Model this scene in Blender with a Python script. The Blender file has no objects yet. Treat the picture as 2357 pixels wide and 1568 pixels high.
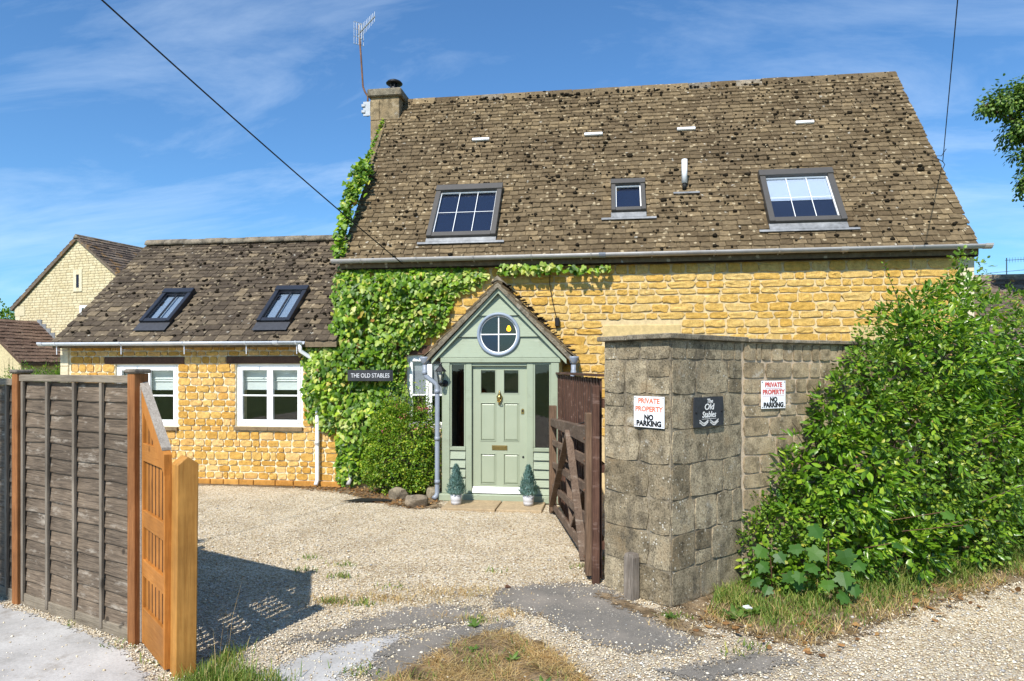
import bpy, bmesh, math, random
import numpy as np
from mathutils import Vector, Matrix

rng = random.Random(11)
nr = np.random.default_rng(11)
sc = bpy.context.scene
COL = sc.collection
R = math.radians

# ------------------------------------------------------------------ camera
YAW = R(8.0)
CAM_H = 1.95
FPX = 1530.0                      # focal length in pixels of a 2357 px wide picture
cam_d = bpy.data.cameras.new('camera')
cam_d.sensor_width = 36.0
cam_d.lens = FPX / 2357 * 36
cam_d.shift_y = 66 / 2357
cam_d.clip_start = 0.05
cam_d.clip_end = 1500
cam = bpy.data.objects.new('camera', cam_d)
cam.location = (0, 0, CAM_H)
cam.rotation_euler = (R(90), 0, YAW)
COL.objects.link(cam)
sc.camera = cam

# ------------------------------------------------------------------ sky and sun
SUN_AZ = R(15)                    # light travels this far to the right of +Y
SUN_EL = R(47)
world = bpy.data.worlds.new('World')
sc.world = world
world.use_nodes = True
wt = world.node_tree
wt.nodes.clear()
w_out = wt.nodes.new('ShaderNodeOutputWorld')
w_bg = wt.nodes.new('ShaderNodeBackground')
w_sky = wt.nodes.new('ShaderNodeTexSky')
w_sky.sky_type = 'NISHITA'
w_sky.sun_disc = False
w_sky.sun_elevation = SUN_EL
w_sky.sun_rotation = math.pi + SUN_AZ
w_sky.altitude = 100
w_sky.air_density = 1.0
w_sky.dust_density = 0.6
w_sky.ozone_density = 2.2
w_bg.inputs['Strength'].default_value = 0.130
# thin cirrus drawn out across the sky
w_tc = wt.nodes.new('ShaderNodeTexCoord')
w_sep = wt.nodes.new('ShaderNodeSeparateXYZ')
wt.links.new(w_tc.outputs['Generated'], w_sep.inputs[0])
w_zc = wt.nodes.new('ShaderNodeMath'); w_zc.operation = 'ADD'; w_zc.inputs[1].default_value = 0.22
wt.links.new(w_sep.outputs['Z'], w_zc.inputs[0])
w_zm = wt.nodes.new('ShaderNodeMath'); w_zm.operation = 'MAXIMUM'; w_zm.inputs[1].default_value = 0.1
wt.links.new(w_zc.outputs[0], w_zm.inputs[0])
w_div = wt.nodes.new('ShaderNodeVectorMath'); w_div.operation = 'DIVIDE'
w_cmb = wt.nodes.new('ShaderNodeCombineXYZ')
for k in ('X', 'Y', 'Z'):
    wt.links.new(w_zm.outputs[0], w_cmb.inputs[k])
wt.links.new(w_tc.outputs['Generated'], w_div.inputs[0])
wt.links.new(w_cmb.outputs[0], w_div.inputs[1])
w_map = wt.nodes.new('ShaderNodeMapping')
w_map.inputs['Rotation'].default_value = (0, 0, R(28))
w_map.inputs['Scale'].default_value = (0.7, 1.9, 1)
wt.links.new(w_div.outputs[0], w_map.inputs['Vector'])
w_n1 = wt.nodes.new('ShaderNodeTexNoise')
w_n1.inputs['Scale'].default_value = 1.5
w_n1.inputs['Detail'].default_value = 9
w_n1.inputs['Roughness'].default_value = 0.62
w_n1.inputs['Distortion'].default_value = 0.5
wt.links.new(w_map.outputs[0], w_n1.inputs['Vector'])
w_rmp = wt.nodes.new('ShaderNodeValToRGB')
w_rmp.color_ramp.elements[0].position = 0.46
w_rmp.color_ramp.elements[0].color = (0, 0, 0, 1)
w_rmp.color_ramp.elements[1].position = 0.85
w_rmp.color_ramp.elements[1].color = (0.40, 0.40, 0.40, 1)
wt.links.new(w_n1.outputs['Fac'], w_rmp.inputs[0])
w_tint = wt.nodes.new('ShaderNodeMix'); w_tint.data_type = 'RGBA'; w_tint.blend_type = 'MULTIPLY'
w_tint.inputs[0].default_value = 1.0
w_tint.inputs[7].default_value = (0.52, 0.83, 1.06, 1)
wt.links.new(w_sky.outputs[0], w_tint.inputs[6])
w_mix = wt.nodes.new('ShaderNodeMix'); w_mix.data_type = 'RGBA'
w_mix.inputs[7].default_value = (6.3, 7.3, 8.3, 1)
wt.links.new(w_rmp.outputs['Color'], w_mix.inputs[0])
wt.links.new(w_tint.outputs[2], w_mix.inputs[6])
wt.links.new(w_mix.outputs[2], w_bg.inputs['Color'])
wt.links.new(w_bg.outputs[0], w_out.inputs['Surface'])

sun_d = bpy.data.lights.new('sun', 'SUN')
sun_d.energy = 5.0
sun_d.angle = R(0.53)
sun_d.color = (1.0, 0.955, 0.88)
sun = bpy.data.objects.new('sun', sun_d)
COL.objects.link(sun)
ldir = Vector((math.sin(SUN_AZ) * math.cos(SUN_EL), math.cos(SUN_AZ) * math.cos(SUN_EL), -math.sin(SUN_EL)))
sun.rotation_euler = ldir.to_track_quat('-Z', 'Y').to_euler()
sun.location = (-8, -20, 25)

sc.view_settings.view_transform = 'Standard'
sc.view_settings.look = 'None'
sc.view_settings.exposure = 0.40
sc.view_settings.gamma = 1.0
sc.view_settings.use_curve_mapping = False

# ------------------------------------------------------------------ node helpers
def N(nt, t, ins=None, **at):
    n = nt.nodes.new(t)
    for k, v in at.items():
        setattr(n, k, v)
    for k, v in (ins or {}).items():
        s = n.inputs[k]
        if isinstance(v, bpy.types.NodeSocket):
            nt.links.new(v, s)
        else:
            s.default_value = v
    return n

def c4(c):
    return (c[0], c[1], c[2], 1.0)

class M:
    """a material under construction"""
    def __init__(self, name):
        self.m = bpy.data.materials.new(name)
        self.m.use_nodes = True
        self.t = self.m.node_tree
        self.t.nodes.clear()
        self.out = N(self.t, 'ShaderNodeOutputMaterial')
        self.geo = N(self.t, 'ShaderNodeNewGeometry')
        self.pos = self.geo.outputs['Position']
    def scaled(self, s):
        return N(self.t, 'ShaderNodeMapping', {'Vector': self.pos, 'Scale': s}).outputs[0]
    def noise(self, scale, detail=3, rough=0.55, vec=None, dist=0.0):
        return N(self.t, 'ShaderNodeTexNoise', {'Vector': vec or self.pos, 'Scale': scale, 'Detail': detail,
                                                'Roughness': rough, 'Distortion': dist}).outputs['Fac']
    def vor(self, scale, out='Distance', feature='F1', vec=None, rand=1.0):
        return N(self.t, 'ShaderNodeTexVoronoi', {'Vector': vec or self.pos, 'Scale': scale, 'Randomness': rand},
                 feature=feature).outputs[out]
    def ramp(self, fac, stops, interp='LINEAR'):
        n = N(self.t, 'ShaderNodeValToRGB', {'Fac': fac})
        cr = n.color_ramp
        cr.interpolation = interp
        while len(cr.elements) < len(stops):
            cr.elements.new(0.5)
        for e, (p, c) in zip(cr.elements, stops):
            e.position = p
            e.color = c4(c) if not isinstance(c, (int, float)) else (c, c, c, 1)
        return n.outputs['Color']
    def mix(self, fac, a, b, blend='MIX'):
        n = N(self.t, 'ShaderNodeMix', data_type='RGBA', blend_type=blend)
        for k, v in ((0, fac), (6, a), (7, b)):
            if isinstance(v, bpy.types.NodeSocket):
                self.t.links.new(v, n.inputs[k])
            elif k == 0:
                n.inputs[k].default_value = v
            else:
                n.inputs[k].default_value = c4(v)
        return n.outputs[2]
    def math(self, op, a, b=0.0):
        return N(self.t, 'ShaderNodeMath', {0: a, 1: b}, operation=op).outputs[0]
    def rnd(self):
        """one random number for each piece, whether it is an object or an island of a joined mesh"""
        oi = N(self.t, 'ShaderNodeObjectInfo').outputs['Random']
        return self.math('FRACT', self.math('ADD', oi, self.geo.outputs['Random Per Island']))
    def bump(self, h, strength=0.3, dist=0.01, normal=None):
        ins = {'Height': h, 'Strength': strength, 'Distance': dist}
        if normal is not None:
            ins['Normal'] = normal
        return N(self.t, 'ShaderNodeBump', ins).outputs[0]
    def bsdf(self, col, rough=0.8, normal=None, spec=0.3, metal=0.0, **kw):
        ins = {'Base Color': col if isinstance(col, bpy.types.NodeSocket) else c4(col), 'Roughness': rough,
               'Metallic': metal, 'Specular IOR Level': spec}
        ins.update(kw)
        if normal is not None:
            ins['Normal'] = normal
        b = N(self.t, 'ShaderNodeBsdfPrincipled', ins)
        return b.outputs[0]
    def soft(self, shader, amp=2.0, scale=7.0):
        """ragged, thinning edge for a layer of ground: the 'edge' attribute runs from -1 outside to 1 inside"""
        e = N(self.t, 'ShaderNodeAttribute', attribute_name='edge').outputs['Fac']
        n = self.math('ADD', self.math('MULTIPLY', self.noise(scale, 6, 0.7), 0.6), self.math('MULTIPLY', self.noise(scale * 9, 3, 0.6), 0.4))
        v = self.math('ADD', e, self.math('MULTIPLY', self.math('SUBTRACT', n, 0.5), amp * 3))
        k = self.ramp(v, [(0.0, (0, 0, 0)), (0.12, (1, 1, 1))])
        tr = N(self.t, 'ShaderNodeBsdfTransparent').outputs[0]
        return self.done(N(self.t, 'ShaderNodeMixShader', {0: k, 1: tr, 2: shader}).outputs[0])
    def done(self, shader):
        self.t.links.new(shader, self.out.inputs['Surface'])
        return self.m

def plain(name, col, rough=0.6, spec=0.3, metal=0.0, wear=0.12, bump=0.05, scale=30):
    a = M(name)
    n = a.noise(scale, 4)
    n2 = a.noise(scale * 0.13, 3)
    d = tuple(c * (1 - wear * 2) for c in col)
    l = tuple(min(1, c * (1 + wear)) for c in col)
    c = a.ramp(a.mix(0.5, n, n2), [(0.3, d), (0.7, l)])
    return a.done(a.bsdf(c, rough, a.bump(n, bump, 0.004), spec, metal))

# ------------------------------------------------------------------ materials
MT = {}
def stone_mat(name, stops, streak=0.0, dirt=0.25, scale=1.0, bump=0.35, streakcol=(0.30, 0.13, 0.02), crack=0.0):
    a = M(name)
    base = a.ramp(a.rnd(), stops)
    n1 = a.noise(14 * scale, 5, 0.6)
    n2 = a.noise(90 * scale, 3, 0.6)
    c = a.mix(0.45, base, a.ramp(n1, [(0.3, (0.45, 0.45, 0.45)), (0.65, (1.15, 1.15, 1.15))]), 'MULTIPLY')
    c = a.mix(dirt, c, a.ramp(n2, [(0.3, (0.5, 0.5, 0.5)), (0.6, (1.1, 1.1, 1.1))]), 'MULTIPLY')
    h = a.mix(0.35, n1, n2)
    ck = N(a.t, 'ShaderNodeTexVoronoi', {'Vector': N(a.t, 'ShaderNodeVectorMath', {0: a.pos, 1: N(a.t, 'ShaderNodeTexNoise', {'Vector': a.pos, 'Scale': 9.0, 'Detail': 4.0}).outputs['Color']}, operation='ADD').outputs[0], 'Scale': 7.0 * scale}, feature='DISTANCE_TO_EDGE').outputs['Distance']
    ckm = a.ramp(ck, [(0.0, (crack, crack, crack)), (0.035, (0, 0, 0))])
    c = a.mix(ckm, c, tuple(v_ * 0.35 for v_ in streakcol))
    h = a.mix(ckm, h, (0, 0, 0))
    if streak:
        v = a.scaled((55, 55, 9))
        s = a.noise(1.0, 4, 0.6, vec=v, dist=1.2)
        m = a.ramp(s, [(0.52, (0, 0, 0)), (0.66, (streak, streak, streak))])
        c = a.mix(m, c, streakcol)
        h = a.mix(0.4, h, s)
    return a.done(a.bsdf(c, 0.9, a.bump(h, bump, 0.02), 0.15))

MT['stone_wing'] = stone_mat('golden_ironstone', [(0.0, (0.50, 0.27, 0.055)), (0.3, (0.59, 0.345, 0.085)), (0.6, (0.65, 0.42, 0.13)),
                                               (0.85, (0.70, 0.46, 0.19)), (1.0, (0.56, 0.29, 0.06))], streak=0.22, crack=0.45)
MT['stone_main'] = stone_mat('streaked_ironstone', [(0.0, (0.58, 0.345, 0.075)), (0.5, (0.65, 0.42, 0.12)), (1.0, (0.64, 0.45, 0.17))],
                             streak=0.5, bump=0.5, streakcol=(0.44, 0.22, 0.04), crack=0.55)
MT['stone_plinth'] = stone_mat('orange_plinth_stone', [(0, (0.42, 0.19, 0.04)), (1, (0.55, 0.28, 0.07))], streak=0.3)
MT['stone_pale'] = stone_mat('pale_dressed_stone', [(0, (0.62, 0.53, 0.35)), (1, (0.70, 0.62, 0.44))], dirt=0.3, bump=0.25)
MT['stone_buff'] = stone_mat('buff_dressed_stone', [(0, (0.60, 0.45, 0.21)), (1, (0.60, 0.45, 0.21))], dirt=0.3, bump=0.25)
MT['mortar_wing'] = stone_mat('cream_mortar', [(0, (0.76, 0.68, 0.48)), (1, (0.76, 0.68, 0.48))], dirt=0.2, bump=0.3)
MT['mortar_main'] = stone_mat('buff_mortar', [(0, (0.63, 0.49, 0.27)), (1, (0.63, 0.49, 0.27))], dirt=0.2, bump=0.3)
MT['brick_far'] = stone_mat('pale_walling_block', [(0, (0.60, 0.49, 0.29)), (0.5, (0.70, 0.60, 0.39)), (1, (0.62, 0.51, 0.31))], dirt=0.3, bump=0.2)
MT['mortar_far'] = stone_mat('brown_mortar', [(0, (0.36, 0.29, 0.18)), (1, (0.36, 0.29, 0.18))], bump=0.1)

def weathered(name, stops, lich=0.6, dark=0.5, spot=26):
    """old grey walling or tile: black algae, pale lichen"""
    a = M(name)
    base = a.ramp(a.rnd(), stops)
    n1 = a.noise(9, 5, 0.62)
    n2 = a.noise(70, 4, 0.7)
    c = a.mix(0.9, base, a.ramp(n1, [(0.32, (0.42, 0.40, 0.37)), (0.60, (1.22, 1.19, 1.13))]), 'MULTIPLY')
    c = a.mix(dark, c, a.ramp(n2, [(0.36, (0.22, 0.21, 0.2)), (0.56, (1.1, 1.1, 1.1))]), 'MULTIPLY')
    dv = a.vor(spot, 'Distance')
    mask = a.ramp(a.math('ADD', dv, a.math('MULTIPLY', a.noise(6, 3), 0.55)), [(0.37, (lich, lich, lich)), (0.45, (0, 0, 0))])
    mask = a.mix(1.0, mask, a.ramp(a.noise(2.6, 4, 0.6), [(0.42, (0.15, 0.15, 0.15)), (0.56, (1, 1, 1))]), 'MULTIPLY')
    c = a.mix(mask, c, (0.58, 0.55, 0.47))
    br_ = a.ramp(a.noise(4.5, 5, 0.7), [(0.52, (0, 0, 0)), (0.66, (0.55, 0.55, 0.55))])
    c = a.mix(br_, c, (0.20, 0.135, 0.070))
    pw = a.ramp(a.noise(3.4, 6, 0.75), [(0.60, (0, 0, 0)), (0.70, (lich * 0.8,) * 3)])
    c = a.mix(pw, c, (0.55, 0.52, 0.45))
    st_ = a.ramp(a.noise(1.0, 5, 0.65, vec=a.scaled((6, 6, 1.2))), [(0.52, (0, 0, 0)), (0.70, (dark * 0.8,) * 3)])
    c = a.mix(st_, c, (0.07, 0.062, 0.052))
    dv2 = a.vor(spot * 1.3, 'Distance', vec=a.scaled((1.1, 0.9, 1.05)))
    mask2 = a.ramp(a.math('ADD', dv2, a.math('MULTIPLY', a.noise(4.3, 3), 0.6)), [(0.36, (dark, dark, dark)), (0.46, (0, 0, 0))])
    c = a.mix(mask2, c, (0.035, 0.032, 0.028))
    return a.done(a.bsdf(c, 0.93, a.bump(a.mix(0.5, n1, n2), 0.7, 0.015), 0.12))

MT['pier'] = weathered('grey_pier_block', [(0, (0.215, 0.178, 0.120)), (0.5, (0.315, 0.268, 0.188)), (1, (0.40, 0.34, 0.238))], lich=0.95, dark=0.75)
MT['wallblk'] = weathered('tan_wall_block', [(0, (0.27, 0.215, 0.138)), (0.5, (0.36, 0.29, 0.19)), (1, (0.43, 0.355, 0.24))], lich=0.8, dark=0.5)
MT['coping'] = weathered('coping_stone', [(0, (0.22, 0.195, 0.15)), (1, (0.29, 0.25, 0.19))], lich=0.5, dark=0.7)
MT['mortar_pier'] = weathered('grey_mortar', [(0, (0.25, 0.215, 0.16)), (1, (0.25, 0.215, 0.16))], lich=0.4, dark=0.5)
MT['mortar_wall'] = stone_mat('pinkish_mortar', [(0, (0.50, 0.40, 0.285)), (1, (0.50, 0.40, 0.285))], dirt=0.5)
MT['chimney'] = weathered('chimney_stone', [(0, (0.25, 0.195, 0.12)), (1, (0.32, 0.25, 0.155))], lich=0.4, dark=0.55, spot=14)

def tile_mat(name, stops, orange=0.0, lich=0.5):
    a = M(name)
    base = a.ramp(a.rnd(), stops)
    n1 = a.noise(16, 5, 0.65)
    n2 = a.noise(120, 3, 0.6)
    c = a.mix(0.65, base, a.ramp(n1, [(0.3, (0.45, 0.43, 0.42)), (0.65, (1.25, 1.22, 1.15))]), 'MULTIPLY')
    c = a.mix(0.5, c, a.ramp(n2, [(0.3, (0.5, 0.5, 0.5)), (0.6, (1.1, 1.1, 1.1))]), 'MULTIPLY')
    n3 = a.noise(0.8, 3, 0.5)
    c = a.mix(0.6, c, a.ramp(n3, [(0.35, (0.72, 0.70, 0.70)), (0.65, (1.12, 1.1, 1.05))]), 'MULTIPLY')
    dv = a.vor(7.5, 'Distance', vec=a.pos)
    mk = a.ramp(a.math('ADD', dv, a.math('MULTIPLY', a.noise(20, 3), 0.5)), [(0.40, (lich, lich, lich)), (0.47, (0, 0, 0))])
    c = a.mix(mk, c, (0.56, 0.46, 0.30))
    dv2 = a.vor(4.2, 'Distance', vec=a.scaled((1.0, 1.1, 0.93)))
    mk2 = a.ramp(a.math('ADD', dv2, a.math('MULTIPLY', a.noise(25, 3), 0.5)), [(0.29, (0.6, 0.6, 0.6)), (0.34, (0, 0, 0))])
    c = a.mix(mk2, c, (0.50, 0.47, 0.40))
    if orange:
        no = a.ramp(a.noise(2.2, 4, 0.7), [(0.56, (0, 0, 0)), (0.66, (orange, orange, orange))])
        c = a.mix(no, c, (0.45, 0.22, 0.03))
    return a.done(a.bsdf(c, 0.92, a.bump(a.mix(0.5, n1, n2), 0.6, 0.012), 0.12))

MT['tile_main'] = tile_mat('stone_roof_tile', [(0, (0.110, 0.080, 0.046)), (0.4, (0.148, 0.111, 0.066)), (0.8, (0.175, 0.132, 0.079)), (1, (0.24, 0.18, 0.105))])
MT['tile_wing'] = tile_mat('brown_roof_tile', [(0, (0.070, 0.055, 0.042)), (0.5, (0.108, 0.086, 0.063)), (0.85, (0.145, 0.115, 0.082)), (1, (0.21, 0.165, 0.11))], lich=0.35)
MT['tile_far'] = tile_mat('dark_roof_tile', [(0, (0.085, 0.065, 0.055)), (0.6, (0.13, 0.10, 0.082)), (1, (0.19, 0.15, 0.12))], orange=0.35, lich=0.3)
MT['tile_brown'] = tile_mat('red_brown_roof_tile', [(0, (0.12, 0.078, 0.060)), (1, (0.19, 0.13, 0.10))], lich=0.2)
MT['ridge_w'] = weathered('ridge_tile_lichen', [(0, (0.19, 0.165, 0.13)), (1, (0.27, 0.235, 0.185))], lich=0.7, dark=0.65, spot=30)
MT['moss'] = plain('dry_black_moss', (0.022, 0.017, 0.011), 1.0, 0.05, wear=0.3, bump=0.6, scale=120)
MT['lead'] = plain('lead_flashing', (0.27, 0.275, 0.28), 0.55, 0.4, 0.25, wear=0.28, bump=0.15, scale=14)
MT['dark_lead'] = plain('black_flashing', (0.045, 0.047, 0.055), 0.55, 0.4, 0.0, wear=0.2, bump=0.4, scale=140)
MT['rl_frame'] = plain('grey_brown_metal_frame', (0.085, 0.078, 0.070), 0.45, 0.4, 0.2, wear=0.08, bump=0.02)
MT['rl_black'] = plain('black_metal_frame', (0.020, 0.023, 0.032), 0.4, 0.5, 0.1, wear=0.1, bump=0.02)
MT['white'] = plain('white_gloss_paint', (0.86, 0.86, 0.85), 0.35, 0.5, wear=0.02, bump=0.02)
MT['white_upvc'] = plain('white_plastic', (0.80, 0.81, 0.82), 0.3, 0.5, wear=0.03, bump=0.01)
MT['gutter_w'] = plain('pale_grey_plastic', (0.60, 0.63, 0.68), 0.4, 0.5, wear=0.08, bump=0.02)
MT['gutter_m'] = plain('weathered_grey_plastic', (0.40, 0.385, 0.37), 0.5, 0.4, wear=0.14, bump=0.03, scale=8)
MT['pipe_grey'] = plain('blue_grey_plastic', (0.245, 0.275, 0.325), 0.42, 0.45, wear=0.07, bump=0.02)
MT['lintel'] = plain('brown_timber_lintel', (0.115, 0.058, 0.034), 0.7, 0.25, wear=0.3, bump=0.3, scale=40)
MT['dark_timber'] = plain('dark_eaves_timber', (0.035, 0.026, 0.02), 0.8, 0.2, wear=0.25, bump=0.2)
MT['sill'] = plain('brown_sill_tile', (0.22, 0.155, 0.085), 0.85, 0.2, wear=0.25, bump=0.3, scale=60)
MT['blind'] = plain('white_linen', (0.78, 0.80, 0.76), 0.9, 0.1, wear=0.03, bump=0.05, scale=80)
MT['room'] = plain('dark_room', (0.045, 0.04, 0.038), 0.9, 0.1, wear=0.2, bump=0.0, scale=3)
MT['grey_blind'] = plain('grey_blind', (0.36, 0.37, 0.40), 0.8, 0.2, wear=0.03, bump=0.02)
MT['brass'] = plain('brass', (0.46, 0.33, 0.12), 0.34, 0.5, 1.0, wear=0.12, bump=0.05)
MT['iron'] = plain('black_iron', (0.022, 0.022, 0.024), 0.5, 0.4, 0.4, wear=0.15, bump=0.05)
MT['galv'] = plain('galvanised_steel', (0.36, 0.38, 0.40), 0.5, 0.5, 0.3, wear=0.12, bump=0.05)
MT['rust'] = plain('rusted_steel', (0.20, 0.105, 0.062), 0.75, 0.3, 0.3, wear=0.3, bump=0.2, scale=60)
MT['cable'] = plain('black_cable', (0.012, 0.012, 0.013), 0.6, 0.3, wear=0.1, bump=0.0)
MT['bulb'] = plain('frosted_bulb', (0.80, 0.75, 0.60), 0.3, 0.5, wear=0.02, bump=0.0)
MT['rubber'] = plain('black_rubber', (0.02, 0.02, 0.02), 0.7, 0.3)
MT['chrome'] = plain('chrome', (0.7, 0.7, 0.72), 0.15, 0.5, 1.0, wear=0.02, bump=0.0)
MT['slate'] = plain('slate', (0.035, 0.037, 0.042), 0.65, 0.35, wear=0.25, bump=0.5, scale=35)
MT['sign_white'] = plain('white_sign_plate', (0.84, 0.85, 0.87), 0.35, 0.5, wear=0.02, bump=0.01)
MT['ink_red'] = plain('red_ink', (0.62, 0.085, 0.065), 0.45, 0.4, wear=0.12, bump=0.0)
MT['ink_orange'] = plain('faded_orange_red_ink', (0.68, 0.19, 0.10), 0.45, 0.4, wear=0.08, bump=0.0)
MT['ink_black'] = plain('black_ink', (0.012, 0.012, 0.014), 0.45, 0.4, wear=0.1, bump=0.0)
MT['ink_white'] = plain('white_lettering', (0.82, 0.82, 0.80), 0.5, 0.4, wear=0.05, bump=0.0)
MT['rock'] = weathered('grey_rock', [(0, (0.24, 0.20, 0.15)), (1, (0.30, 0.26, 0.19))], lich=0.4, dark=0.4, spot=40)
MT['slab'] = stone_mat('buff_paving', [(0, (0.40, 0.30, 0.18)), (1, (0.50, 0.39, 0.25))], dirt=0.5)
MT['mat'] = plain('black_rubber_mat', (0.014, 0.014, 0.014), 0.7, 0.3, wear=0.2, bump=0.4, scale=90)
MT['pot'] = plain('pale_grey_pot', (0.55, 0.55, 0.57), 0.55, 0.4, wear=0.04, bump=0.04)
MT['soil'] = plain('dark_soil', (0.045, 0.03, 0.02), 1.0, 0.05, wear=0.3, bump=0.6, scale=60)

def sage():
    a = M('sage_green_paint')
    v = a.scaled((5, 5, 60))
    n = a.noise(1.0, 5, 0.6, vec=v, dist=0.8)
    n2 = a.noise(2.0, 3)
    c = a.mix(0.55, (0.305, 0.350, 0.250), a.ramp(n2, [(0.35, (0.90, 0.90, 0.90)), (0.65, (1.05, 1.05, 1.05))]), 'MULTIPLY')
    flake = a.ramp(n, [(0.66, (0, 0, 0)), (0.72, (0.4, 0.4, 0.4))])
    c = a.mix(flake, c, (0.48, 0.52, 0.44))
    gr_ = a.ramp(a.noise(5.0, 6, 0.72), [(0.54, (0, 0, 0)), (0.72, (0.45, 0.45, 0.45))])
    c = a.mix(gr_, c, (0.19, 0.20, 0.14))
    return a.done(a.bsdf(c, 0.45, a.bump(n, 0.35, 0.008), 0.4))
MT['sage'] = sage()
def sage_door():
    a = M('smooth_sage_door_paint')
    n = a.noise(3, 3)
    c = a.ramp(n, [(0.3, (0.310, 0.350, 0.250)), (0.7, (0.335, 0.375, 0.270))])
    return a.done(a.bsdf(c, 0.38, a.bump(a.noise(60, 2), 0.04, 0.003), 0.45))
MT['sage_door'] = sage_door()
MT['ring'] = plain('blue_grey_paint', (0.25, 0.30, 0.37), 0.45, 0.4, wear=0.05)

def wood(name, dark, light, axis, rough=0.8, grain=1.0, pale=None, bump=0.35, turn=0.0):
    """timber with the grain running along axis (0 x, 1 y, 2 z) of the world, and a tone for each piece"""
    a = M(name)
    s = [70.0, 70.0, 70.0]
    s[axis] = 3.5
    rv = N(a.t, 'ShaderNodeMapping', {'Vector': a.pos, 'Rotation': (0, 0, R(turn))}).outputs[0]
    gv = N(a.t, 'ShaderNodeMapping', {'Vector': rv, 'Scale': tuple(s)}).outputs[0]
    n = a.noise(1.0 * grain, 5, 0.6, vec=gv, dist=1.4)
    n2 = a.noise(3.0, 4, 0.6)
    c = a.ramp(n, [(0.28, dark), (0.7, light)])
    c = a.mix(0.6, c, a.ramp(a.rnd(), [(0, (0.78, 0.78, 0.78)), (1, (1.18, 1.15, 1.12))]), 'MULTIPLY')
    c = a.mix(0.55, c, a.ramp(n2, [(0.32, (0.62, 0.60, 0.58)), (0.66, (1.15, 1.13, 1.1))]), 'MULTIPLY')
    kn = a.vor(3.3, 'Distance', vec=a.scaled((1.0, 1.0, 1.0) if axis != 2 else (1.6, 1.6, 0.55)))
    c = a.mix(a.ramp(kn, [(0.055, (0.75, 0.75, 0.75)), (0.10, (0, 0, 0))]), c, tuple(v_ * 0.45 for v_ in dark))
    nb_ = a.noise(1.4, 5, 0.65)
    c = a.mix(0.55, c, a.ramp(nb_, [(0.34, (0.55, 0.53, 0.50)), (0.64, (1.18, 1.16, 1.12))]), 'MULTIPLY')
    if pale:
        sp = a.noise(1.0, 4, 0.7, vec=a.scaled((4.5, 4.5, 17)))
        mk = a.ramp(sp, [(0.56, (0, 0, 0)), (0.72, (0.75, 0.75, 0.75))])
        c = a.mix(mk, c, pale)
    return a.done(a.bsdf(c, rough, a.bump(n, bump, 0.006), 0.2))
MT['fence_slat'] = wood('weathered_grey_board', (0.050, 0.038, 0.028), (0.220, 0.172, 0.128), 0, pale=(0.37, 0.32, 0.26), turn=22, bump=0.6)
MT['fence_batten'] = wood('weathered_grey_batten', (0.12, 0.10, 0.08), (0.28, 0.245, 0.20), 2)
MT['fence_rail'] = wood('weathered_rail', (0.12, 0.10, 0.075), (0.27, 0.235, 0.185), 0, turn=22)
MT['fence_post'] = wood('orange_brown_post', (0.17, 0.065, 0.022), (0.34, 0.15, 0.055), 2, bump=0.2)
MT['orange'] = wood('orange_stained_timber', (0.34, 0.125, 0.022), (0.50, 0.215, 0.050), 2, 0.55, bump=0.15)
MT['orange_rail'] = wood('orange_stained_rail', (0.34, 0.13, 0.024), (0.48, 0.21, 0.050), 0, 0.55, bump=0.2, turn=40.5)
MT['orange_post'] = wood('honey_timber_post', (0.36, 0.165, 0.036), (0.53, 0.27, 0.07), 2, 0.65, grain=0.6, bump=0.2)
MT['grey_cap'] = wood('bare_grey_timber', (0.20, 0.175, 0.15), (0.44, 0.40, 0.35), 0, turn=40.5)
MT['brown_board'] = wood('red_brown_board', (0.052, 0.025, 0.018), (0.145, 0.078, 0.055), 2, pale=(0.24, 0.16, 0.13))
MT['farm_gate'] = wood('dark_gate_timber', (0.075, 0.048, 0.034), (0.215, 0.155, 0.115), 1, pale=(0.30, 0.25, 0.20))
MT['farm_stile'] = wood('dark_gate_stile', (0.09, 0.056, 0.036), (0.25, 0.165, 0.11), 2)
MT['stub'] = wood('grey_stub_post', (0.09, 0.075, 0.062), (0.30, 0.265, 0.23), 2, bump=0.7)
MT['pole'] = wood('tarred_pole', (0.07, 0.05, 0.035), (0.17, 0.12, 0.085), 2)
MT['bark'] = wood('bark', (0.06, 0.045, 0.03), (0.16, 0.12, 0.085), 2, bump=0.8)

def glass(name, tint, refl=1.0, dens=0.85):
    a = M(name)
    ior = a.math('SUBTRACT', 1.5, a.math('MULTIPLY', a.geo.outputs['Backfacing'], 0.8333))   # thin pane: same both ways
    fr = N(a.t, 'ShaderNodeFresnel', {'IOR': ior}).outputs[0]
    tr = N(a.t, 'ShaderNodeBsdfTransparent', {'Color': c4(tint)}).outputs[0]
    gl = N(a.t, 'ShaderNodeBsdfGlossy', {'Color': (refl, refl, refl, 1), 'Roughness': 0.015,
                                         'Normal': a.bump(a.noise(5, 2), 0.02, 0.02)}).outputs[0]
    f = a.math('ADD', a.math('MULTIPLY', fr, 0.9), 0.02)
    m = N(a.t, 'ShaderNodeMixShader', {0: f, 1: tr, 2: gl}).outputs[0]
    return a.done(m)
MT['glass'] = glass('window_glass', (0.90, 0.92, 0.92))
MT['glass_dark'] = glass('dim_glass', (0.72, 0.74, 0.75))
MT['glass_roof'] = glass('roof_glass', (0.80, 0.84, 0.90))
MT['glass_amber'] = glass('amber_glass', (0.85, 0.60, 0.02))
MT['glass_blue'] = glass('blue_glass', (0.10, 0.28, 0.80))
MT['glass_smoke'] = glass('smoked_glass', (0.62, 0.60, 0.58))
MT['rl_room'] = plain('navy_room_shade', (0.012, 0.016, 0.035), 0.7, 0.3, wear=0.1, bump=0.0, scale=3)  # navy colour stands in for the dim room and sky reflected in glass
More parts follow.
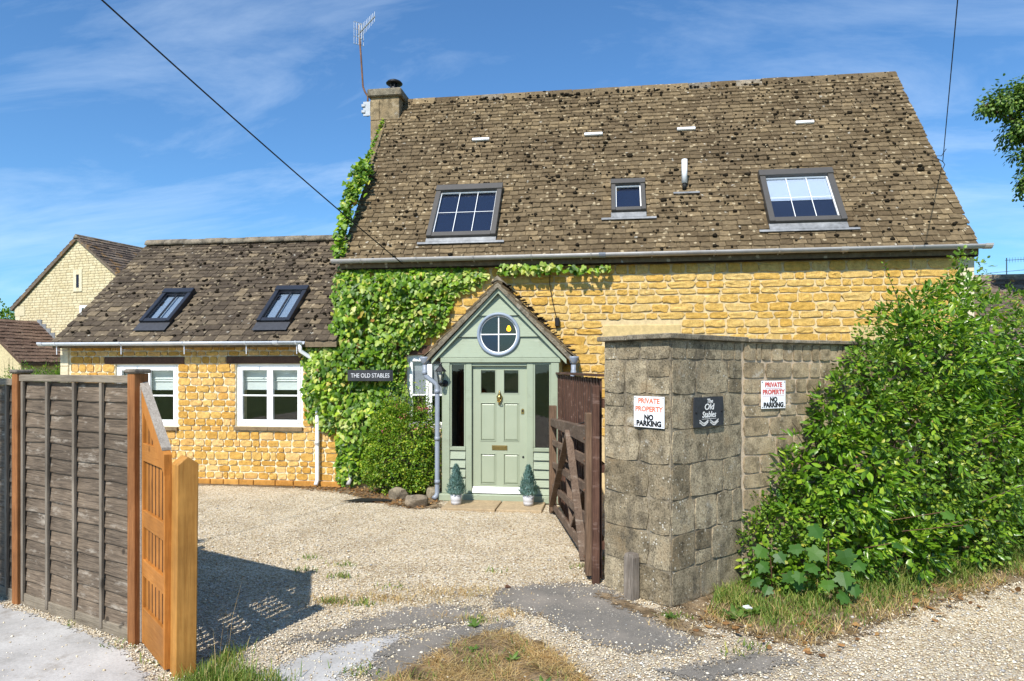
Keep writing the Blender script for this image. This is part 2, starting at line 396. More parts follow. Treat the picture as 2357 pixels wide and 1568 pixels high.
MT['rl_blind'] = plain('white_roof_blind', (0.80, 0.80, 0.78), 0.8, 0.2, wear=0.02, bump=0.0)
MT['rl_pale'] = plain('pale_well', (0.42, 0.46, 0.46), 0.8, 0.2, wear=0.06, bump=0.0, scale=4)

def leaf_mat(name, stops, trans=0.35, rough=0.45, spec=0.4, patch=0.35):
    a = M(name)
    c = a.ramp(a.rnd(), stops)
    n = a.noise(3.0, 3)
    c = a.mix(patch, c, a.ramp(n, [(0.32, (0.42, 0.50, 0.42)), (0.66, (1.3, 1.2, 1.1))]), 'MULTIPLY')
    p = a.bsdf(c, rough, None, spec)
    tc = a.mix(1.0, c, (1.25, 1.35, 0.5), 'MULTIPLY')
    t = N(a.t, 'ShaderNodeBsdfTranslucent', {'Color': tc}).outputs[0]
    return a.done(N(a.t, 'ShaderNodeMixShader', {0: trans, 1: p, 2: t}).outputs[0])
MT['ivy'] = leaf_mat('ivy_leaf', [(0, (0.054, 0.128, 0.007)), (0.35, (0.108, 0.232, 0.011)), (0.65, (0.196, 0.354, 0.016)),
                                  (0.88, (0.338, 0.464, 0.032)), (0.96, (0.608, 0.610, 0.126)), (1, (0.270, 0.134, 0.036))], patch=0.8)
MT['ivy_pale'] = leaf_mat('variegated_ivy_leaf', [(0, (0.170, 0.326, 0.024)), (0.45, (0.320, 0.441, 0.064)), (0.8, (0.560, 0.588, 0.176)), (1, (0.640, 0.630, 0.240))])
MT['hedge'] = leaf_mat('glossy_hedge_leaf', [(0, (0.058, 0.139, 0.010)), (0.5, (0.123, 0.257, 0.016)), (0.85, (0.217, 0.370, 0.026)), (1, (0.362, 0.449, 0.040))], trans=0.3, rough=0.33, spec=0.5, patch=0.6)
MT['hedge_small'] = leaf_mat('rose_and_hawthorn_leaf', [(0, (0.070, 0.147, 0.016)), (0.6, (0.147, 0.275, 0.026)), (0.9, (0.252, 0.371, 0.040)), (1, (0.420, 0.410, 0.070))], trans=0.3, patch=0.6)
MT['sycamore'] = leaf_mat('sycamore_leaf', [(0, (0.040, 0.116, 0.016)), (1, (0.075, 0.171, 0.020))], trans=0.3, rough=0.5)
MT['shrub'] = leaf_mat('small_bright_leaf', [(0, (0.074, 0.163, 0.012)), (0.5, (0.162, 0.300, 0.020)), (0.85, (0.297, 0.413, 0.030)), (1, (0.513, 0.500, 0.070))], trans=0.35, patch=0.6)
MT['flower'] = leaf_mat('pink_petal', [(0, (0.60, 0.05, 0.16)), (1, (0.72, 0.16, 0.28))], trans=0.3)
MT['tree'] = leaf_mat('birch_leaf', [(0, (0.053, 0.112, 0.018)), (0.6, (0.112, 0.203, 0.030)), (1, (0.225, 0.315, 0.054))], trans=0.3)
MT['conifer'] = leaf_mat('blue_conifer_needle', [(0, (0.06, 0.14, 0.115)), (0.5, (0.13, 0.25, 0.235)), (1, (0.26, 0.41, 0.42))], trans=0.15, rough=0.7)
MT['grass'] = leaf_mat('green_grass', [(0, (0.085, 0.16, 0.02)), (0.6, (0.17, 0.26, 0.035)), (0.85, (0.34, 0.34, 0.09)), (1, (0.50, 0.40, 0.17))], trans=0.35, rough=0.6)
MT['straw'] = leaf_mat('dry_grass', [(0, (0.30, 0.17, 0.055)), (0.5, (0.50, 0.33, 0.13)), (0.85, (0.68, 0.52, 0.27)), (0.93, (0.62, 0.46, 0.22)), (1, (0.20, 0.27, 0.05))], trans=0.25, rough=0.7)
MT['litter'] = leaf_mat('dead_leaf', [(0, (0.13, 0.06, 0.022)), (0.6, (0.26, 0.13, 0.045)), (1, (0.42, 0.24, 0.09))], trans=0.1, rough=0.7)
MT['weed'] = leaf_mat('broad_weed_leaf', [(0, (0.06, 0.12, 0.02)), (1, (0.13, 0.22, 0.035))], trans=0.3)

def gravel_mat():
    a = M('pale_gravel')
    sep = N(a.t, 'ShaderNodeSeparateXYZ', {0: a.pos})
    col = a.vor(62, 'Color')
    d = a.vor(62, 'Distance')
    rr = N(a.t, 'ShaderNodeSeparateColor', {0: col}).outputs[0]
    c = a.ramp(rr, [(0.0, (0.28, 0.20, 0.115)), (0.16, (0.48, 0.38, 0.24)), (0.4, (0.62, 0.52, 0.36)), (0.7, (0.72, 0.63, 0.48)), (0.9, (0.80, 0.74, 0.62)), (1, (0.30, 0.28, 0.26))])
    gap = a.ramp(d, [(0.35, (1, 1, 1)), (0.8, (0.55, 0.50, 0.44))])
    c = a.mix(0.75, c, gap, 'MULTIPLY')
    n = a.noise(1.3, 6, 0.68)
    c = a.mix(0.7, c, a.ramp(n, [(0.35, (0.70, 0.66, 0.60)), (0.58, (1.06, 1.05, 1.03))]), 'MULTIPLY')
    # the lane is greyer and dirtier than the raked drive
    lane = a.math('ADD', sep.outputs['Y'], a.math('MULTIPLY', a.noise(0.8, 4), 2.2))
    lm = a.ramp(a.math('MULTIPLY', lane, 0.1), [(0.56, (0.92, 0.92, 0.92)), (0.68, (0, 0, 0))])
    c2 = a.mix(a.noise(7, 4, 0.6), (0.15, 0.13, 0.11), (0.56, 0.50, 0.41))
    c2 = a.mix(0.5, c2, c)
    c = a.mix(lm, c, c2)
    h = a.ramp(d, [(0.0, (1, 1, 1)), (0.8, (0, 0, 0))])
    return a.done(a.bsdf(c, 0.9, a.bump(h, 0.9, 0.012), 0.15))
MT['gravel'] = gravel_mat()
def pebble_mat():
    a = M('pebble')
    c = a.ramp(a.rnd(), [(0.0, (0.26, 0.20, 0.14)), (0.08, (0.42, 0.30, 0.17)), (0.28, (0.55, 0.45, 0.29)), (0.6, (0.68, 0.59, 0.43)), (0.85, (0.80, 0.74, 0.62)), (0.95, (0.42, 0.40, 0.37)), (1, (0.30, 0.29, 0.285))])
    return a.done(a.bsdf(c, 0.8, None, 0.2))
MT['pebble'] = pebble_mat()
def tarmac_mat():
    a = M('worn_tarmac')
    n = a.noise(120, 3, 0.7)
    n2 = a.noise(2.2, 5, 0.65)
    c = a.ramp(n, [(0.3, (0.100, 0.091, 0.079)), (0.7, (0.215, 0.196, 0.170))])
    c = a.mix(a.ramp(n2, [(0.42, (0, 0, 0)), (0.68, (0.75, 0.75, 0.75))]), c, (0.27, 0.235, 0.195))
    sp = a.vor(38, 'Distance')
    pm = a.ramp(a.math('ADD', sp, a.math('MULTIPLY', a.noise(3, 3), 0.7)), [(0.50, (0.9, 0.9, 0.9)), (0.56, (0, 0, 0))])
    c = a.mix(pm, c, (0.36, 0.32, 0.26))
    return a.soft(a.bsdf(c, 0.9, a.bump(n, 0.6, 0.006), 0.2))
MT['tarmac'] = tarmac_mat()
def concrete_mat():
    a = M('pale_concrete')
    n = a.noise(1.6, 6, 0.65)
    n2 = a.noise(60, 3, 0.7)
    c = a.ramp(n, [(0.3, (0.27, 0.26, 0.24)), (0.5, (0.40, 0.385, 0.365)), (0.7, (0.49, 0.475, 0.45))])
    c = a.mix(0.5, c, a.ramp(n2, [(0.3, (0.7, 0.7, 0.7)), (0.6, (1.08, 1.08, 1.08))]), 'MULTIPLY')
    st = a.ramp(a.noise(2.3, 7, 0.75), [(0.52, (0, 0, 0)), (0.70, (0.8, 0.8, 0.8))])
    c = a.mix(st, c, (0.21, 0.18, 0.145))
    return a.soft(a.bsdf(c, 0.85, a.bump(a.mix(0.5, n, n2), 0.35, 0.01), 0.25))
MT['concrete'] = concrete_mat()
def earth_mat():
    a = M('earth_and_moss')
    n = a.noise(6, 5, 0.65)
    n2 = a.noise(70, 3, 0.7)
    c = a.ramp(n, [(0.3, (0.055, 0.038, 0.02)), (0.5, (0.20, 0.14, 0.08)), (0.68, (0.36, 0.27, 0.17))])
    c = a.mix(0.6, c, a.ramp(n2, [(0.3, (0.5, 0.5, 0.5)), (0.65, (1.15, 1.15, 1.15))]), 'MULTIPLY')
    return a.soft(a.bsdf(c, 0.97, a.bump(n2, 0.8, 0.015), 0.1))
MT['earth'] = earth_mat()
MT['bed'] = earth_mat()
def field_mat():
    a = M('distant_grass')
    c = a.ramp(a.noise(0.6, 6, 0.6), [(0.3, (0.07, 0.11, 0.025)), (0.7, (0.14, 0.17, 0.05))])
    return a.done(a.bsdf(c, 0.95, a.bump(a.noise(8, 3), 0.5, 0.05), 0.1))
MT['field'] = field_mat()
def bulb_emit():
    a = M('lit_bulb')
    e = N(a.t, 'ShaderNodeEmission', {'Color': (1, 0.78, 0.35, 1), 'Strength': 6.0}).outputs[0]
    return a.done(e)
MT['lit'] = bulb_emit()

# ------------------------------------------------------------------ mesh helpers
ORG = {}
def org(p):
    return ORG.get(p.name, Vector((0, 0, 0))) if p is not None else Vector((0, 0, 0))

def link(o, parent=None):
    COL.objects.link(o)
    if parent is not None:
        o.parent = parent
        ORG[o.name] = org(parent)
    return o

def tag(o, label=None, cat=None, group=None, kind=None):
    if label: o['label'] = label
    if cat: o['category'] = cat
    if group: o['group'] = group
    if kind: o['kind'] = kind
    return o

def thing(name, loc, label, cat, group=None):
    o = bpy.data.objects.new(name, None)
    o.empty_display_size = 0.2
    o.location = loc
    COL.objects.link(o)
    ORG[o.name] = Vector(loc)
    return tag(o, label, cat, group)

class MB:
    def __init__(self):
        self.V = []
        self.F = []
    def add(self, vs, fs):
        k = len(self.V)
        self.V += [tuple(v) for v in vs]
        self.F += [tuple(i + k for i in f) for f in fs]
        return self
    BF = [(0, 1, 3, 2), (4, 6, 7, 5), (0, 4, 5, 1), (2, 3, 7, 6), (0, 2, 6, 4), (1, 5, 7, 3)]
    def box(self, x0, x1, y0, y1, z0, z1):
        return self.add([(x, y, z) for x in (x0, x1) for y in (y0, y1) for z in (z0, z1)], MB.BF)
    def fbox(self, fr, u0, u1, v0, v1, n0, n1):
        """box in a frame fr = (origin, u, v, n)"""
        O, u, v, n = fr
        return self.add([O + u * a + v * b + n * c for a in (u0, u1) for b in (v0, v1) for c in (n0, n1)], MB.BF)
    def bar(self, a, b, w, h, up=(0, 0, 1)):
        """square bar from a to b, w across, h along up"""
        a, b = Vector(a), Vector(b)
        d = (b - a).normalized()
        s = d.cross(Vector(up))
        if s.length < 1e-4: s = d.cross(Vector((1, 0, 0)))
        s.normalize()
        t = s.cross(d).normalized()
        vs = [p + s * (i * w / 2) + t * (j * h / 2) for p in (a, b) for i in (-1, 1) for j in (-1, 1)]
        return self.add(vs, MB.BF)
    def prism(self, pts, e):
        """polygon (list of 3d points) pushed out along e"""
        n = len(pts)
        e = Vector(e)
        vs = [Vector(p) for p in pts] + [Vector(p) + e for p in pts]
        fs = [tuple(range(n - 1, -1, -1)), tuple(range(n, 2 * n))] + [(i, (i + 1) % n, n + (i + 1) % n, n + i) for i in range(n)]
        return self.add(vs, fs)
    def tube(self, path, r, n=8, cap=True):
        path = [Vector(p) for p in path]
        rs = r if isinstance(r, (list, tuple)) else [r] * len(path)
        vs = []; fs = []
        prev = None
        for i, p in enumerate(path):
            d = (path[min(i + 1, len(path) - 1)] - path[max(i - 1, 0)]).normalized()
            if prev is None:
                s = d.cross(Vector((0, 0, 1)))
                if s.length < 1e-3: s = d.cross(Vector((1, 0, 0)))
            else:
                s = prev - d * prev.dot(d)
            s.normalize(); prev = s
            t = d.cross(s)
            for k in range(n):
                a = 2 * math.pi * k / n
                vs.append(p + (s * math.cos(a) + t * math.sin(a)) * rs[i])
        for i in range(len(path) - 1):
            for k in range(n):
                fs.append((i * n + k, i * n + (k + 1) % n, (i + 1) * n + (k + 1) % n, (i + 1) * n + k))
        if cap:
            fs.append(tuple(range(n - 1, -1, -1)))
            m = (len(path) - 1) * n
            fs.append(tuple(range(m, m + n)))
        return self.add(vs, fs)
    def lathe(self, c, prof, n=16, axis=None):
        """profile of (radius, height) turned about z (or axis)"""
        c = Vector(c)
        q = Vector((0, 0, 1)).rotation_difference(Vector(axis)) if axis else None
        vs = []; fs = []
        for r, h in prof:
            for k in range(n):
                a = 2 * math.pi * k / n
                p = Vector((r * math.cos(a), r * math.sin(a), h))
                if q: p = q @ p
                vs.append(c + p)
        for i in range(len(prof) - 1):
            for k in range(n):
                fs.append((i * n + k, i * n + (k + 1) % n, (i + 1) * n + (k + 1) % n, (i + 1) * n + k))
        fs.append(tuple(range(n - 1, -1, -1)))
        m = (len(prof) - 1) * n
        fs.append(tuple(range(m, m + n)))
        return self.add(vs, fs)
    def build(self, name, mat, parent=None, smooth=False, bevel=0.0):
        me = bpy.data.meshes.new(name)
        o0 = org(parent)
        me.from_pydata([(v[0] - o0.x, v[1] - o0.y, v[2] - o0.z) for v in self.V], [], self.F)
        bm = bmesh.new(); bm.from_mesh(me)
        bmesh.ops.recalc_face_normals(bm, faces=bm.faces)
        if bevel:
            bmesh.ops.bevel(bm, geom=list(bm.edges), offset=bevel, segments=1, affect='EDGES', clamp_overlap=True)
        bm.to_mesh(me); bm.free()
        if smooth:
            me.polygons.foreach_set('use_smooth', [True] * len(me.polygons))
        me.materials.append(MT[mat] if isinstance(mat, str) else mat)
        o = bpy.data.objects.new(name, me)
        return link(o, parent)

def arr_mesh(name, V, F, mat, parent=None, smooth=False):
    """fast mesh from numpy arrays; F is (m,k)"""
    V = np.asarray(V, dtype=np.float32).reshape(-1, 3)
    F = np.asarray(F, dtype=np.int32)
    o0 = org(parent)
    V = V - np.array(o0, dtype=np.float32)
    me = bpy.data.meshes.new(name)
    m, k = F.shape
    me.vertices.add(len(V)); me.vertices.foreach_set('co', V.ravel())
    me.loops.add(m * k); me.loops.foreach_set('vertex_index', F.ravel())
    me.polygons.add(m)
    me.polygons.foreach_set('loop_start', np.arange(0, m * k, k, dtype=np.int32))
    me.polygons.foreach_set('loop_total', np.full(m, k, dtype=np.int32))
    if smooth:
        me.polygons.foreach_set('use_smooth', np.ones(m, dtype=bool))
    me.update(calc_edges=True)
    me.materials.append(MT[mat] if isinstance(mat, str) else mat)
    return link(bpy.data.objects.new(name, me), parent)

def one(name, mb, mat, label, cat, group=None, smooth=False, bevel=0.0):
    o = mb.build(name, mat, None, smooth, bevel)
    return tag(o, label, cat, group)

# where a point falls in the frame of the photograph (only used to rank which repeats show largest)
_F = (-math.sin(YAW), math.cos(YAW)); _R = (math.cos(YAW), math.sin(YAW))
def proj(p):
    d = p[0] * _F[0] + p[1] * _F[1]
    if d < 0.2: return (-9999, -9999, 0.2)
    return (1178.5 + FPX * (p[0] * _R[0] + p[1] * _R[1]) / d, 850 - FPX * (p[2] - CAM_H) / d, d)

# ------------------------------------------------------------------ pieces: stones, bricks, tiles
def stone_variants(n, seed, nx=5, nz=4, rough=0.10, corner=0.14, yd=1.0, ed=0.6):
    """rounded, uneven blocks: x,z in -.5...5, front towards -y"""
    r = random.Random(seed)
    out = []
    for _ in range(n):
        vs = []; fs = []
        tilt = r.uniform(-0.06, 0.06)
        for j in range(nz):
            for i in range(nx):
                x = i / (nx - 1) - 0.5; z = j / (nz - 1) - 0.5
                ex = max(0, abs(x) - 0.5 + corner) / corner; ez = max(0, abs(z) - 0.5 + corner * 1.5) / (corner * 1.5)
                pull = ex * ez * 0.05
                edge = (i in (0, nx - 1)) or (j in (0, nz - 1))
                jx = r.uniform(-rough, rough) * 0.25; jz = r.uniform(-rough, rough) * 0.45
                y = -(ed if edge else 1.0) * (1 + r.uniform(-rough, rough) * (2.2 if not edge else 1.0)) * yd
                vs.append((x * (1 - pull * 2) + jx, y, z * (1 - pull * 2) + jz + tilt * x))
        for j in range(nz - 1):
            for i in range(nx - 1):
                a = j * nx + i
                fs.append((a, a + 1, a + nx + 1, a + nx))
        ring = [i for i in range(nx)] + [nx - 1 + nx * j for j in range(1, nz)] + [nx * nz - 2 - i for i in range(nx - 1)] + [nx * (nz - 1 - j) for j in range(1, nz - 1)]
        k = len(vs)
        for i in ring:
            vs.append((vs[i][0], 0.6, vs[i][2]))
        m = len(ring)
        for i in range(m):
            fs.append((ring[(i + 1) % m], ring[i], k + i, k + (i + 1) % m))
        out.append((vs, fs))
    return out

def tile_variants(n, seed):
    """x -.5...5, y 0..1 up the slope, z 0..1 thick; uneven lower edge"""
    r = random.Random(seed)
    out = []
    for _ in range(n):
        xs = [-0.49, -0.16, 0.17, 0.49]
        lo = [r.uniform(-0.035, 0.035) for _ in xs]
        lo[0] += 0.03 * r.random(); lo[3] += 0.03 * r.random()
        top = [r.uniform(0.85, 1.15) for _ in xs]
        vs = [(x, l, 0.0) for x, l in zip(xs, lo)] + [(x, l + 0.02, t) for x, l, t in zip(xs, lo, top)] + [(-0.49, 1, 1), (0.49, 1, 1), (-0.49, 1, 0), (0.49, 1, 0)]
        fs = [(0, 1, 5, 4), (1, 2, 6, 5), (2, 3, 7, 6), (4, 5, 6, 7, 9, 8), (0, 4, 8, 10), (3, 11, 9, 7)]
        out.append((vs, fs))
    return out

_VM = {}
def variant_meshes(key, variants, mat):
    if (key, mat) not in _VM:
        L = []
        for vs, fs in variants:
            me = bpy.data.meshes.new(key)
            me.from_pydata(vs, [], fs)
            me.materials.append(MT[mat])
            L.append(me)
        _VM[(key, mat)] = L
    return _VM[(key, mat)]

def pieces(parent, name, key, variants, mat, items, keep=300):
    """items: (matrix, score). The best `keep` become objects, the rest one joined 'stuff' part"""
    items = sorted(items, key=lambda t: -t[1])
    ms = variant_meshes(key, variants, mat)
    T = Matrix.Translation(-org(parent))
    for mtx, s in items[:keep]:
        o = bpy.data.objects.new(name, ms[rng.randrange(len(ms))])
        COL.objects.link(o)
        o.parent = parent
        o.matrix_basis = T @ mtx
    rest = items[keep:]
    if rest:
        mb = MB()
        for mtx, s in rest:
            vs, fs = variants[rng.randrange(len(variants))]
            mb.add([mtx @ Vector(v) for v in vs], fs)
        o0 = org(parent)
        me = bpy.data.meshes.new(name)
        me.from_pydata([(v[0] - o0.x, v[1] - o0.y, v[2] - o0.z) for v in mb.V], [], mb.F)
        me.materials.append(MT[mat])
        o = link(bpy.data.objects.new(name, me), parent)
        o['kind'] = 'stuff'

def fmat(fr, a, b, c, sx, sy, sz, rz=0.0):
    """matrix of a wall piece: local x along u, z along v, -y along n"""
    O, u, v, n = fr
    p = O + u * a + v * b + n * c
    m = Matrix((( u.x, -n.x, v.x, p.x), (u.y, -n.y, v.y, p.y), (u.z, -n.z, v.z, p.z), (0, 0, 0, 1)))
    return m @ Matrix.Rotation(rz, 4, 'Y') @ Matrix.Diagonal((sx, sy, sz, 1))

def courses(x0, x1, rows, wr, obstacles, r, joint=0.018, clip=None):
    """rows: list of (z0,z1); obstacles: (xa,xb,za,zb). Returns (xc,zc,w,h)"""
    out = []
    for z0, z1 in rows:
        a, b = (x0, x1) if clip is None else clip(z0, z1)
        free = [(a, b)]
        for xa, xb, za, zb in obstacles:
            if zb <= z0 + 0.012 or za >= z1 - 0.012: continue
            nf = []
            for p, q in free:
                if xb <= p or xa >= q: nf.append((p, q)); continue
                if xa - p > 0.03: nf.append((p, xa))
                if q - xb > 0.03: nf.append((xb, q))
            free = nf
        for p, q in free:
            x = p
            while x < q - 0.02:
                w = r.uniform(*wr) * (0.62 if r.random() < 0.22 else 1.0)
                if q - (x + w) < wr[0] * 0.55: w = q - x
                w = min(w, q - x)
                out.append((x + w / 2, (z0 + z1) / 2, w - joint, z1 - z0 - joint))
                x += w
    return out

def make_rows(z0, z1, hr, r):
    rows = []
    z = z0
    while z < z1 - 0.02:
        h = r.uniform(*hr)
        if z1 - (z + h) < hr[0] * 0.7: h = z1 - z
        rows.append((z, z + h))
        z += h
    return rows

def wall_backing(mb, fr, u0, u1, v0, v1, openings, thick, front=0.0):
    xs = sorted({u0, u1} | {min(max(o[i], u0), u1) for o in openings for i in (0, 1)})
    zs = sorted({v0, v1} | {min(max(o[i], v0), v1) for o in openings for i in (2, 3)})
    for i in range(len(xs) - 1):
        for j in range(len(zs) - 1):
            xc = (xs[i] + xs[i + 1]) / 2; zc = (zs[j] + zs[j + 1]) / 2
            if any(o[0] < xc < o[1] and o[2] < zc < o[3] for o in openings): continue
            mb.fbox(fr, xs[i], xs[i + 1], zs[j], zs[j + 1], front - thick, front)

def tile_field(parent, name, key, variants, mat, O, u, v, n, width, length, g0, g1, tw, keep, thick=0.0135, jit=0.008, skip=None, hidden=None):
    """overlapping tile courses; O lower-left corner, u along the eaves, v up the slope, n out"""
    items = []
    s = 0.0
    k = 0
    while s < length - 0.02:
        g = g0 + (g1 - g0) * s / length
        x = -rng.uniform(0, tw[0])
        wob = rng.uniform(-0.004, 0.004)
        while x < width:
            w = rng.uniform(*tw)
            a, b = max(x, 0), min(x + w, width)
            if b - a > 0.04 and not (skip and skip((a + b) / 2, s + g * 0.5)):
                th = thick * rng.uniform(0.8, 1.35)
                L = min(g * 1.9, length - s + 0.03)
                p = O + u * ((a + b) / 2) + v * (s + rng.uniform(-jit, jit) + wob) + n * (thick * rng.uniform(1.0, 1.4))
                m = Matrix(((u.x, v.x, n.x, p.x), (u.y, v.y, n.y, p.y), (u.z, v.z, n.z, p.z), (0, 0, 0, 1)))
                m = m @ Matrix.Rotation(-math.atan2(thick * 1.25, g), 4, 'X') @ Matrix.Rotation(rng.gauss(0, 0.012), 4, 'Z') @ Matrix.Rotation(rng.gauss(0, 0.012), 4, 'Y')
                m = m @ Matrix.Diagonal((b - a - 0.004, L, th, 1))
                q = proj(p)
                inf = 0 < q[0] < 2357 and 0 < q[1] < 1568 and not (hidden and hidden(q))
                items.append((m, ((b - a) * g / q[2] ** 2) * (1 if inf else 0.01)))
            x += w
        s += g
        k += 1
    pieces(parent, name, key, variants, mat, items, keep)

STONE_A = stone_variants(16, 1, rough=0.13, corner=0.08, ed=0.92)
STONE_B = stone_variants(16, 2, rough=0.19, corner=0.08, ed=0.92)
BLOCK = stone_variants(12, 3, nx=4, nz=3, rough=0.022, corner=0.03, ed=0.93)
BRICK = stone_variants(6, 4, nx=3, nz=3, rough=0.05)
TILE = tile_variants(12, 5)
X3, Y3, Z3 = Vector((1, 0, 0)), Vector((0, 1, 0)), Vector((0, 0, 1))

def blobs(name, pts, rad, mat, parent, flat=0.55, nrm=None, kind='stuff'):
    """little lumps of moss: squashed, uneven octahedra split once"""
    bm = bmesh.new()
    bmesh.ops.create_icosphere(bm, subdivisions=1, radius=1.0)
    base = np.array([v.co[:] for v in bm.verts]); fb = np.array([[v.index for v in f.verts] for f in bm.faces])
    bm.free()
    V = []; F = []
    for i, p in enumerate(pts):
        r = rad[i] if hasattr(rad, '__len__') else rad
        b = base * (1 + nr.uniform(-0.28, 0.28, (len(base), 1)))
        b = b * np.array([r * nr.uniform(0.8, 1.5), r * nr.uniform(0.8, 1.2), r * flat])
        if nrm is not None:
            n = np.array(nrm); t = np.array([1.0, 0, 0]); w = np.cross(n, t)
            b = b[:, :1] * t + b[:, 1:2] * w + b[:, 2:3] * n
        V.append(b + np.array(p)); F.append(fb + i * len(base))
    o = arr_mesh(name, np.concatenate(V), np.concatenate(F), mat, parent, True)
    if kind: o['kind'] = kind
    return o

# ------------------------------------------------------------------ leaves
def fan(outline, fold=0.12):
    """leaf template: centre vertex and fan of triangles; x across, y along, z up"""
    c = (0.0, sum(p[1] for p in outline) / len(outline), 0.0)
    V = [c] + [(x, y, -fold * abs(x) - 0.10 * y * y) for x, y in outline]
    n = len(outline)
    return np.array(V), np.array([(0, 1 + i, 1 + (i + 1) % n) for i in range(n)])
IVY_L = fan([(0, 0.02), (0.30, -0.08), (0.52, 0.22), (0.30, 0.42), (0.30, 0.66), (0, 1.0), (-0.30, 0.66), (-0.30, 0.42), (-0.52, 0.22), (-0.30, -0.08)], 0.22)
OVAL_L = fan([(0, 0), (0.17, 0.25), (0.20, 0.52), (0.11, 0.80), (0, 1.0), (-0.11, 0.80), (-0.20, 0.52), (-0.17, 0.25)], 0.35)
LANCE_L = fan([(0, 0), (0.13, 0.3), (0.11, 0.65), (0, 1.0), (-0.11, 0.65), (-0.13, 0.3)], 0.4)
ROUND_L = fan([(0, 0), (0.32, 0.3), (0.30, 0.7), (0, 1.0), (-0.30, 0.7), (-0.32, 0.3)], 0.3)
SYC_L = fan([(0, 0), (0.24, -0.10), (0.46, -0.02), (0.38, 0.20), (0.66, 0.38), (0.52, 0.52), (0.38, 0.50), (0.28, 0.72), (0.12, 0.72), (0, 1.0),
             (-0.12, 0.72), (-0.28, 0.72), (-0.38, 0.50), (-0.52, 0.52), (-0.66, 0.38), (-0.38, 0.20), (-0.46, -0.02), (-0.24, -0.10)], 0.16)

def leaves(name, P, D, U, S, tmpl, mat, parent=None, kind='stuff', wid=1.0):
    """P positions, D leaf axis, U face normal hint, S sizes"""
    P = np.asarray(P); D = np.asarray(D, float); U = np.asarray(U, float); S = np.asarray(S)
    D = D / (np.linalg.norm(D, axis=1, keepdims=True) + 1e-9)
    X = np.cross(D, U); X = X / (np.linalg.norm(X, axis=1, keepdims=True) + 1e-9)
    Z = np.cross(X, D)
    tv, tf = tmpl
    V = P[:, None, :] + S[:, None, None] * (tv[None, :, 0:1] * wid * X[:, None, :] + tv[None, :, 1:2] * D[:, None, :] + tv[None, :, 2:3] * Z[:, None, :])
    k = len(tv)
    F = tf[None] + (np.arange(len(P)) * k)[:, None, None]
    o = arr_mesh(name, V.reshape(-1, 3), F.reshape(-1, 3), mat, parent)
    if kind: o['kind'] = kind
    return o

def unit(n):
    v = nr.normal(size=(n, 3))
    return v / np.linalg.norm(v, axis=1, keepdims=True)

def lobe_points(lobes, n, rmin=0.7, noise=0.18):
    """points spread through the outer shell of a union of ellipsoids, and their outward directions"""
    w = np.array([a[3] * a[4] + a[4] * a[5] + a[3] * a[5] for a in lobes], float); w /= w.sum()
    idx = nr.choice(len(lobes), size=n, p=w)
    L = np.array(lobes, float)[idx]
    d = unit(n)
    rr = nr.uniform(rmin, 1.0, (n, 1)) * (1 + nr.normal(0, noise, (n, 1)))
    P = L[:, :3] + d * L[:, 3:6] * rr
    nn = d / L[:, 3:6]; nn /= np.linalg.norm(nn, axis=1, keepdims=True)
    # drop points buried deep in another lobe
    keep = np.ones(n, bool)
    for i, a in enumerate(lobes):
        q = (((P - np.array(a[:3])) / np.array(a[3:6])) ** 2).sum(1)
        keep &= (q > 0.42) | (idx == i)
    return P[keep], nn[keep]

def sprigs(P, Nn, per, spread, size, droop=0.2):
    """clusters of leaves round each sprig point"""
    n = len(P)
    C = np.repeat(P, per, 0); NN = np.repeat(Nn, per, 0)
    j = unit(n * per)
    D = NN * 0.8 + j * 0.9 + np.array([0, 0, -droop])
    pos = C + j * spread * nr.uniform(0.2, 1.0, (n * per, 1))
    U = NN * 0.6 + np.array([0, 0, 0.8]) + unit(n * per) * 0.45
    S = nr.uniform(size[0], size[1], n * per)
    return pos, D, U, S

def blades(name, XY, H, mat, parent=None, lean=0.35, w=0.004, z=0.0, kind='stuff', flat=0.0):
    n = len(XY)
    a = nr.uniform(0, 2 * math.pi, n)
    d = np.stack([np.cos(a), np.sin(a), np.zeros(n)], 1)
    s = np.stack([-np.sin(a), np.cos(a), np.zeros(n)], 1) * (w * nr.uniform(0.6, 1.4, n))[:, None]
    H = np.asarray(H)[:, None]
    ln = lean * nr.uniform(0.2, 1.6, (n, 1)) * H
    b = np.concatenate([XY, np.full((n, 1), z)], 1)
    up = np.array([0, 0, 1.0])
    up_k = 1.0 - flat
    m = b + up * H * 0.55 * up_k + d * ln * 0.35
    t = b + up * H * up_k + d * ln
    V = np.stack([b - s, b + s, m - s * 0.8, m + s * 0.8, t], 1).reshape(-1, 3)
    F = np.array([(0, 1, 3), (0, 3, 2), (2, 3, 4)])
    F = (F[None] + (np.arange(n) * 5)[:, None, None]).reshape(-1, 3)
    o = arr_mesh(name, V, F, mat, parent)
    if kind: o['kind'] = kind
    return o

def in_poly(P, poly):
    x, y = P[:, 0], P[:, 1]
    r = np.zeros(len(P), bool)
    j = len(poly) - 1
    for i in range(len(poly)):
        xi, yi = poly[i]; xj, yj = poly[j]
        c = ((yi > y) != (yj > y)) & (x < (xj - xi) * (y - yi) / (yj - yi + 1e-12) + xi)
        r ^= c
        j = i
    return r

def sample_poly(poly, n):
    a = np.array(poly); lo = a.min(0); hi = a.max(0)
    out = []; tot = 0
    while tot < n:
        P = nr.uniform(lo, hi, (n * 2, 2)); P = P[in_poly(P, poly)]
        out.append(P); tot += len(P)
    return np.concatenate(out)[:n]

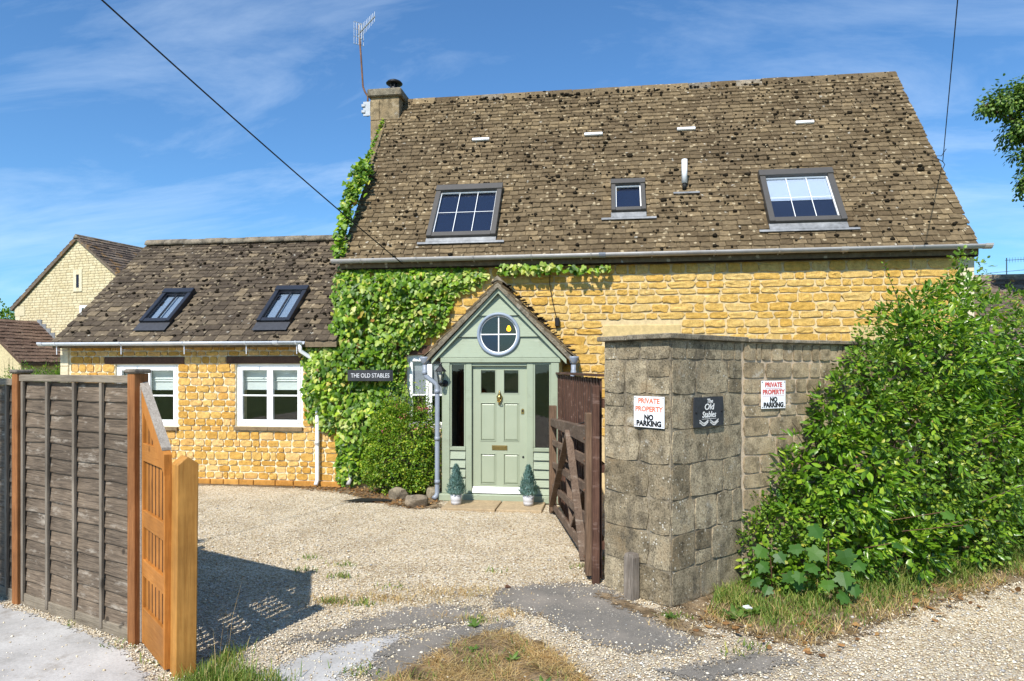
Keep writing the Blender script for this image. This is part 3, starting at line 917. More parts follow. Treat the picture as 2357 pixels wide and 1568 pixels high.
_tcache = {}
def text_mesh(body, size, bold=0.0, shear=0.0, sx=1.0, space=1.0, align='CENTER'):
    cu = bpy.data.curves.new('lettering', 'FONT')
    cu.body = body; cu.size = size; cu.offset = bold; cu.shear = shear; cu.align_x = align; cu.align_y = 'CENTER'
    cu.space_character = space
    cu.extrude = 0.0006; cu.resolution_u = 3
    t = bpy.data.objects.new('tmp', cu); COL.objects.link(t)
    bpy.context.view_layer.update()
    me = bpy.data.meshes.new_from_object(t.evaluated_get(bpy.context.evaluated_depsgraph_get()))
    bpy.data.objects.remove(t)
    if sx != 1.0:
        for v in me.vertices: v.co.x *= sx
    return me

def put_text(name, body, size, mat, parent, fr, a, b, c=0.0, **kw):
    """lettering laid on a frame (origin, u, v, n) at (a,b), c proud of it"""
    me = text_mesh(body, size, **kw)
    me.materials.clear(); me.materials.append(MT[mat])
    O, u, v, n = fr
    p = O + u * a + v * b + n * c - org(parent)
    o = bpy.data.objects.new(name, me); COL.objects.link(o); o.parent = parent
    o.matrix_basis = Matrix(((u.x, v.x, n.x, p.x), (u.y, v.y, n.y, p.y), (u.z, v.z, n.z, p.z), (0, 0, 0, 1)))
    return o

# ================================================================== GROUND
def gz(x, y):
    return 0.006 * np.sin(x * 1.7 + y * 0.6) + 0.005 * np.sin(y * 2.3 - x * 0.9 + 1.0) + 0.003 * np.sin(x * 5.1 + y * 4.3)
g = MB()
S_ = 350
for (x0, x1, y0, y1) in ((-S_, S_, -S_, S_),):
    g.add([(x0, y0, -0.06), (x1, y0, -0.06), (x1, y1, -0.06), (x0, y1, -0.06)], [(0, 1, 2, 3)])
tag(g.build('ground', 'field'), kind='structure')

def poly_dist(P, poly):
    """signed distance to a polygon, positive inside"""
    q = np.array(poly, float); d = np.full(len(P), 99.0)
    for i in range(len(q)):
        a = q[i]; ab = q[(i + 1) % len(q)] - a
        t = np.clip(((P - a) @ ab) / (ab @ ab), 0, 1)
        d = np.minimum(d, np.linalg.norm(P - (a + t[:, None] * ab), axis=1))
    return np.where(in_poly(P, poly), d, -d)

def sheet(name, mat, poly, dz, width=0.16, step=0.06):
    """a layer of ground that thins out raggedly round its outline and follows the undulations"""
    q = np.array(poly); lo = q.min(0) - width; hi = q.max(0) + width
    xs = np.arange(lo[0], hi[0] + step, step); ys = np.arange(lo[1], hi[1] + step, step)
    A, B = np.meshgrid(xs, ys)
    P = np.stack([A.ravel(), B.ravel()], 1)
    e = np.clip(poly_dist(P, poly) / width, -1.5, 1.5)
    nx = len(xs)
    i0 = (np.arange(len(ys) - 1)[:, None] * nx + np.arange(nx - 1)[None]).ravel()
    Q = np.stack([i0, i0 + 1, i0 + 1 + nx, i0 + nx], 1)
    Q = Q[e[Q].max(1) > -1.2]
    used, inv = np.unique(Q, return_inverse=True)
    V = np.concatenate([P[used], (gz(P[used][:, 0], P[used][:, 1]) + dz)[:, None]], 1)
    o = arr_mesh(name, V, inv.reshape(-1, 4), mat, None, True)
    at = o.data.attributes.new('edge', 'FLOAT', 'POINT')
    at.data.foreach_set('value', e[used].astype(np.float32))
    return tag(o, kind='structure')

gx = np.arange(-14, 12.01, 0.1); gy = np.arange(-8, 10.71, 0.1)
GX, GY = np.meshgrid(gx, gy)
GV = np.stack([GX, GY, gz(GX, GY) - 0.004], -1).reshape(-1, 3)
ii = (np.arange(len(gy) - 1)[:, None] * len(gx) + np.arange(len(gx) - 1)[None]).reshape(-1)
tag(arr_mesh('gravel_drive', GV, np.stack([ii, ii + 1, ii + 1 + len(gx), ii + len(gx)], 1), 'gravel', None, True), kind='structure')

TAR = [[(-0.86, 5.86), (-0.62, 5.98), (-0.40, 6.05), (0.0, 6.05), (0.2, 5.75), (0.36, 5.34), (0.66, 4.95), (0.55, 4.70), (0.2, 4.62), (-0.15, 4.78), (-0.5, 5.15), (-0.9, 5.40), (-1.0, 5.6)],
       [(-2.3, 4.48), (-1.95, 4.85), (-1.70, 5.15), (-1.40, 5.34), (-1.10, 5.32), (-0.86, 5.10), (-1.1, 4.92), (-1.55, 4.76), (-1.95, 4.50)],
       [(-1.42, 3.7), (-1.50, 4.22), (-1.52, 4.48), (-1.26, 4.82), (-0.93, 4.98), (-0.64, 5.03), (-0.85, 4.74), (-1.12, 4.42), (-1.18, 4.05), (-1.1, 3.7)],
       [(0.35, 4.35), (0.75, 4.62), (1.05, 4.80), (1.25, 4.66), (0.95, 4.45), (0.6, 4.25)]]
for i, p in enumerate(TAR):
    sheet('tarmac_patch', 'tarmac', p, 0.003 + 0.0016 * i, 0.17)
CONC = [(-9, 6.0), (-5.4, 5.02), (-4.80, 4.80), (-4.05, 4.52), (-3.32, 4.20), (-2.80, 3.80), (-2.6, 3.3), (-2.5, 1.0), (-9, 1.0)]
sheet('concrete_slab', 'concrete', CONC, 0.003, 0.07)
CPATCH = [(-2.2, 4.0), (-2.0, 4.35), (-1.75, 4.6), (-1.5, 4.72), (-1.45, 4.45), (-1.6, 4.1), (-1.75, 3.8), (-2.1, 3.7)]
sheet('concrete_patch', 'concrete', CPATCH, 0.0015, 0.18)
VERGE = [(0.42, 5.42), (0.80, 5.20), (1.36, 4.90), (2.0, 5.35), (2.6, 5.85), (3.6, 6.55), (5.2, 7.9), (8.0, 10.2), (8.0, 12.5), (4.5, 9.6), (2.0, 7.2), (1.15, 6.35), (0.53, 5.58)]
sheet('verge', 'earth', VERGE, 0.006, 0.28, 0.08)
BED = [(-4.4, 10.5), (-4.3, 10.2), (-3.9, 9.85), (-3.5, 9.55), (-3.0, 9.2), (-2.6, 8.95), (-2.3, 9.1), (-2.38, 9.6), (-2.4, 10.5)]
sheet('flower_bed', 'bed', BED, 0.006, 0.16)
WSTRIP = [(-9.5, 10.5), (-9.5, 10.3), (-7, 10.33), (-5, 10.36), (-4.3, 10.25), (-4.3, 10.5)]
sheet('earth_strip', 'earth', WSTRIP, 0.004, 0.10)
MOSSP = [(-0.05, 5.86), (0.12, 5.72), (0.42, 5.42), (0.66, 5.2), (0.82, 4.98), (0.62, 5.02), (0.35, 5.30), (0.10, 5.52), (-0.08, 5.75)]
sheet('moss_patch', 'earth', MOSSP, 0.009, 0.10)
GPATCH = [(-1.42, 3.95), (-1.22, 4.28), (-1.02, 4.68), (-0.78, 4.86), (-0.46, 4.72), (-0.22, 4.42), (-0.08, 4.1), (-0.05, 3.6), (-1.5, 3.6)]
sheet('dead_grass_bed', 'earth', GPATCH, 0.008, 0.14)

# ================================================================== MAIN COTTAGE
cot = thing('stone_cottage', (0.5, 12.0, 0), 'tall golden stone cottage with steep mossy tiled roof, three rooflights and chimney', 'house')
fr = (Vector((0, 10.5, 0)), X3, Z3, -Y3)
E_Y, E_Z, RG_Y, RG_Z = 10.35, 3.70, 13.15, 7.42
XL, XR = -4.31, 5.31
sl = Vector((0, RG_Y - E_Y, RG_Z - E_Z)); SLEN = sl.length; sv = sl.normalized(); sn = Vector((0, -sv.z, sv.y))
WIN_M = (-3.22, -2.47, 0.98, 2.18)
wb = MB()
wall_backing(wb, fr, XL + 0.05, XR - 0.02, -0.05, 3.66, [WIN_M], 0.35)
for x in (XL + 0.05, XR - 0.32):
    wb.prism([(x, 10.86, -0.05), (x, 15.6, -0.05), (x, 15.6, 3.6), (x, 13.15, 6.95), (x, 10.86, 4.05)], (0.3, 0, 0))
wb.box(XL + 0.05, XR - 0.02, 15.61, 15.9, -0.05, 3.6)
cwall = wb.build('wall', 'mortar_main', cot)
obst = [WIN_M, (-3.38, -2.40, 2.18, 2.33), (-2.42, -0.66, 0, 2.12), (-0.05, 1.15, 2.44, 2.64), (3.62, 4.75, 2.30, 2.60)]
rr = random.Random(5)
st = courses(XL + 0.06, 5.08, make_rows(0.9, 3.58, (0.095, 0.165), rr), (0.17, 0.44), obst, rr, 0.021)
items = []
for xc, zc, w, h in st:
    q = proj((xc, 10.48, zc))
    vis = not (q[0] < 990 and q[1] < 1200) and not (q[0] > 1385 and q[1] > 790)
    items.append((fmat(fr, xc, zc, 0.0, w, rr.uniform(0.012, 0.021), h, rr.gauss(0, 0.008)), w * h * (1 if vis else 0.01)))
pieces(cwall, 'stone', 'rough_stone', STONE_B, 'stone_main', items, 290)
for (a, b, c, d) in ((-0.04, 1.14, 2.445, 2.635), (3.63, 4.74, 2.305, 2.595)):
    MB().fbox(fr, a, b, c, d, -0.02, 0.022).build('stone_lintel', 'stone_buff', cwall, bevel=0.006)
z = 0.0
k = 0
while z < 3.6:                                     # rendered corner stones
    h = min(0.42, 3.6 - z)
    MB().fbox(fr, 5.09, 5.30, z + 0.003, z + h - 0.003, -0.05, 0.026).build('quoin', 'stone_pale', cwall, bevel=0.008)
    z += h; k += 1
MB().box(XL + 0.02, XR - 0.0, 10.40, 10.47, 3.575, 3.69).build('fascia_board', 'dark_timber', cot)
# roof
rf = MB()
for s_ in (1, -1):
    pts = []
    for (y, z) in ((E_Y, E_Z), (RG_Y, RG_Z), (RG_Y, RG_Z - 0.22), (E_Y, E_Z - 0.10)):
        pts.append((XL + 0.02, y if s_ == 1 else 2 * RG_Y - y, z - 0.012))
    rf.prism(pts, (XR - XL - 0.04, 0, 0))
croof = rf.build('roof', 'tile_main', cot)
RLS = [(-2.90, -1.75, 0.45, 1.72), (0.095, 0.645, 0.94, 1.70), (2.485, 3.61, 0.56, 1.785)]
rl_off = XL
def rskip(x, s):
    X = x + XL
    return any(a + 0.02 < X < b - 0.02 and c + 0.02 < s < d - 0.02 for a, b, c, d in RLS)
RO = Vector((XL, E_Y, E_Z))
tile_field(croof, 'tile', 'roof_tile', TILE, 'tile_main', RO, X3, sv, sn, XR - XL, SLEN - 0.02, 0.118, 0.108, (0.13, 0.23), 300, skip=rskip)
tile_field(croof, 'tile', 'roof_tile', TILE, 'tile_main', Vector((XR, 2 * RG_Y - E_Y, E_Z)), -X3, Vector((0, -sv.y, sv.z)), Vector((0, sv.z, sv.y)), XR - XL, SLEN - 0.02, 0.4, 0.4, (0.5, 0.8), 0)
x = XL
while x < XR - 0.05:
    w = min(rng.uniform(0.40, 0.48), XR - x)
    m = MB()
    dz = rng.uniform(-0.008, 0.008)
    prof = [(-0.115, -0.13), (-0.055, -0.015), (0.0, 0.032), (0.055, -0.015), (0.115, -0.13)]
    pts = [(x + 0.004, RG_Y + a, RG_Z + b + dz + 0.012) for a, b in prof]
    m.prism(pts, (w - 0.008, 0, 0))
    m.build('ridge_tile', 'ridge_w' if rng.random() < 0.12 else 'tile_main', croof)
    x += w
# moss clumps on the tiles
mp = []; mrad = []
for i in range(2300):
    s_ = SLEN * rng.random() ** 0.85
    x = rng.uniform(XL + 0.1, XR - 0.1)
    dens = 0.42 + 0.58 * (0.5 + 0.5 * math.sin(x * 1.9 + s_ * 1.3) * math.sin(x * 0.7 - s_ * 2.1))
    if rng.random() > dens or any(a - 0.1 < x < b + 0.1 and c - 0.2 < s_ < d + 0.05 for a, b, c, d in RLS): continue
    p = RO + X3 * (x - XL) + sv * s_ + sn * 0.036
    mp.append(p); mrad.append(rng.uniform(0.008, 0.023) + (0.016 if rng.random() < 0.16 else 0))
for i in range(170):
    p = Vector((rng.uniform(XL + 0.2, XR - 0.1), RG_Y - 0.09 - rng.random() * 0.06, RG_Z - 0.07 - rng.random() * 0.08))
    mp.append(p); mrad.append(rng.uniform(0.012, 0.035))
blobs('moss', mp, mrad, 'moss', croof, 0.6, sn)

def rooflight(parent, fr, a, b, c, d, mats, label, bars=(3, 2), blind=None, apron=0.15, inner='white', room='rl_room', hi=0.105, bw=0.085, sill=None):
    """frame fr on the slope; a,b across, c,d up the slope"""
    m = MB()
    m.fbox(fr, a, a + bw, c, d - bw, 0.0, hi)
    m.fbox(fr, b - bw, b, c, d - bw, 0.0, hi)
    m.fbox(fr, a + bw, b - bw, c, c + bw * 1.1, 0.0, hi * 0.9)
    rl = m.build('rooflight', mats[0], parent, bevel=0.004)
    rl['label'] = label
    MB().fbox(fr, a - 0.008, b + 0.008, d - bw * 1.6, d + 0.004, 0.004, hi + 0.018).build('hood', mats[0], rl, bevel=0.004)
    ia, ib, ic, id_ = a + bw, b - bw, c + bw * 1.1, d - bw * 1.6
    MB().fbox(fr, ia, ib, ic, id_, 0.0, 0.006).build('reveal', room, rl)
    f = MB(); t = 0.015
    f.fbox(fr, ia, ia + t, ic, id_, 0.03, 0.058); f.fbox(fr, ib - t, ib, ic, id_, 0.03, 0.058)
    f.fbox(fr, ia + t, ib - t, ic, ic + t * 0.7, 0.03, 0.057); f.fbox(fr, ia + t, ib - t, id_ - t, id_, 0.03, 0.057)
    f.build('sash', inner, rl)
    if blind:
        MB().fbox(fr, ia + t, ib - t, id_ - t - (id_ - ic) * blind, id_ - t - 0.001, 0.016, 0.020).build('blind', 'rl_blind', rl)
    nx, nz = bars
    gx_ = (ib - ia - 2 * t) / nx; gz_ = (id_ - ic - 1.7 * t) / nz
    for i in range(nx):
        for j in range(nz):
            MB().fbox(fr, ia + t + gx_ * i + 0.003, ia + t + gx_ * (i + 1) - 0.003, ic + t * 0.7 + gz_ * j + 0.003, ic + t * 0.7 + gz_ * (j + 1) - 0.003, 0.034, 0.040).build('pane', 'glass_roof', rl)
    for i in range(1, nx):
        w_ = 0.0042 if inner == 'white' else 0.013
        MB().fbox(fr, ia + t + gx_ * i - w_, ia + t + gx_ * i + w_, ic + t * 0.7, id_ - t, 0.041, 0.050 if inner == 'white' else 0.062).build('glazing_bar', inner, rl)
    for j in range(1, nz):
        MB().fbox(fr, ia + t, ib - t, ic + t * 0.7 + gz_ * j - 0.0038, ic + t * 0.7 + gz_ * j + 0.0038, 0.0505, 0.055).build('glazing_bar', inner, rl)
    if mats[1]:
        fl = MB()
        fl.fbox(fr, a - 0.005, b + 0.005, c - apron, c - 0.004, 0.038, 0.046)
        if sill: fl.fbox(fr, a - sill, b + sill, c - apron - 0.045, c - apron, 0.034, 0.043)
        fl.build('flashing', mats[1], rl)
    return rl
fr_roof = (Vector((0, E_Y, E_Z)) + sn * 0.012, X3, sv, sn)
rooflight(croof, fr_roof, *RLS[0], ('rl_frame', 'lead'), 'six-pane rooflight at the chimney end of the roof', (3, 2), sill=0.14, apron=0.09)
rooflight(croof, fr_roof, *RLS[1], ('rl_frame', 'lead'), 'small single-pane rooflight in the middle of the roof', (1, 1), sill=0.16, apron=0.12, bw=0.070)
rooflight(croof, fr_roof, *RLS[2], ('rl_frame', 'lead'), 'rooflight with white blind half drawn', (3, 2), blind=0.52, sill=0.16, apron=0.13)
# white vent slots
for a, b, s_ in ((-2.464, -2.142, 3.135), (-0.382, -0.051, 3.128), (1.272, 1.591, 3.15), (3.30, 3.604, 3.173)):
    MB().fbox(fr_roof, a, b, s_ - 0.03, s_ + 0.03, 0.02, 0.062).build('roof_vent', 'white_upvc', croof, bevel=0.008)
# soil pipe through the roof
pb = fr_roof[0] + X3 * 1.29 + sv * 1.50
vp = MB().tube([pb + sn * 0.0, pb + Z3 * 0.14], 0.034, 10).build('vent_pipe', 'rubber', croof, True)
MB().tube([pb + Z3 * 0.11, pb + Z3 * 0.50], 0.047, 12).build('pipe_sleeve', 'white_upvc', vp, True)
MB().fbox(fr_roof, 1.10, 1.52, 1.36, 1.40, 0.034, 0.044).build('flashing', 'lead', vp)

def half_gutter(mb, x0, x1, y, z, r):
    n = 8
    out = [(math.cos(math.pi + math.pi * k / n) * r, math.sin(math.pi + math.pi * k / n) * r) for k in range(n + 1)]
    inn = [(a * 0.9, b * 0.9 + 0.002) for a, b in reversed(out)]
    mb.prism([(x0, y + a, z + b) for a, b in out + inn], (x1 - x0, 0, 0))
gm = MB(); half_gutter(gm, XL - 0.09, XR + 0.11, 10.285, 3.725, 0.062)
gut = gm.build('gutter', 'gutter_m', cot, True)
for x in np.arange(-3.9, 5.3, 0.92):
    b = MB(); half_gutter(b, x - 0.012, x + 0.012, 10.285, 3.728, 0.068); b.bar((x, 10.34, 3.67), (x, 10.41, 3.62), 0.02, 0.02)
    b.build('bracket', 'gutter_m', gut)
for x in (-0.05, 3.45, XR + 0.06):
    b = MB(); half_gutter(b, x - 0.05, x + 0.05, 10.285, 3.729, 0.071); b.build('union', 'pipe_grey' if x < 1 else 'gutter_m', gut)

# small casement beside the porch
def window(parent, fr, a, b, c, d, setback, cols, label, blind=None, hbar=0.5, fw=0.055, room_d=1.2, glass_m='glass', split=None, blind_mat='blind'):
    m = MB()
    n1 = -setback; n0 = n1 - 0.07
    m.fbox(fr, a, a + fw, c, d, n0, n1); m.fbox(fr, b - fw, b, c, d, n0, n1)
    m.fbox(fr, a + fw, b - fw, c, c + fw * 1.1, n0, n1 + 0.001); m.fbox(fr, a + fw, b - fw, d - fw, d, n0, n1 + 0.001)
    w = m.build('window', 'white', parent, bevel=0.004)
    w['label'] = label
    cw = (b - a - 2 * fw) / cols
    for i in range(cols):
        sa = a + fw + cw * i; sb = sa + cw
        t = 0.052
        s_ = MB(); p1 = n1 + 0.014; p0 = n1 - 0.045
        c1, d1 = c + fw * 1.1, d - fw
        s_.fbox(fr, sa + 0.003, sa + t, c1, d1, p0, p1); s_.fbox(fr, sb - t, sb - 0.003, c1, d1, p0, p1)
        s_.fbox(fr, sa + t, sb - t, c1, c1 + t, p0, p1 - 0.001); s_.fbox(fr, sa + t, sb - t, d1 - t, d1, p0, p1 - 0.001)
        zm = c1 + (d1 - c1) * hbar
        if split: zm = split
        s_.fbox(fr, sa + t, sb - t, zm - 0.013, zm + 0.013, p0, p1 - 0.004)
        s_.build('sash', 'white', w, bevel=0.003)
        for z0, z1 in ((c1 + t, zm - 0.013), (zm + 0.013, d1 - t)):
            MB().fbox(fr, sa + t, sb - t, z0, z1, p1 - 0.030, p1 - 0.024).build('pane', glass_m, w)
        if blind:
            bl = MB()
            z_hi = d1 - 0.01; L = (d1 - c1) * blind
            zs = [z_hi, z_hi - L * 0.42, z_hi - L * 0.50, z_hi - L * 0.52, z_hi - L * 0.60, z_hi - L * 0.62, z_hi - L]
            ys = [0.0, 0.0, 0.022, 0.0, 0.022, 0.0, 0.004]
            for q in range(len(zs) - 1):
                pts = []
                O, u_, v_, n_ = fr
                aa, bb = sa + 0.02, sb - 0.02
                bl.add([O + u_ * aa + v_ * zs[q] + n_ * (n1 - 0.10 + ys[q]), O + u_ * bb + v_ * zs[q] + n_ * (n1 - 0.10 + ys[q]),
                        O + u_ * bb + v_ * zs[q + 1] + n_ * (n1 - 0.10 + ys[q + 1]), O + u_ * aa + v_ * zs[q + 1] + n_ * (n1 - 0.10 + ys[q + 1])], [(0, 1, 2, 3)])
            bl.build('blind', blind_mat, w)
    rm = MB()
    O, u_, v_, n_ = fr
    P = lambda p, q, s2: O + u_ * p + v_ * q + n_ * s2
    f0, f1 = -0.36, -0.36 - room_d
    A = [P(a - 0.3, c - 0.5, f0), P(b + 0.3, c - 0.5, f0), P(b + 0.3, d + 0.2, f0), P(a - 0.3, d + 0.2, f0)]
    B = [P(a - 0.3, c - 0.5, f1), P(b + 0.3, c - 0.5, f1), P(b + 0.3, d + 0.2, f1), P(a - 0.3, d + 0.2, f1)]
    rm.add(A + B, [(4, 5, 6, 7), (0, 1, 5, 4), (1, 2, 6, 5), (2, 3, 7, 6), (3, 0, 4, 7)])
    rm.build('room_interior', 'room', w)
    return w
wm = window(cot, fr, *WIN_M, 0.04, 2, 'white casement with grey blind beside the porch', blind=None, split=1.53, fw=0.05)
MB().fbox(fr, WIN_M[0] + 0.05, WIN_M[1] - 0.05, 1.5, 2.12, -0.10, -0.095).build('blind', 'grey_blind', wm)
MB().fbox(fr, -3.37, -2.41, 2.183, 2.325, -0.05, 0.03).build('lintel', 'lintel', cot, bevel=0.006)
# cable and junction box down the wall
cb = MB().tube([(-0.86, 10.46, 3.55), (-0.87, 10.455, 3.3), (-0.83, 10.45, 3.05), (-0.78, 10.45, 2.82), (-0.755, 10.45, 2.75)], 0.006, 6)
cb.tube([(-0.75, 10.45, 2.63), (-0.77, 10.44, 2.58), (-0.85, 10.40, 2.58), (-1.0, 10.35, 2.70), (-1.2, 10.30, 2.95), (-1.4, 10.3, 3.1)], 0.006, 6)
cbo = cb.build('wall_cable', 'cable', cot, True)
MB().box(-0.785, -0.715, 10.41, 10.475, 2.62, 2.76).build('junction_box', 'cable', cbo, bevel=0.01)

# chimney
CX0, CX1, CY0, CY1 = -4.65, -4.05, 12.75, 13.65
cm = MB(); cm.box(CX0 + 0.01, CX1 - 0.01, CY0 + 0.01, CY1 - 0.01, 3.0, 7.44)
chim = cm.build('chimney', 'chimney', cot)
z = 4.3
while z < 7.3:
    h = min(rng.uniform(0.30, 0.42), 7.37 - z)
    cut = rng.uniform(0.3, 0.7)
    for a, b in ((CX0, CX0 + (CX1 - CX0) * cut), (CX0 + (CX1 - CX0) * cut, CX1)):
        MB().box(a + 0.003, b - 0.003, CY0 - 0.004, CY0 + 0.3, z + 0.004, z + h - 0.004).build('block', 'chimney', chim, bevel=0.008)
    MB().box(CX1 - 0.3, CX1 + 0.004, CY0 + 0.302, CY1, z + 0.004, z + h - 0.004).build('block', 'chimney', chim, bevel=0.008)
    z += h
MB().box(CX0 - 0.05, CX1 + 0.05, CY0 - 0.05, CY1 + 0.05, 7.375, 7.53).build('cap', 'coping', chim, bevel=0.02)
cw = MB().lathe((-4.25, 13.05, 7.53), [(0.09, 0), (0.09, 0.20)], 14)
cwo = cw.build('cowl', 'iron', chim, True)
MB().lathe((-4.25, 13.05, 7.745), [(0.165, 0.0), (0.168, 0.012), (0.14, 0.045), (0.08, 0.075), (0.01, 0.09)], 20).build('cowl_cap', 'iron', cwo, True)
b = MB()
for k in range(10):
    a = 2 * math.pi * k / 10
    b.bar((-4.25 + 0.115 * math.cos(a), 13.05 + 0.115 * math.sin(a), 7.53), (-4.25 + 0.115 * math.cos(a), 13.05 + 0.115 * math.sin(a), 7.76), 0.008, 0.008)
b.build('cowl_mesh', 'iron', cwo)

# ================================================================== WING
wing = thing('cottage_wing', (-6.9, 11.5, 0), 'low single-storey golden stone wing with brown tiled roof and two black rooflights', 'house')
WXL, WXR = -9.51, -4.33
WEY, WEZ, WRY, WRZ = 10.30, 2.405, 12.75, 4.56
W1 = (-8.454, -7.262, 0.965, 2.035); W2 = (-6.20, -5.0, 0.985, 2.04)
wb = MB()
wall_backing(wb, fr, WXL, WXR, -0.05, 2.42, [W1, W2], 0.35)
for x in (WXL + 0.001,):
    wb.prism([(x, 10.86, -0.05), (x, 15.1, -0.05), (x, 15.1, 2.4), (x, 12.75, 4.35), (x, 10.86, 2.7)], (0.3, 0, 0))
wb.box(WXL, WXR, 15.11, 15.4, -0.05, 2.35)
wwall = wb.build('wall', 'mortar_wing', wing)
rr = random.Random(9)
obst = [W1, W2, (-8.646, -7.141, 2.035, 2.165), (-6.365, -4.95, 2.04, 2.172), (-8.47, -7.245, 0.89, 0.965), (-6.222, -4.985, 0.905, 0.985), (-9.6, -9.34, -1, 3)]
rows = make_rows(0.10, 2.04, (0.085, 0.148), rr) + [(2.04, 2.172), (2.172, 2.26), (2.26, 2.36)]
st = courses(WXL + 0.2, WXR, rows, (0.145, 0.265), obst, rr, 0.019)
items = []
for xc, zc, w, h in st:
    q = proj((xc, 10.48, zc))
    vis = not (q[0] < 440 and q[1] > 865) and q[0] < 770 and not (q[0] < 330 and q[1] > 850)
    items.append((fmat(fr, xc, zc, 0.0, w, rr.uniform(0.012, 0.026), h, rr.gauss(0, 0.01)), w * h * (1 if vis else 0.01)))
pieces(wwall, 'stone', 'wall_stone', STONE_A, 'stone_wing', items, 300)
x = WXL + 0.1
while x < WXR:
    w = rng.uniform(0.22, 0.42)
    MB().fbox(fr, x + 0.006, min(x + w - 0.006, WXR + 0.05), 0.0, 0.088, -0.02, 0.045).build('plinth_stone', 'stone_plinth', wwall, bevel=0.008)
    x += w
z = 0.0
while z < 2.35:
    h = min(0.40, 2.36 - z)
    MB().fbox(fr, -9.505, -9.345, z + 0.004, z + h - 0.004, -0.05, 0.024).build('quoin', 'stone_pale', wwall, bevel=0.008)
    z += h
for (a, b, c, d) in ((-8.646, -7.141, 2.04, 2.163), (-6.365, -4.95, 2.045, 2.17)):
    MB().fbox(fr, a, b, c, d, -0.08, 0.020).build('lintel', 'lintel', wwall, bevel=0.006)
for Wd, nm in ((W1, 'white casement window half hidden by the fence'), (W2, 'white casement window beside the ivy')):
    w_ = window(wing, fr, *Wd, 0.035, 2, nm, blind=0.40, hbar=0.49)
    for k in range(2):
        half = (Wd[1] - Wd[0]) / 2 + 0.015
        MB().fbox(fr, Wd[0] - 0.018 + k * half + 0.002, Wd[0] - 0.018 + (k + 1) * half - 0.002, Wd[2] - 0.068, Wd[2] - 0.004, -0.06, 0.055).build('sill_tile', 'sill', w_, bevel=0.006)
wsl = Vector((0, WRY - WEY, WRZ - WEZ)); WLEN = wsl.length; wv = wsl.normalized(); wn = Vector((0, -wv.z, wv.y))
rf = MB()
for s_ in (1, -1):
    pts = [(WXL + 0.02, y if s_ == 1 else 2 * WRY - y, z - 0.012) for (y, z) in ((WEY, WEZ), (WRY, WRZ), (WRY, WRZ - 0.2), (WEY, WEZ - 0.08))]
    rf.prism(pts, (WXR - WXL - 0.02, 0, 0))
wroof = rf.build('roof', 'tile_wing', wing)
WRL = [(-8.08, -7.50, 0.48, 1.44), (-5.88, -5.28, 0.46, 1.46)]
def wskip(x, s):
    X = x + WXL
    return any(a + 0.02 < X < b - 0.02 and c - 0.02 < s < d - 0.02 for a, b, c, d in WRL)
WO = Vector((WXL, WEY, WEZ))
tile_field(wroof, 'tile', 'roof_tile', TILE, 'tile_wing', WO, X3, wv, wn, WXR - WXL, WLEN - 0.03, 0.152, 0.105, (0.15, 0.26), 300, skip=wskip)
tile_field(wroof, 'tile', 'roof_tile', TILE, 'tile_wing', Vector((WXR, 2 * WRY - WEY, WEZ)), -X3, Vector((0, -wv.y, wv.z)), Vector((0, wv.z, wv.y)), WXR - WXL, WLEN - 0.03, 0.4, 0.4, (0.5, 0.8), 0)
x = WXL + 0.02
while x < WXR - 0.03:
    w = min(0.44, WXR - x)
    m = MB(); n = 8
    dz = rng.uniform(-0.006, 0.006)
    out = [(math.cos(math.pi * k / n) * 0.14, math.sin(math.pi * k / n) * 0.13 - 0.035) for k in range(n + 1)]
    m.prism([(x + 0.004, WRY + a, WRZ + b + dz) for a, b in out], (w - 0.012, 0, 0))
    m.build('ridge_tile', 'ridge_w', wroof, True)
    x += w
mp = []; mrad = []
for i in range(950):
    s_ = WLEN * rng.random() ** 0.8; x = rng.uniform(WXL + 0.1, WXR - 0.1)
    dens = 0.2 + 0.8 * min(1, (x - WXL) / 5.0) * (0.4 + 0.6 * s_ / WLEN)
    if rng.random() > dens or any(a - 0.1 < x < b + 0.1 and c - 0.3 < s_ < d + 0.05 for a, b, c, d in WRL): continue
    mp.append(WO + X3 * (x - WXL) + wv * s_ + wn * 0.036); mrad.append(rng.uniform(0.010, 0.034))
blobs('moss', mp, mrad, 'moss', wroof, 0.6, wn)
fr_wr = (Vector((0, WEY, WEZ)) + wn * 0.012, X3, wv, wn)
for i, q in enumerate(WRL):
    rooflight(wroof, fr_wr, *q, ('rl_black', 'dark_lead'), ('black rooflight nearer the far gable' if i == 0 else 'black rooflight nearer the ivy'), (2, 1), apron=0.22, inner='rl_black', room='rl_pale', hi=0.095, bw=0.075)
gm = MB(); half_gutter(gm, WXL - 0.17, -4.87, 10.235, 2.405, 0.058)
gut = gm.build('gutter', 'gutter_w', wing, True)
for x in (-9.35, -8.13, -6.97, -5.86, -4.98):
    b = MB(); half_gutter(b, x - 0.014, x + 0.014, 10.235, 2.409, 0.065)
    b.bar((x, 10.235, 2.36), (x, 10.24, 2.20), 0.012, 0.012); b.bar((x, 10.24, 2.28), (x, 10.48, 2.28), 0.014, 0.014)
    b.build('bracket', 'gutter_w', gut)
for x in (WXL - 0.13, -5.33):
    b = MB(); half_gutter(b, x - 0.045, x + 0.045, 10.235, 2.409, 0.066); b.build('union', 'gutter_w', gut)
dp = MB().tube([(-4.93, 10.24, 2.36), (-4.93, 10.26, 2.25), (-4.75, 10.40, 2.10), (-4.71, 10.42, 2.0), (-4.71, 10.42, 0.12), (-4.71, 10.36, 0.05)], 0.034, 12)
dpo = dp.build('downpipe', 'white_upvc', wing, True)
for z in (0.72, 1.55):
    MB().tube([(-4.71, 10.42, z - 0.02), (-4.71, 10.42, z + 0.02)], 0.042, 12).build('pipe_clip', 'gutter_m', dpo)
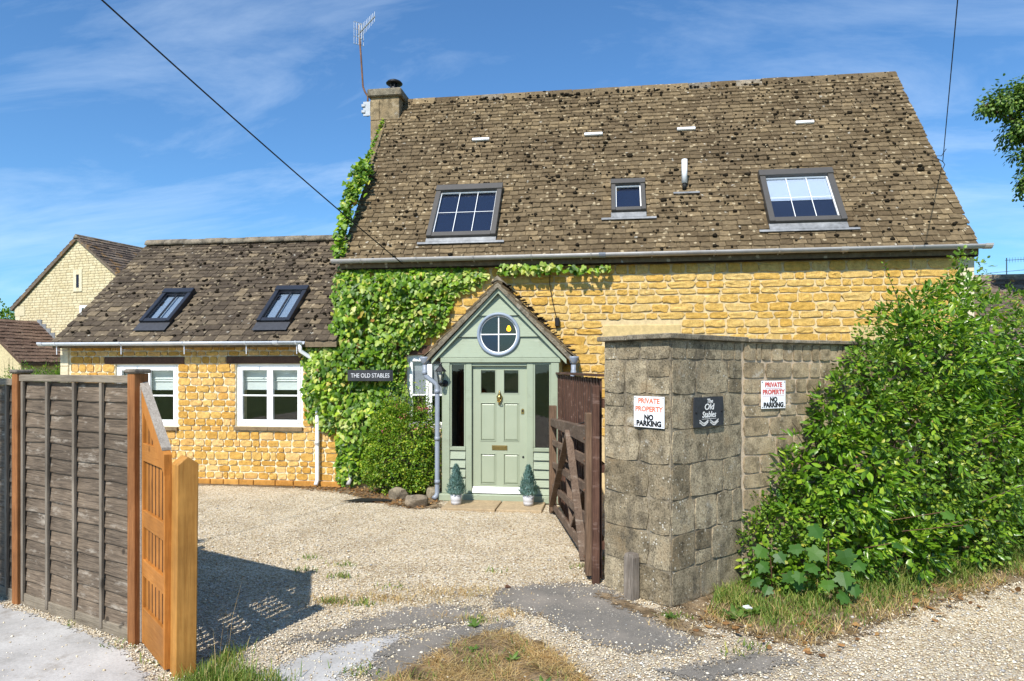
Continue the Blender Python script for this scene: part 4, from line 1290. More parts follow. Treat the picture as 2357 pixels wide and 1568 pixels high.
dp = MB().tube([(-4.13, 10.40, 1.9), (-4.13, 10.40, 0.15), (-4.13, 10.30, 0.08)], 0.034, 12)
MB.tube(dp, [(-4.35, 10.44, 0.16), (-4.13, 10.40, 0.16)], 0.016, 8)
dp.build('waste_pipe', 'gutter_m', cot, True)

# ================================================================== PORCH
PX = -1.558
FY = 9.68
porch = thing('porch', (PX, 10.05, 0), 'sage green timber porch with gabled tiled roof, round coloured window and panelled door', 'porch')
MB().box(-2.46, -0.62, 9.60, 9.80, 0.0, 0.105).build('sill_beam', 'sage', porch, bevel=0.008)
for a, b in ((-2.41, -2.292), (-0.786, -0.667)):
    MB().box(a, b, FY - 0.03, FY + 0.10, 0.107, 2.045).build('corner_post', 'sage', porch, bevel=0.006)
MB().box(-2.43, -0.647, FY - 0.04, FY + 0.10, 2.047, 2.118).build('head_beam', 'sage', porch, bevel=0.006)
for a, b in ((-2.052, -1.962), (-1.140, -1.045)):
    MB().box(a, b, FY - 0.012, FY + 0.09, 0.107, 2.045).build('door_jamb', 'sage', porch, bevel=0.005)
MB().box(-1.960, -1.142, FY + 0.0, FY + 0.09, 1.995, 2.045).build('door_head', 'sage', porch, bevel=0.004)
for a, b in ((-2.290, -2.054), (-1.043, -0.788)):
    m = MB(); t = 0.024
    m.box(a, a + t, FY - 0.008, FY + 0.05, 0.80, 2.045); m.box(b - t, b, FY - 0.008, FY + 0.05, 0.80, 2.045)
    m.box(a + t, b - t, FY - 0.008, FY + 0.05, 2.015, 2.045); m.box(a - 0.0, b + 0.0, FY - 0.022, FY + 0.05, 0.745, 0.798)
    sw = m.build('side_window', 'sage', porch, bevel=0.004)
    MB().box(a + t, b - t, FY + 0.015, FY + 0.021, 0.80, 2.015).build('pane', 'glass_dark', sw)
    z = 0.108; hs = [0.112, 0.125, 0.135, 0.132, 0.130]
    for h in hs:
        jit = rng.uniform(-0.004, 0.004)
        MB().add([(a + 0.004, FY + 0.004, z + h - 0.004), (b - 0.004, FY + 0.004, z + h - 0.004), (b - 0.004, FY - 0.026, z + 0.004), (a + 0.004, FY - 0.026, z + 0.004 + jit),
                  (a + 0.004, FY + 0.03, z + h - 0.004), (b - 0.004, FY + 0.03, z + h - 0.004), (b - 0.004, FY + 0.03, z + 0.004), (a + 0.004, FY + 0.03, z + 0.004)],
                 [(0, 1, 2, 3), (4, 7, 6, 5), (0, 4, 5, 1), (3, 2, 6, 7), (0, 3, 7, 4), (1, 5, 6, 2)]).build('weatherboard', 'sage', porch)
        z += h + 0.001
for a, b in ((-2.405, -2.365), (-0.712, -0.672)):
    MB().box(a, b, FY + 0.11, 10.475, 0.0, 2.118).build('side_wall', 'sage', porch)
MB().box(-2.36, -0.717, FY + 0.13, 10.47, 0.02, 0.06).build('porch_floor', 'slab', porch)
MB().prism([(-2.36, 10.44, 0.061), (-0.717, 10.44, 0.061), (-0.717, 10.44, 2.20), (PX, 10.44, 3.02), (-2.36, 10.44, 2.20)], (0, 0.03, 0)).build('back_wall', 'room', porch)
# gable boards, cut round the circular window
CZ, CRAD = 2.463, 0.30
AP = 3.11; HALF = AP - 2.12
zs_b = [2.121, 2.424, 2.737, 3.05, AP]
for i in range(4):
    z0, z1 = zs_b[i] + 0.003, zs_b[i + 1] - 0.003
    m = MB()
    nz = 15
    for side in (-1, 1):
        ring = []
        for k in range(nz + 1):
            z = z0 + (z1 - z0) * k / nz
            outer = (AP - z) * 1.0 * (0.965 / HALF)
            inner = math.sqrt(max(0, CRAD ** 2 - (z - CZ) ** 2)) if abs(z - CZ) < CRAD else 0.0
            inner = min(inner, outer)
            y = FY - 0.030 + 0.028 * k / nz
            ring.append(((PX + side * inner, y, z), (PX + side * outer, y, z)))
        vs = []
        for (p, q) in ring:
            vs += [p, q, (p[0], FY + 0.03, p[2]), (q[0], FY + 0.03, q[2])]
        fs = []
        for k in range(nz):
            o_ = 4 * k
            fs += [(o_, o_ + 1, o_ + 5, o_ + 4), (o_ + 2, o_ + 6, o_ + 7, o_ + 3), (o_, o_ + 4, o_ + 6, o_ + 2), (o_ + 1, o_ + 3, o_ + 7, o_ + 5)]
        fs += [(0, 2, 3, 1), (4 * nz, 4 * nz + 1, 4 * nz + 3, 4 * nz + 2)]
        m.add(vs, fs)
    m.build('gable_board', 'sage', porch)
# round window
def arc(r, a0, a1, n, y):
    return [(PX + r * math.cos(a0 + (a1 - a0) * k / n), y, CZ + r * math.sin(a0 + (a1 - a0) * k / n)) for k in range(n + 1)]
m = MB()
n = 40
vs = []
for k in range(n):
    a = 2 * math.pi * k / n
    for r_, y in ((0.275, FY - 0.02), (0.285, FY - 0.052), (0.315, FY - 0.052), (0.325, FY - 0.02), (0.315, FY + 0.035), (0.278, FY + 0.035)):
        vs.append((PX + r_ * math.cos(a), y, CZ + r_ * math.sin(a)))
fs = [(k * 6 + j, k * 6 + (j + 1) % 6, ((k + 1) % n) * 6 + (j + 1) % 6, ((k + 1) % n) * 6 + j) for k in range(n) for j in range(6)]
m.add(vs, fs)
rw = m.build('round_window', 'ring', porch, True)
for a0, gm_, lab in ((0, 'glass_amber', 'amber glass quarter'), (90, 'glass_smoke', 'clear upper glass quarter'), (180, 'glass_blue', 'blue glass quarter'), (270, 'glass_smoke', 'clear lower glass quarter')):
    pts = [(PX, FY + 0.004, CZ)] + arc(0.277, R(a0), R(a0 + 90), 12, FY + 0.004)
    p_ = MB().prism(pts, (0, 0.005, 0)).build('pane', gm_, rw)
    p_['label'] = lab
MB().box(PX - 0.275, PX + 0.275, FY - 0.012, FY + 0.002, CZ - 0.008, CZ + 0.008).build('glazing_bar', 'white', rw)
MB().box(PX - 0.008, PX + 0.008, FY - 0.013, FY + 0.0025, CZ - 0.275, CZ - 0.0085).build('glazing_bar', 'white', rw)
MB().box(PX - 0.008, PX + 0.008, FY - 0.013, FY + 0.0025, CZ + 0.0085, CZ + 0.275).build('glazing_bar', 'white', rw)
m = MB()
for k in range(n):
    a = 2 * math.pi * k / n; a2 = 2 * math.pi * (k + 1) / n
    m.add([(PX + 0.262 * math.cos(a), FY - 0.006, CZ + 0.262 * math.sin(a)), (PX + 0.277 * math.cos(a), FY - 0.010, CZ + 0.277 * math.sin(a)),
           (PX + 0.277 * math.cos(a2), FY - 0.010, CZ + 0.277 * math.sin(a2)), (PX + 0.262 * math.cos(a2), FY - 0.006, CZ + 0.262 * math.sin(a2))], [(0, 1, 2, 3)])
m.build('putty_rim', 'white', rw)
# barge boards
for side in (-1, 1):
    ax, az = PX, AP + 0.03
    ex, ez = PX + side * 1.0, 2.10
    dv = Vector((ex - ax, 0, ez - az)).normalized()
    nn = Vector((side * 0.707, 0, 0.707))
    pts = [Vector((ax, FY - 0.075, az)) + nn * 0.0, Vector((ex, FY - 0.075, ez)), Vector((ex, FY - 0.075, ez)) - Z3 * 0.075, Vector((ax, FY - 0.075, az)) - Z3 * 0.075]
    MB().prism(pts, (0, 0.03, 0)).build('barge_board', 'sage', porch)
    pts = [(ax, FY - 0.12, az + 0.004), (ax + side * 1.10, FY - 0.12, az - 1.10 * 1.015 + 0.004), (ax + side * 1.10, FY - 0.12, az - 1.10 * 1.015 + 0.092), (ax, FY - 0.12, az + 0.112)]
    rs = MB().prism(pts, (0, 10.5 - FY + 0.12, 0)).build('roof_slope', 'coping', porch)
    a_ = math.sqrt(0.5)
    if side == -1:
        tile_field(rs, 'tile', 'roof_tile', TILE, 'tile_main', Vector((ax - 1.12, 10.5, az - 1.12 * 1.015 + 0.108)), -Y3, Vector((a_, 0, a_)), Vector((-a_, 0, a_)), 10.5 - FY + 0.13, 1.56, 0.16, 0.14, (0.18, 0.28), 60)
    else:
        tile_field(rs, 'tile', 'roof_tile', TILE, 'tile_main', Vector((ax + 1.12, FY - 0.13, az - 1.12 * 1.015 + 0.108)), Y3, Vector((-a_, 0, a_)), Vector((a_, 0, a_)), 10.5 - FY + 0.13, 1.56, 0.16, 0.14, (0.18, 0.28), 60)
        mp = [(ax + d + 0.03, FY - 0.1 + rng.random() * 0.8, az + 0.15 - d * 1.015) for d in [rng.uniform(0.1, 1.1) for _ in range(46)]]
        blobs('moss', mp, [rng.uniform(0.018, 0.04) for _ in mp], 'moss', rs, 0.6, (a_, 0, a_))
m = MB(); m.prism([(PX - 0.10, FY - 0.135, AP + 0.10), (PX, FY - 0.135, AP + 0.205), (PX + 0.10, FY - 0.135, AP + 0.10), (PX, FY - 0.135, AP + 0.14)], (0, 10.5 - FY + 0.135, 0))
m.build('ridge_tile', 'coping', porch)
# gutters along the porch eaves, hoppers and downpipes
for side, gx0 in ((-1, -2.66), (1, -0.455)):
    m = MB(); nn_ = 8; r_ = 0.05
    out = [(math.cos(math.pi + math.pi * k / nn_) * r_, math.sin(math.pi + math.pi * k / nn_) * r_) for k in range(nn_ + 1)]
    inn = [(a * 0.88, b * 0.88 + 0.002) for a, b in reversed(out)]
    m.prism([(gx0 + a, FY - 0.10, 2.085 + b) for a, b in out + inn], (0, 10.45 - FY + 0.1, 0))
    gt = m.build('gutter', 'pipe_grey', porch, True)
    yy = FY - 0.07
    MB().lathe((gx0 + side * 0.0, yy, 2.06), [(0.036, -0.045), (0.055, -0.01), (0.075, 0.05), (0.078, 0.075), (0.07, 0.075)], 12).build('hopper', 'pipe_grey', gt, True)
    x1 = -2.470 if side == -1 else -0.60
    pth = [(gx0, yy, 2.03), (gx0, yy, 1.88), (gx0 - side * 0.02, yy, 1.84), (x1 + side * 0.03, yy, 1.74), (x1, yy, 1.70), (x1, yy, 0.12)]
    if side == -1: pth += [(x1 - 0.01, yy - 0.02, 0.07), (x1 - 0.03, yy - 0.08, 0.05)]
    dpo = MB().tube(pth, 0.036, 12).build('downpipe', 'pipe_grey', porch, True)
    for z in (1.90, 1.62, 0.92, 0.28):
        xx = gx0 if z > 1.8 else x1
        MB().tube([(xx, yy, z - 0.03), (xx, yy, z + 0.03)], 0.041, 12).build('collar', 'pipe_grey', dpo, True)
# door
DX0, DX1, DZ0, DZ1 = -1.957, -1.145, 0.118, 1.992
DY = FY + 0.045                                     # front face of the door
m = MB()
st_w = 0.115
cxd = (DX0 + DX1) / 2
m.box(DX0, DX0 + st_w, DY, DY + 0.045, DZ0, DZ1); m.box(DX1 - st_w, DX1, DY, DY + 0.045, DZ0, DZ1)
for z0, z1 in ((1.945, DZ1), (1.455, 1.585), (0.70, 0.88), (DZ0, 0.24)):
    m.box(DX0 + st_w, DX1 - st_w, DY + 0.0005, DY + 0.0445, z0, z1)
for z0, z1 in ((1.585, 1.945), (0.88, 1.455), (0.24, 0.70)):
    m.box(cxd - 0.055, cxd + 0.055, DY + 0.001, DY + 0.044, z0, z1)
door = m.build('door', 'sage_door', porch)
cols = ((DX0 + st_w, cxd - 0.055), (cxd + 0.055, DX1 - st_w))
for a, b in cols:
    for z0, z1 in ((0.88, 1.455), (0.24, 0.70)):
        e = 0.035
        MB().add([(a, DY + 0.022, z0), (b, DY + 0.022, z0), (b, DY + 0.022, z1), (a, DY + 0.022, z1),
                  (a + e, DY + 0.002, z0 + e), (b - e, DY + 0.002, z0 + e), (b - e, DY + 0.002, z1 - e), (a + e, DY + 0.002, z1 - e),
                  (a, DY + 0.035, z0), (b, DY + 0.035, z0), (b, DY + 0.035, z1), (a, DY + 0.035, z1)],
                 [(4, 5, 6, 7), (0, 1, 5, 4), (1, 2, 6, 5), (2, 3, 7, 6), (3, 0, 4, 7), (8, 11, 10, 9), (0, 8, 9, 1), (1, 9, 10, 2), (2, 10, 11, 3), (3, 11, 8, 0)]).build('panel', 'sage_door', door)
        f = MB(); t = 0.012
        f.box(a, a + t, DY - 0.007, DY + 0.012, z0, z1); f.box(b - t, b, DY - 0.007, DY + 0.012, z0, z1)
        f.box(a + t, b - t, DY - 0.0065, DY + 0.012, z0, z0 + t); f.box(a + t, b - t, DY - 0.0065, DY + 0.012, z1 - t, z1)
        f.build('moulding', 'sage_door', door, bevel=0.003)
    MB().box(a, b, DY + 0.018, DY + 0.024, 1.585, 1.945).build('pane', 'glass_dark', door)
    f = MB(); t = 0.012
    f.box(a, a + t, DY - 0.007, DY + 0.017, 1.585, 1.945); f.box(b - t, b, DY - 0.007, DY + 0.017, 1.585, 1.945)
    f.box(a + t, b - t, DY - 0.0065, DY + 0.017, 1.585, 1.597); f.box(a + t, b - t, DY - 0.0065, DY + 0.017, 1.933, 1.945)
    f.build('moulding', 'sage_door', door, bevel=0.003)
MB().add([(DX0 + 0.003, DY - 0.055, 0.120), (DX1 - 0.003, DY - 0.055, 0.120), (DX1 - 0.003, DY - 0.002, 0.120), (DX0 + 0.003, DY - 0.002, 0.120),
          (DX0 + 0.003, DY - 0.040, 0.155), (DX1 - 0.003, DY - 0.040, 0.155), (DX1 - 0.003, DY - 0.002, 0.205), (DX0 + 0.003, DY - 0.002, 0.205)],
         [(0, 3, 2, 1), (4, 5, 6, 7), (0, 1, 5, 4), (1, 2, 6, 5), (2, 3, 7, 6), (3, 0, 4, 7)]).build('weather_bar', 'white', door)
# brass: urn knocker, letter plate, lock
m = MB()
m.lathe((cxd, DY - 0.022, 1.52), [(0.004, -0.10), (0.012, -0.085), (0.008, -0.07), (0.026, -0.045), (0.042, 0.0), (0.045, 0.03), (0.03, 0.042), (0.022, 0.05), (0.03, 0.058), (0.012, 0.08), (0.014, 0.095), (0.003, 0.12)], 14)
kn = m.build('knocker', 'brass', door, True)
MB().tube([(cxd + 0.03 * math.sin(a), DY - 0.05 - 0.012 * math.sin(a), 1.515 - 0.055 * abs(math.cos(a / 2))) for a in np.linspace(-math.pi * 0.9, math.pi * 0.9, 13)], 0.006, 6).build('knocker_ring', 'brass', kn, True)
lp = MB().box(cxd - 0.115, cxd + 0.115, DY - 0.010, DY + 0.002, 0.752, 0.822).build('letter_plate', 'brass', door, bevel=0.004)
MB().box(cxd - 0.088, cxd + 0.088, DY - 0.016, DY - 0.0105, 0.768, 0.806).build('flap', 'brass', lp, bevel=0.003)
lk = MB().prism([(-1.207 + 0.022 * math.cos(a), DY - 0.008, 1.345 + 0.024 * math.sin(a)) for a in np.linspace(0, math.pi, 9)] + [(-1.229, DY - 0.008, 1.29), (-1.185, DY - 0.008, 1.29)], (0, 0.009, 0)).build('lock', 'brass', door)
MB().lathe((-1.207, DY - 0.008, 1.335), [(0.014, 0), (0.012, 0.008)], 12, (0, -1, 0)).build('lock_barrel', 'iron', lk)
MB().lathe((-1.200, DY + 0.001, 0.655), [(0.017, 0), (0.015, 0.008)], 12, (0, -1, 0)).build('keyhole', 'iron', door)
# pendant lamp hanging inside, seen through the amber glass
pl = MB().tube([(-1.47, 10.1, 2.9), (-1.47, 10.1, 2.62)], 0.004, 5)
plo = one('pendant_lamp', pl, 'cable', 'lit pendant bulb glowing behind the amber quarter of the round window', 'lamp')
MB().lathe((-1.47, 10.1, 2.57), [(0.012, 0.05), (0.02, 0.03), (0.035, 0.0), (0.028, -0.028), (0.01, -0.038)], 12).build('bulb', 'lit', plo, True)

# bicycle standing inside the porch
bike = thing('bicycle', (-1.55, 10.15, 0.06), 'dark bicycle with chrome handlebars behind the left porch window', 'bicycle')
by = 10.15
for wx in (-2.02, -1.08):
    ty = MB().tube([(wx + 0.31 * math.cos(a), by, 0.39 + 0.31 * math.sin(a)) for a in np.linspace(0, 2 * math.pi, 33)], 0.017, 6, False).build('wheel', 'rubber', bike, True)
    sp = MB()
    for k in range(12):
        a = 2 * math.pi * k / 12
        sp.bar((wx, by, 0.39), (wx + 0.3 * math.cos(a), by, 0.39 + 0.3 * math.sin(a)), 0.003, 0.003)
    sp.build('spokes', 'chrome', ty)
fm = MB()
for a, b in (((-1.93, by, 0.86), (-1.50, by, 0.36)), ((-1.93, by, 0.86), (-1.38, by, 0.90)), ((-1.38, by, 0.98), (-1.50, by, 0.36)), ((-1.50, by, 0.36), (-1.08, by, 0.39)), ((-1.38, by, 0.88), (-1.08, by, 0.39)), ((-1.92, by, 0.95), (-2.02, by, 0.39))):
    fm.tube([a, b], 0.017, 8)
fm.build('frame', 'iron', bike, True)
MB().tube([(-1.98, by - 0.27, 1.06), (-2.05, by - 0.22, 1.08), (-2.07, by - 0.08, 1.06), (-1.92, by, 1.04), (-2.07, by + 0.08, 1.06), (-2.05, by + 0.16, 1.08)], 0.012, 8).build('handlebar', 'chrome', bike, True)
MB().tube([(-1.92, by, 0.93), (-1.92, by, 1.05)], 0.014, 8).build('stem', 'chrome', bike, True)
MB().lathe((-1.37, by, 0.98), [(0.05, 0.0), (0.09, 0.02), (0.08, 0.05), (0.02, 0.06)], 12).build('saddle', 'rubber', bike, True)
MB().lathe((-2.08, by - 0.05, 0.98), [(0.045, 0.0), (0.05, 0.03), (0.02, 0.08)], 12, (1, 0, 0)).build('headlamp', 'chrome', bike, True)

# wall lantern on the porch post
lan = thing('wall_lantern', (-2.39, 9.65, 1.74), 'small black wall lantern with glass sides on the porch post', 'lantern')
lc = Vector((-2.40, 9.53, 1.84))
MB().lathe((-2.36, 9.648, 1.74), [(0.05, 0), (0.05, 0.012), (0.03, 0.02)], 14, (0, -1, 0)).build('backplate', 'iron', lan, True)
MB().tube([(-2.36, 9.63, 1.74), (-2.38, 9.58, 1.70), (-2.40, 9.54, 1.705), (-2.40, 9.53, 1.745)], 0.010, 8).build('arm', 'iron', lan, True)
cg = MB()
for k in range(6):
    a = 2 * math.pi * k / 6
    cg.bar(lc + Vector((0.034 * math.cos(a), 0.034 * math.sin(a), -0.085)), lc + Vector((0.058 * math.cos(a), 0.058 * math.sin(a), 0.075)), 0.007, 0.007)
cg.lathe(lc + Vector((0, 0, -0.10)), [(0.012, -0.03), (0.03, -0.01), (0.038, 0.0), (0.038, 0.014)], 6)
cg.build('cage', 'iron', lan)
MB().lathe(lc + Vector((0, 0, 0.075)), [(0.085, 0), (0.088, 0.008), (0.055, 0.045), (0.028, 0.075), (0.03, 0.085), (0.012, 0.10), (0.014, 0.115), (0.002, 0.14)], 6).build('lantern_roof', 'iron', lan)
MB().lathe(lc + Vector((0, 0, -0.084)), [(0.031, 0), (0.053, 0.157)], 6).build('glass_shade', 'glass', lan)
MB().lathe(lc + Vector((0, 0, -0.06)), [(0.014, 0.0), (0.014, 0.04), (0.03, 0.075), (0.026, 0.10), (0.01, 0.115)], 12).build('bulb', 'bulb', lan, True)

# doorstep slabs
ds = thing('doorstep', (-1.55, 9.28, 0), 'low buff stone doorstep of two flags before the porch', 'step')
MB().box(-2.26, -1.50, 8.98, 9.60, -0.02, 0.030).build('flagstone', 'slab', ds, bevel=0.008)
MB().box(-1.485, -0.86, 9.0, 9.60, -0.02, 0.026).build('flagstone', 'slab', ds, bevel=0.008)

# potted conifers either side of the door
def potted(x, y, label):
    t = thing('potted_conifer', (x, y, 0.03), label, 'potted plant', 'clipped blue conifers in grey pots by the door')
    MB().lathe((x, y, 0.031), [(0.068, 0), (0.074, 0.045), (0.072, 0.05), (0.076, 0.055), (0.085, 0.155), (0.078, 0.155), (0.075, 0.14)], 22).build('pot', 'pot', t, True)
    MB().tube([(x, y, 0.15), (x, y, 0.5)], [0.012, 0.005], 6).build('trunk', 'bark', t)
    n = 3000
    h = nr.random(n) ** 1.35
    rad = 0.148 * (1 - h) ** 0.75 * np.minimum(1, 0.55 + h * 5) * nr.uniform(0.45, 1.05, n)
    a = nr.uniform(0, 2 * math.pi, n)
    P = np.stack([x + rad * np.cos(a), y + rad * np.sin(a), 0.165 + h * 0.41], 1)
    D = np.stack([np.cos(a) * 0.5, np.sin(a) * 0.5, np.full(n, 0.9)], 1) + unit(n) * 0.4
    U = np.stack([np.cos(a), np.sin(a), np.full(n, -0.3)], 1) + unit(n) * 0.4
    leaves('foliage', P, D, U, nr.uniform(0.022, 0.055, n), LANCE_L, 'conifer', t, wid=0.75)
    return t
potted(-2.10, 9.24, 'clipped blue conifer in grey pot on the lantern side of the door')
potted(-1.075, 9.32, 'clipped blue conifer in grey pot on the gate side of the door')

# ================================================================== BOUNDARY WALL WITH PIER
def frame(A, B):
    A = Vector((A[0], A[1], 0)); B = Vector((B[0], B[1], 0))
    u = (B - A).normalized()
    return (A, u, Z3, Vector((u.y, -u.x, 0))), (B - A).length
bw = thing('boundary_wall', (1.0, 6.3, 0), 'weathered grey block wall ending in a square pier, with flat coping', 'wall')
PA, PB, PC = (-0.006, 6.03), (0.53, 5.55), (1.23, 6.32)
frL, lenL = frame(PA, PB); frR, lenR = frame(PB, PC)
WU = Vector((0.82, 0.57, 0)).normalized()
frW, _ = frame(PC, (PC[0] + WU.x, PC[1] + WU.y))
PD = (PA[0] + PC[0] - PB[0], PA[1] + PC[1] - PB[1])
m = MB(); m.prism([(p[0], p[1], -0.1) for p in (PA, PB, PC, PD)], (0, 0, 2.295))
pier = m.build('pier', 'mortar_pier', bw)
rr = random.Random(21)
zj = [0.0, 0.29, 0.58, 0.87, 1.16, 1.45, 1.74, 2.03]
for f_, L_ in ((frL, lenL), (frR, lenR)):
    items = []
    for i in range(7):
        z0, z1 = zj[i], zj[i + 1]
        x = 0.0
        while x < L_ - 0.01:
            w = rr.choice((0.24, 0.32, 0.40, 0.50))
            if L_ - x - w < 0.15: w = L_ - x
            if rr.random() < 0.35 and w < 0.30:
                zm = z0 + rr.uniform(0.11, 0.18)
                for a, b in ((z0, zm), (zm, z1)):
                    items.append((fmat(f_, x + w / 2, (a + b) / 2, 0, w - 0.010, rr.uniform(0.006, 0.013), b - a - 0.007), w))
            else:
                items.append((fmat(f_, x + w / 2, (z0 + z1) / 2, 0, w - 0.005, rr.uniform(0.006, 0.015), z1 - z0 - 0.006), w))
            x += w
    x = 0.0
    while x < L_ - 0.01:
        w = min(rr.choice((0.10, 0.14, 0.2, 0.26)), L_ - x)
        if L_ - x - w < 0.07: w = L_ - x
        items.append((fmat(f_, x + w / 2, 2.11, 0, w - 0.012, rr.uniform(0.005, 0.010), 0.145), w))
        x += w
    pieces(pier, 'block', 'wall_block', BLOCK, 'pier', items, 300)
m = MB(); WL_ = 6.4
m.fbox(frW, 0.0, WL_, -0.1, 2.195, -0.24, -0.004)
gw = m.build('wall_run', 'mortar_wall', bw)
rows = make_rows(0.0, 2.02, (0.095, 0.20), rr)
st = courses(0.02, WL_, rows, (0.20, 0.50), [], rr, 0.016)
items = [(fmat(frW, xc, zc, -0.004, w, rr.uniform(0.008, 0.018), h), (1.0 / (0.5 + xc))) for xc, zc, w, h in st]
x = 0.02
while x < WL_:
    w = rr.choice((0.07, 0.11, 0.13, 0.16))
    items.append((fmat(frW, x + w / 2, 2.11, -0.004, w - 0.014, rr.uniform(0.01, 0.02), 0.15), 1.0 / (0.5 + x)))
    x += w
pieces(gw, 'block', 'wall_block', BLOCK, 'wallblk', items, 260)
# coping
ctr = Vector(((PA[0] + PC[0]) / 2, (PA[1] + PC[1]) / 2, 0))
def expand(p, k=0.075):
    d = Vector((p[0], p[1], 0)) - ctr
    return ctr + d.normalized() * (d.length + k)
eA, eB, eC, eD = [expand(p) for p in (PA, PB, PC, PD)]
cp = MB().prism([v + Z3 * 2.197 for v in (eA, eA.lerp(eB, 0.42), eD.lerp(eC, 0.42), eD)], (0, 0, 0.042)).build('coping_stone', 'coping', bw, bevel=0.006)
MB().prism([v + Z3 * 2.199 for v in (eA.lerp(eB, 0.425), eB, eC, eD.lerp(eC, 0.425))], (0, 0, 0.044)).build('coping_stone', 'coping', bw, bevel=0.006)
x = 0.06
while x < WL_:
    w = rr.uniform(0.42, 0.62)
    MB().fbox(frW, x + 0.003, x + w - 0.003, 2.197, 2.232 + rr.uniform(-0.003, 0.005), -0.29, 0.05).build('coping_stone', 'coping', bw, bevel=0.006)
    x += w

# signs
def parking_sign(name, f_, a, z, red, label):
    O, u, v, n = f_
    t = thing(name, O + u * a + v * z + n * 0.03, label, 'sign')
    f2 = (O, u, v, n)
    MB().fbox(f2, a - 0.158, a + 0.158, z - 0.13, z + 0.13, 0.024, 0.028).build('plate', 'sign_white', t)
    kw = dict(sx=0.98)
    put_text('lettering', 'PRIVATE', 0.060, red, t, f2, a, z + 0.090, 0.029, bold=0.0022)
    put_text('lettering', 'PROPERTY', 0.060, red, t, f2, a, z + 0.022, 0.029, bold=0.0022)
    put_text('lettering', 'NO', 0.060, 'ink_black', t, f2, a, z - 0.048, 0.029, bold=0.0036)
    put_text('lettering', 'PARKING', 0.062, 'ink_black', t, f2, a, z - 0.099, 0.029, bold=0.0036)
    MB().fbox(f2, a - 0.105, a + 0.105, z + 0.0555, z + 0.0575, 0.0285, 0.0295).build('underline', red, t)
    MB().fbox(f2, a - 0.140, a + 0.140, z - 0.0135, z - 0.0115, 0.0285, 0.0295).build('underline', red, t)
    for i in (-1, 1):
        for j in (-1, 1):
            MB().lathe(O + u * (a + i * 0.146) + v * (z + j * 0.116) + n * 0.028, [(0.006, 0), (0.004, 0.003)], 8, n).build('screw', 'iron', t)
    return t
parking_sign('parking_sign', frL, 0.515, 1.592, 'ink_orange', 'white no parking sign with faded orange lettering on the pier')
parking_sign('parking_sign', frW, 0.385, 1.712, 'ink_red', 'white no parking sign with red lettering beside the hedge')
O, u, v, n = frR
sl_c, sl_z = 0.482, 1.586
ns = thing('slate_sign', O + u * sl_c + v * sl_z + n * 0.03, 'square slate house name sign with white script on the pier corner', 'sign')
bm_ = MB()
e1 = [(-0.215, -0.127), (-0.1, -0.130), (0.02, -0.126), (0.12, -0.129), (0.214, -0.124), (0.218, 0.0), (0.212, 0.126), (0.1, 0.128), (-0.05, 0.125), (-0.21, 0.128), (-0.217, 0.02)]
bm_.prism([O + u * (sl_c + a) + v * (sl_z + b) + n * 0.024 for a, b in e1], n * 0.012)
bm_.build('slate', 'slate', ns)
tk = dict(shear=0.16, bold=0.0006)
put_text('lettering', 'The', 0.052, 'ink_white', ns, frR, sl_c + 0.01, sl_z + 0.090, 0.037, sx=1.1, **tk)
put_text('lettering', 'Old', 0.074, 'ink_white', ns, frR, sl_c + 0.0, sl_z + 0.040, 0.037, sx=1.25, **tk)
put_text('lettering', 'Stables', 0.074, 'ink_white', ns, frR, sl_c + 0.0, sl_z - 0.026, 0.037, sx=0.98, **tk)
MB().fbox(frR, sl_c - 0.105, sl_c + 0.105, sl_z - 0.062, sl_z - 0.059, 0.036, 0.0372).build('underline', 'ink_white', ns)
sp = MB()
for side in (-1, 1):
    pts = [O + u * (sl_c + side * x) + v * (sl_z - 0.092 + 0.014 * math.cos(x * 42)) + n * 0.0365 for x in np.linspace(0.008, 0.135, 12)]
    sp.tube(pts, 0.0016, 4)
    for x in np.linspace(0.02, 0.135, 12):
        for s2 in (-1, 1):
            c_ = O + u * (sl_c + side * x) + v * (sl_z - 0.092 + 0.014 * math.cos(x * 42) + s2 * 0.010) + n * 0.0362
            sp.prism([c_ + u * 0.008, c_ + v * 0.005, c_ - u * 0.006, c_ - v * 0.005], n * 0.0006)
sp.build('leaf_scroll', 'ink_white', ns)
for i in (-1, 1):
    MB().lathe(O + u * (sl_c + i * 0.188) + v * (sl_z) + n * 0.036, [(0.012, 0), (0.009, 0.006), (0.003, 0.008)], 10, n).build('fixing', 'iron', ns, True)

hs = thing('name_board', (-3.71, 10.22, 1.85), 'long black house name board with white capitals on the ivy', 'sign')
frS = (Vector((-3.71, 10.165, 1.85)), X3, Z3, -Y3)
MB().fbox(frS, -0.375, 0.375, -0.088, 0.088, -0.012, 0.0).build('board', 'slate', hs)
put_text('lettering', 'THE OLD STABLES', 0.098, 'pot', hs, frS, 0, -0.004, 0.0012, sx=0.80, bold=0.0006)

# stub post
m = MB(); f_ = (Vector((0.222, 5.742, 0)), frL[1], Z3, frL[3])
m.add([f_[0] + f_[1] * a + Z3 * z + f_[3] * b for z, k in ((0, 1.0), (0.355, 0.98), (0.385, 0.8)) for a, b in ((-0.052 * k, -0.035), (0.052 * k, -0.035), (0.05 * k, 0.045 * k), (0.004, 0.035 * k), (-0.05 * k, 0.047 * k))],
      [(0, 1, 6, 5), (1, 2, 7, 6), (2, 3, 8, 7), (3, 4, 9, 8), (4, 0, 5, 9), (5, 6, 11, 10), (6, 7, 12, 11), (7, 8, 13, 12), (8, 9, 14, 13), (9, 5, 10, 14), (10, 11, 12, 13, 14), (4, 3, 2, 1, 0)])
one('stub_post', m, 'stub', 'short split grey timber stub post against the pier', 'post')

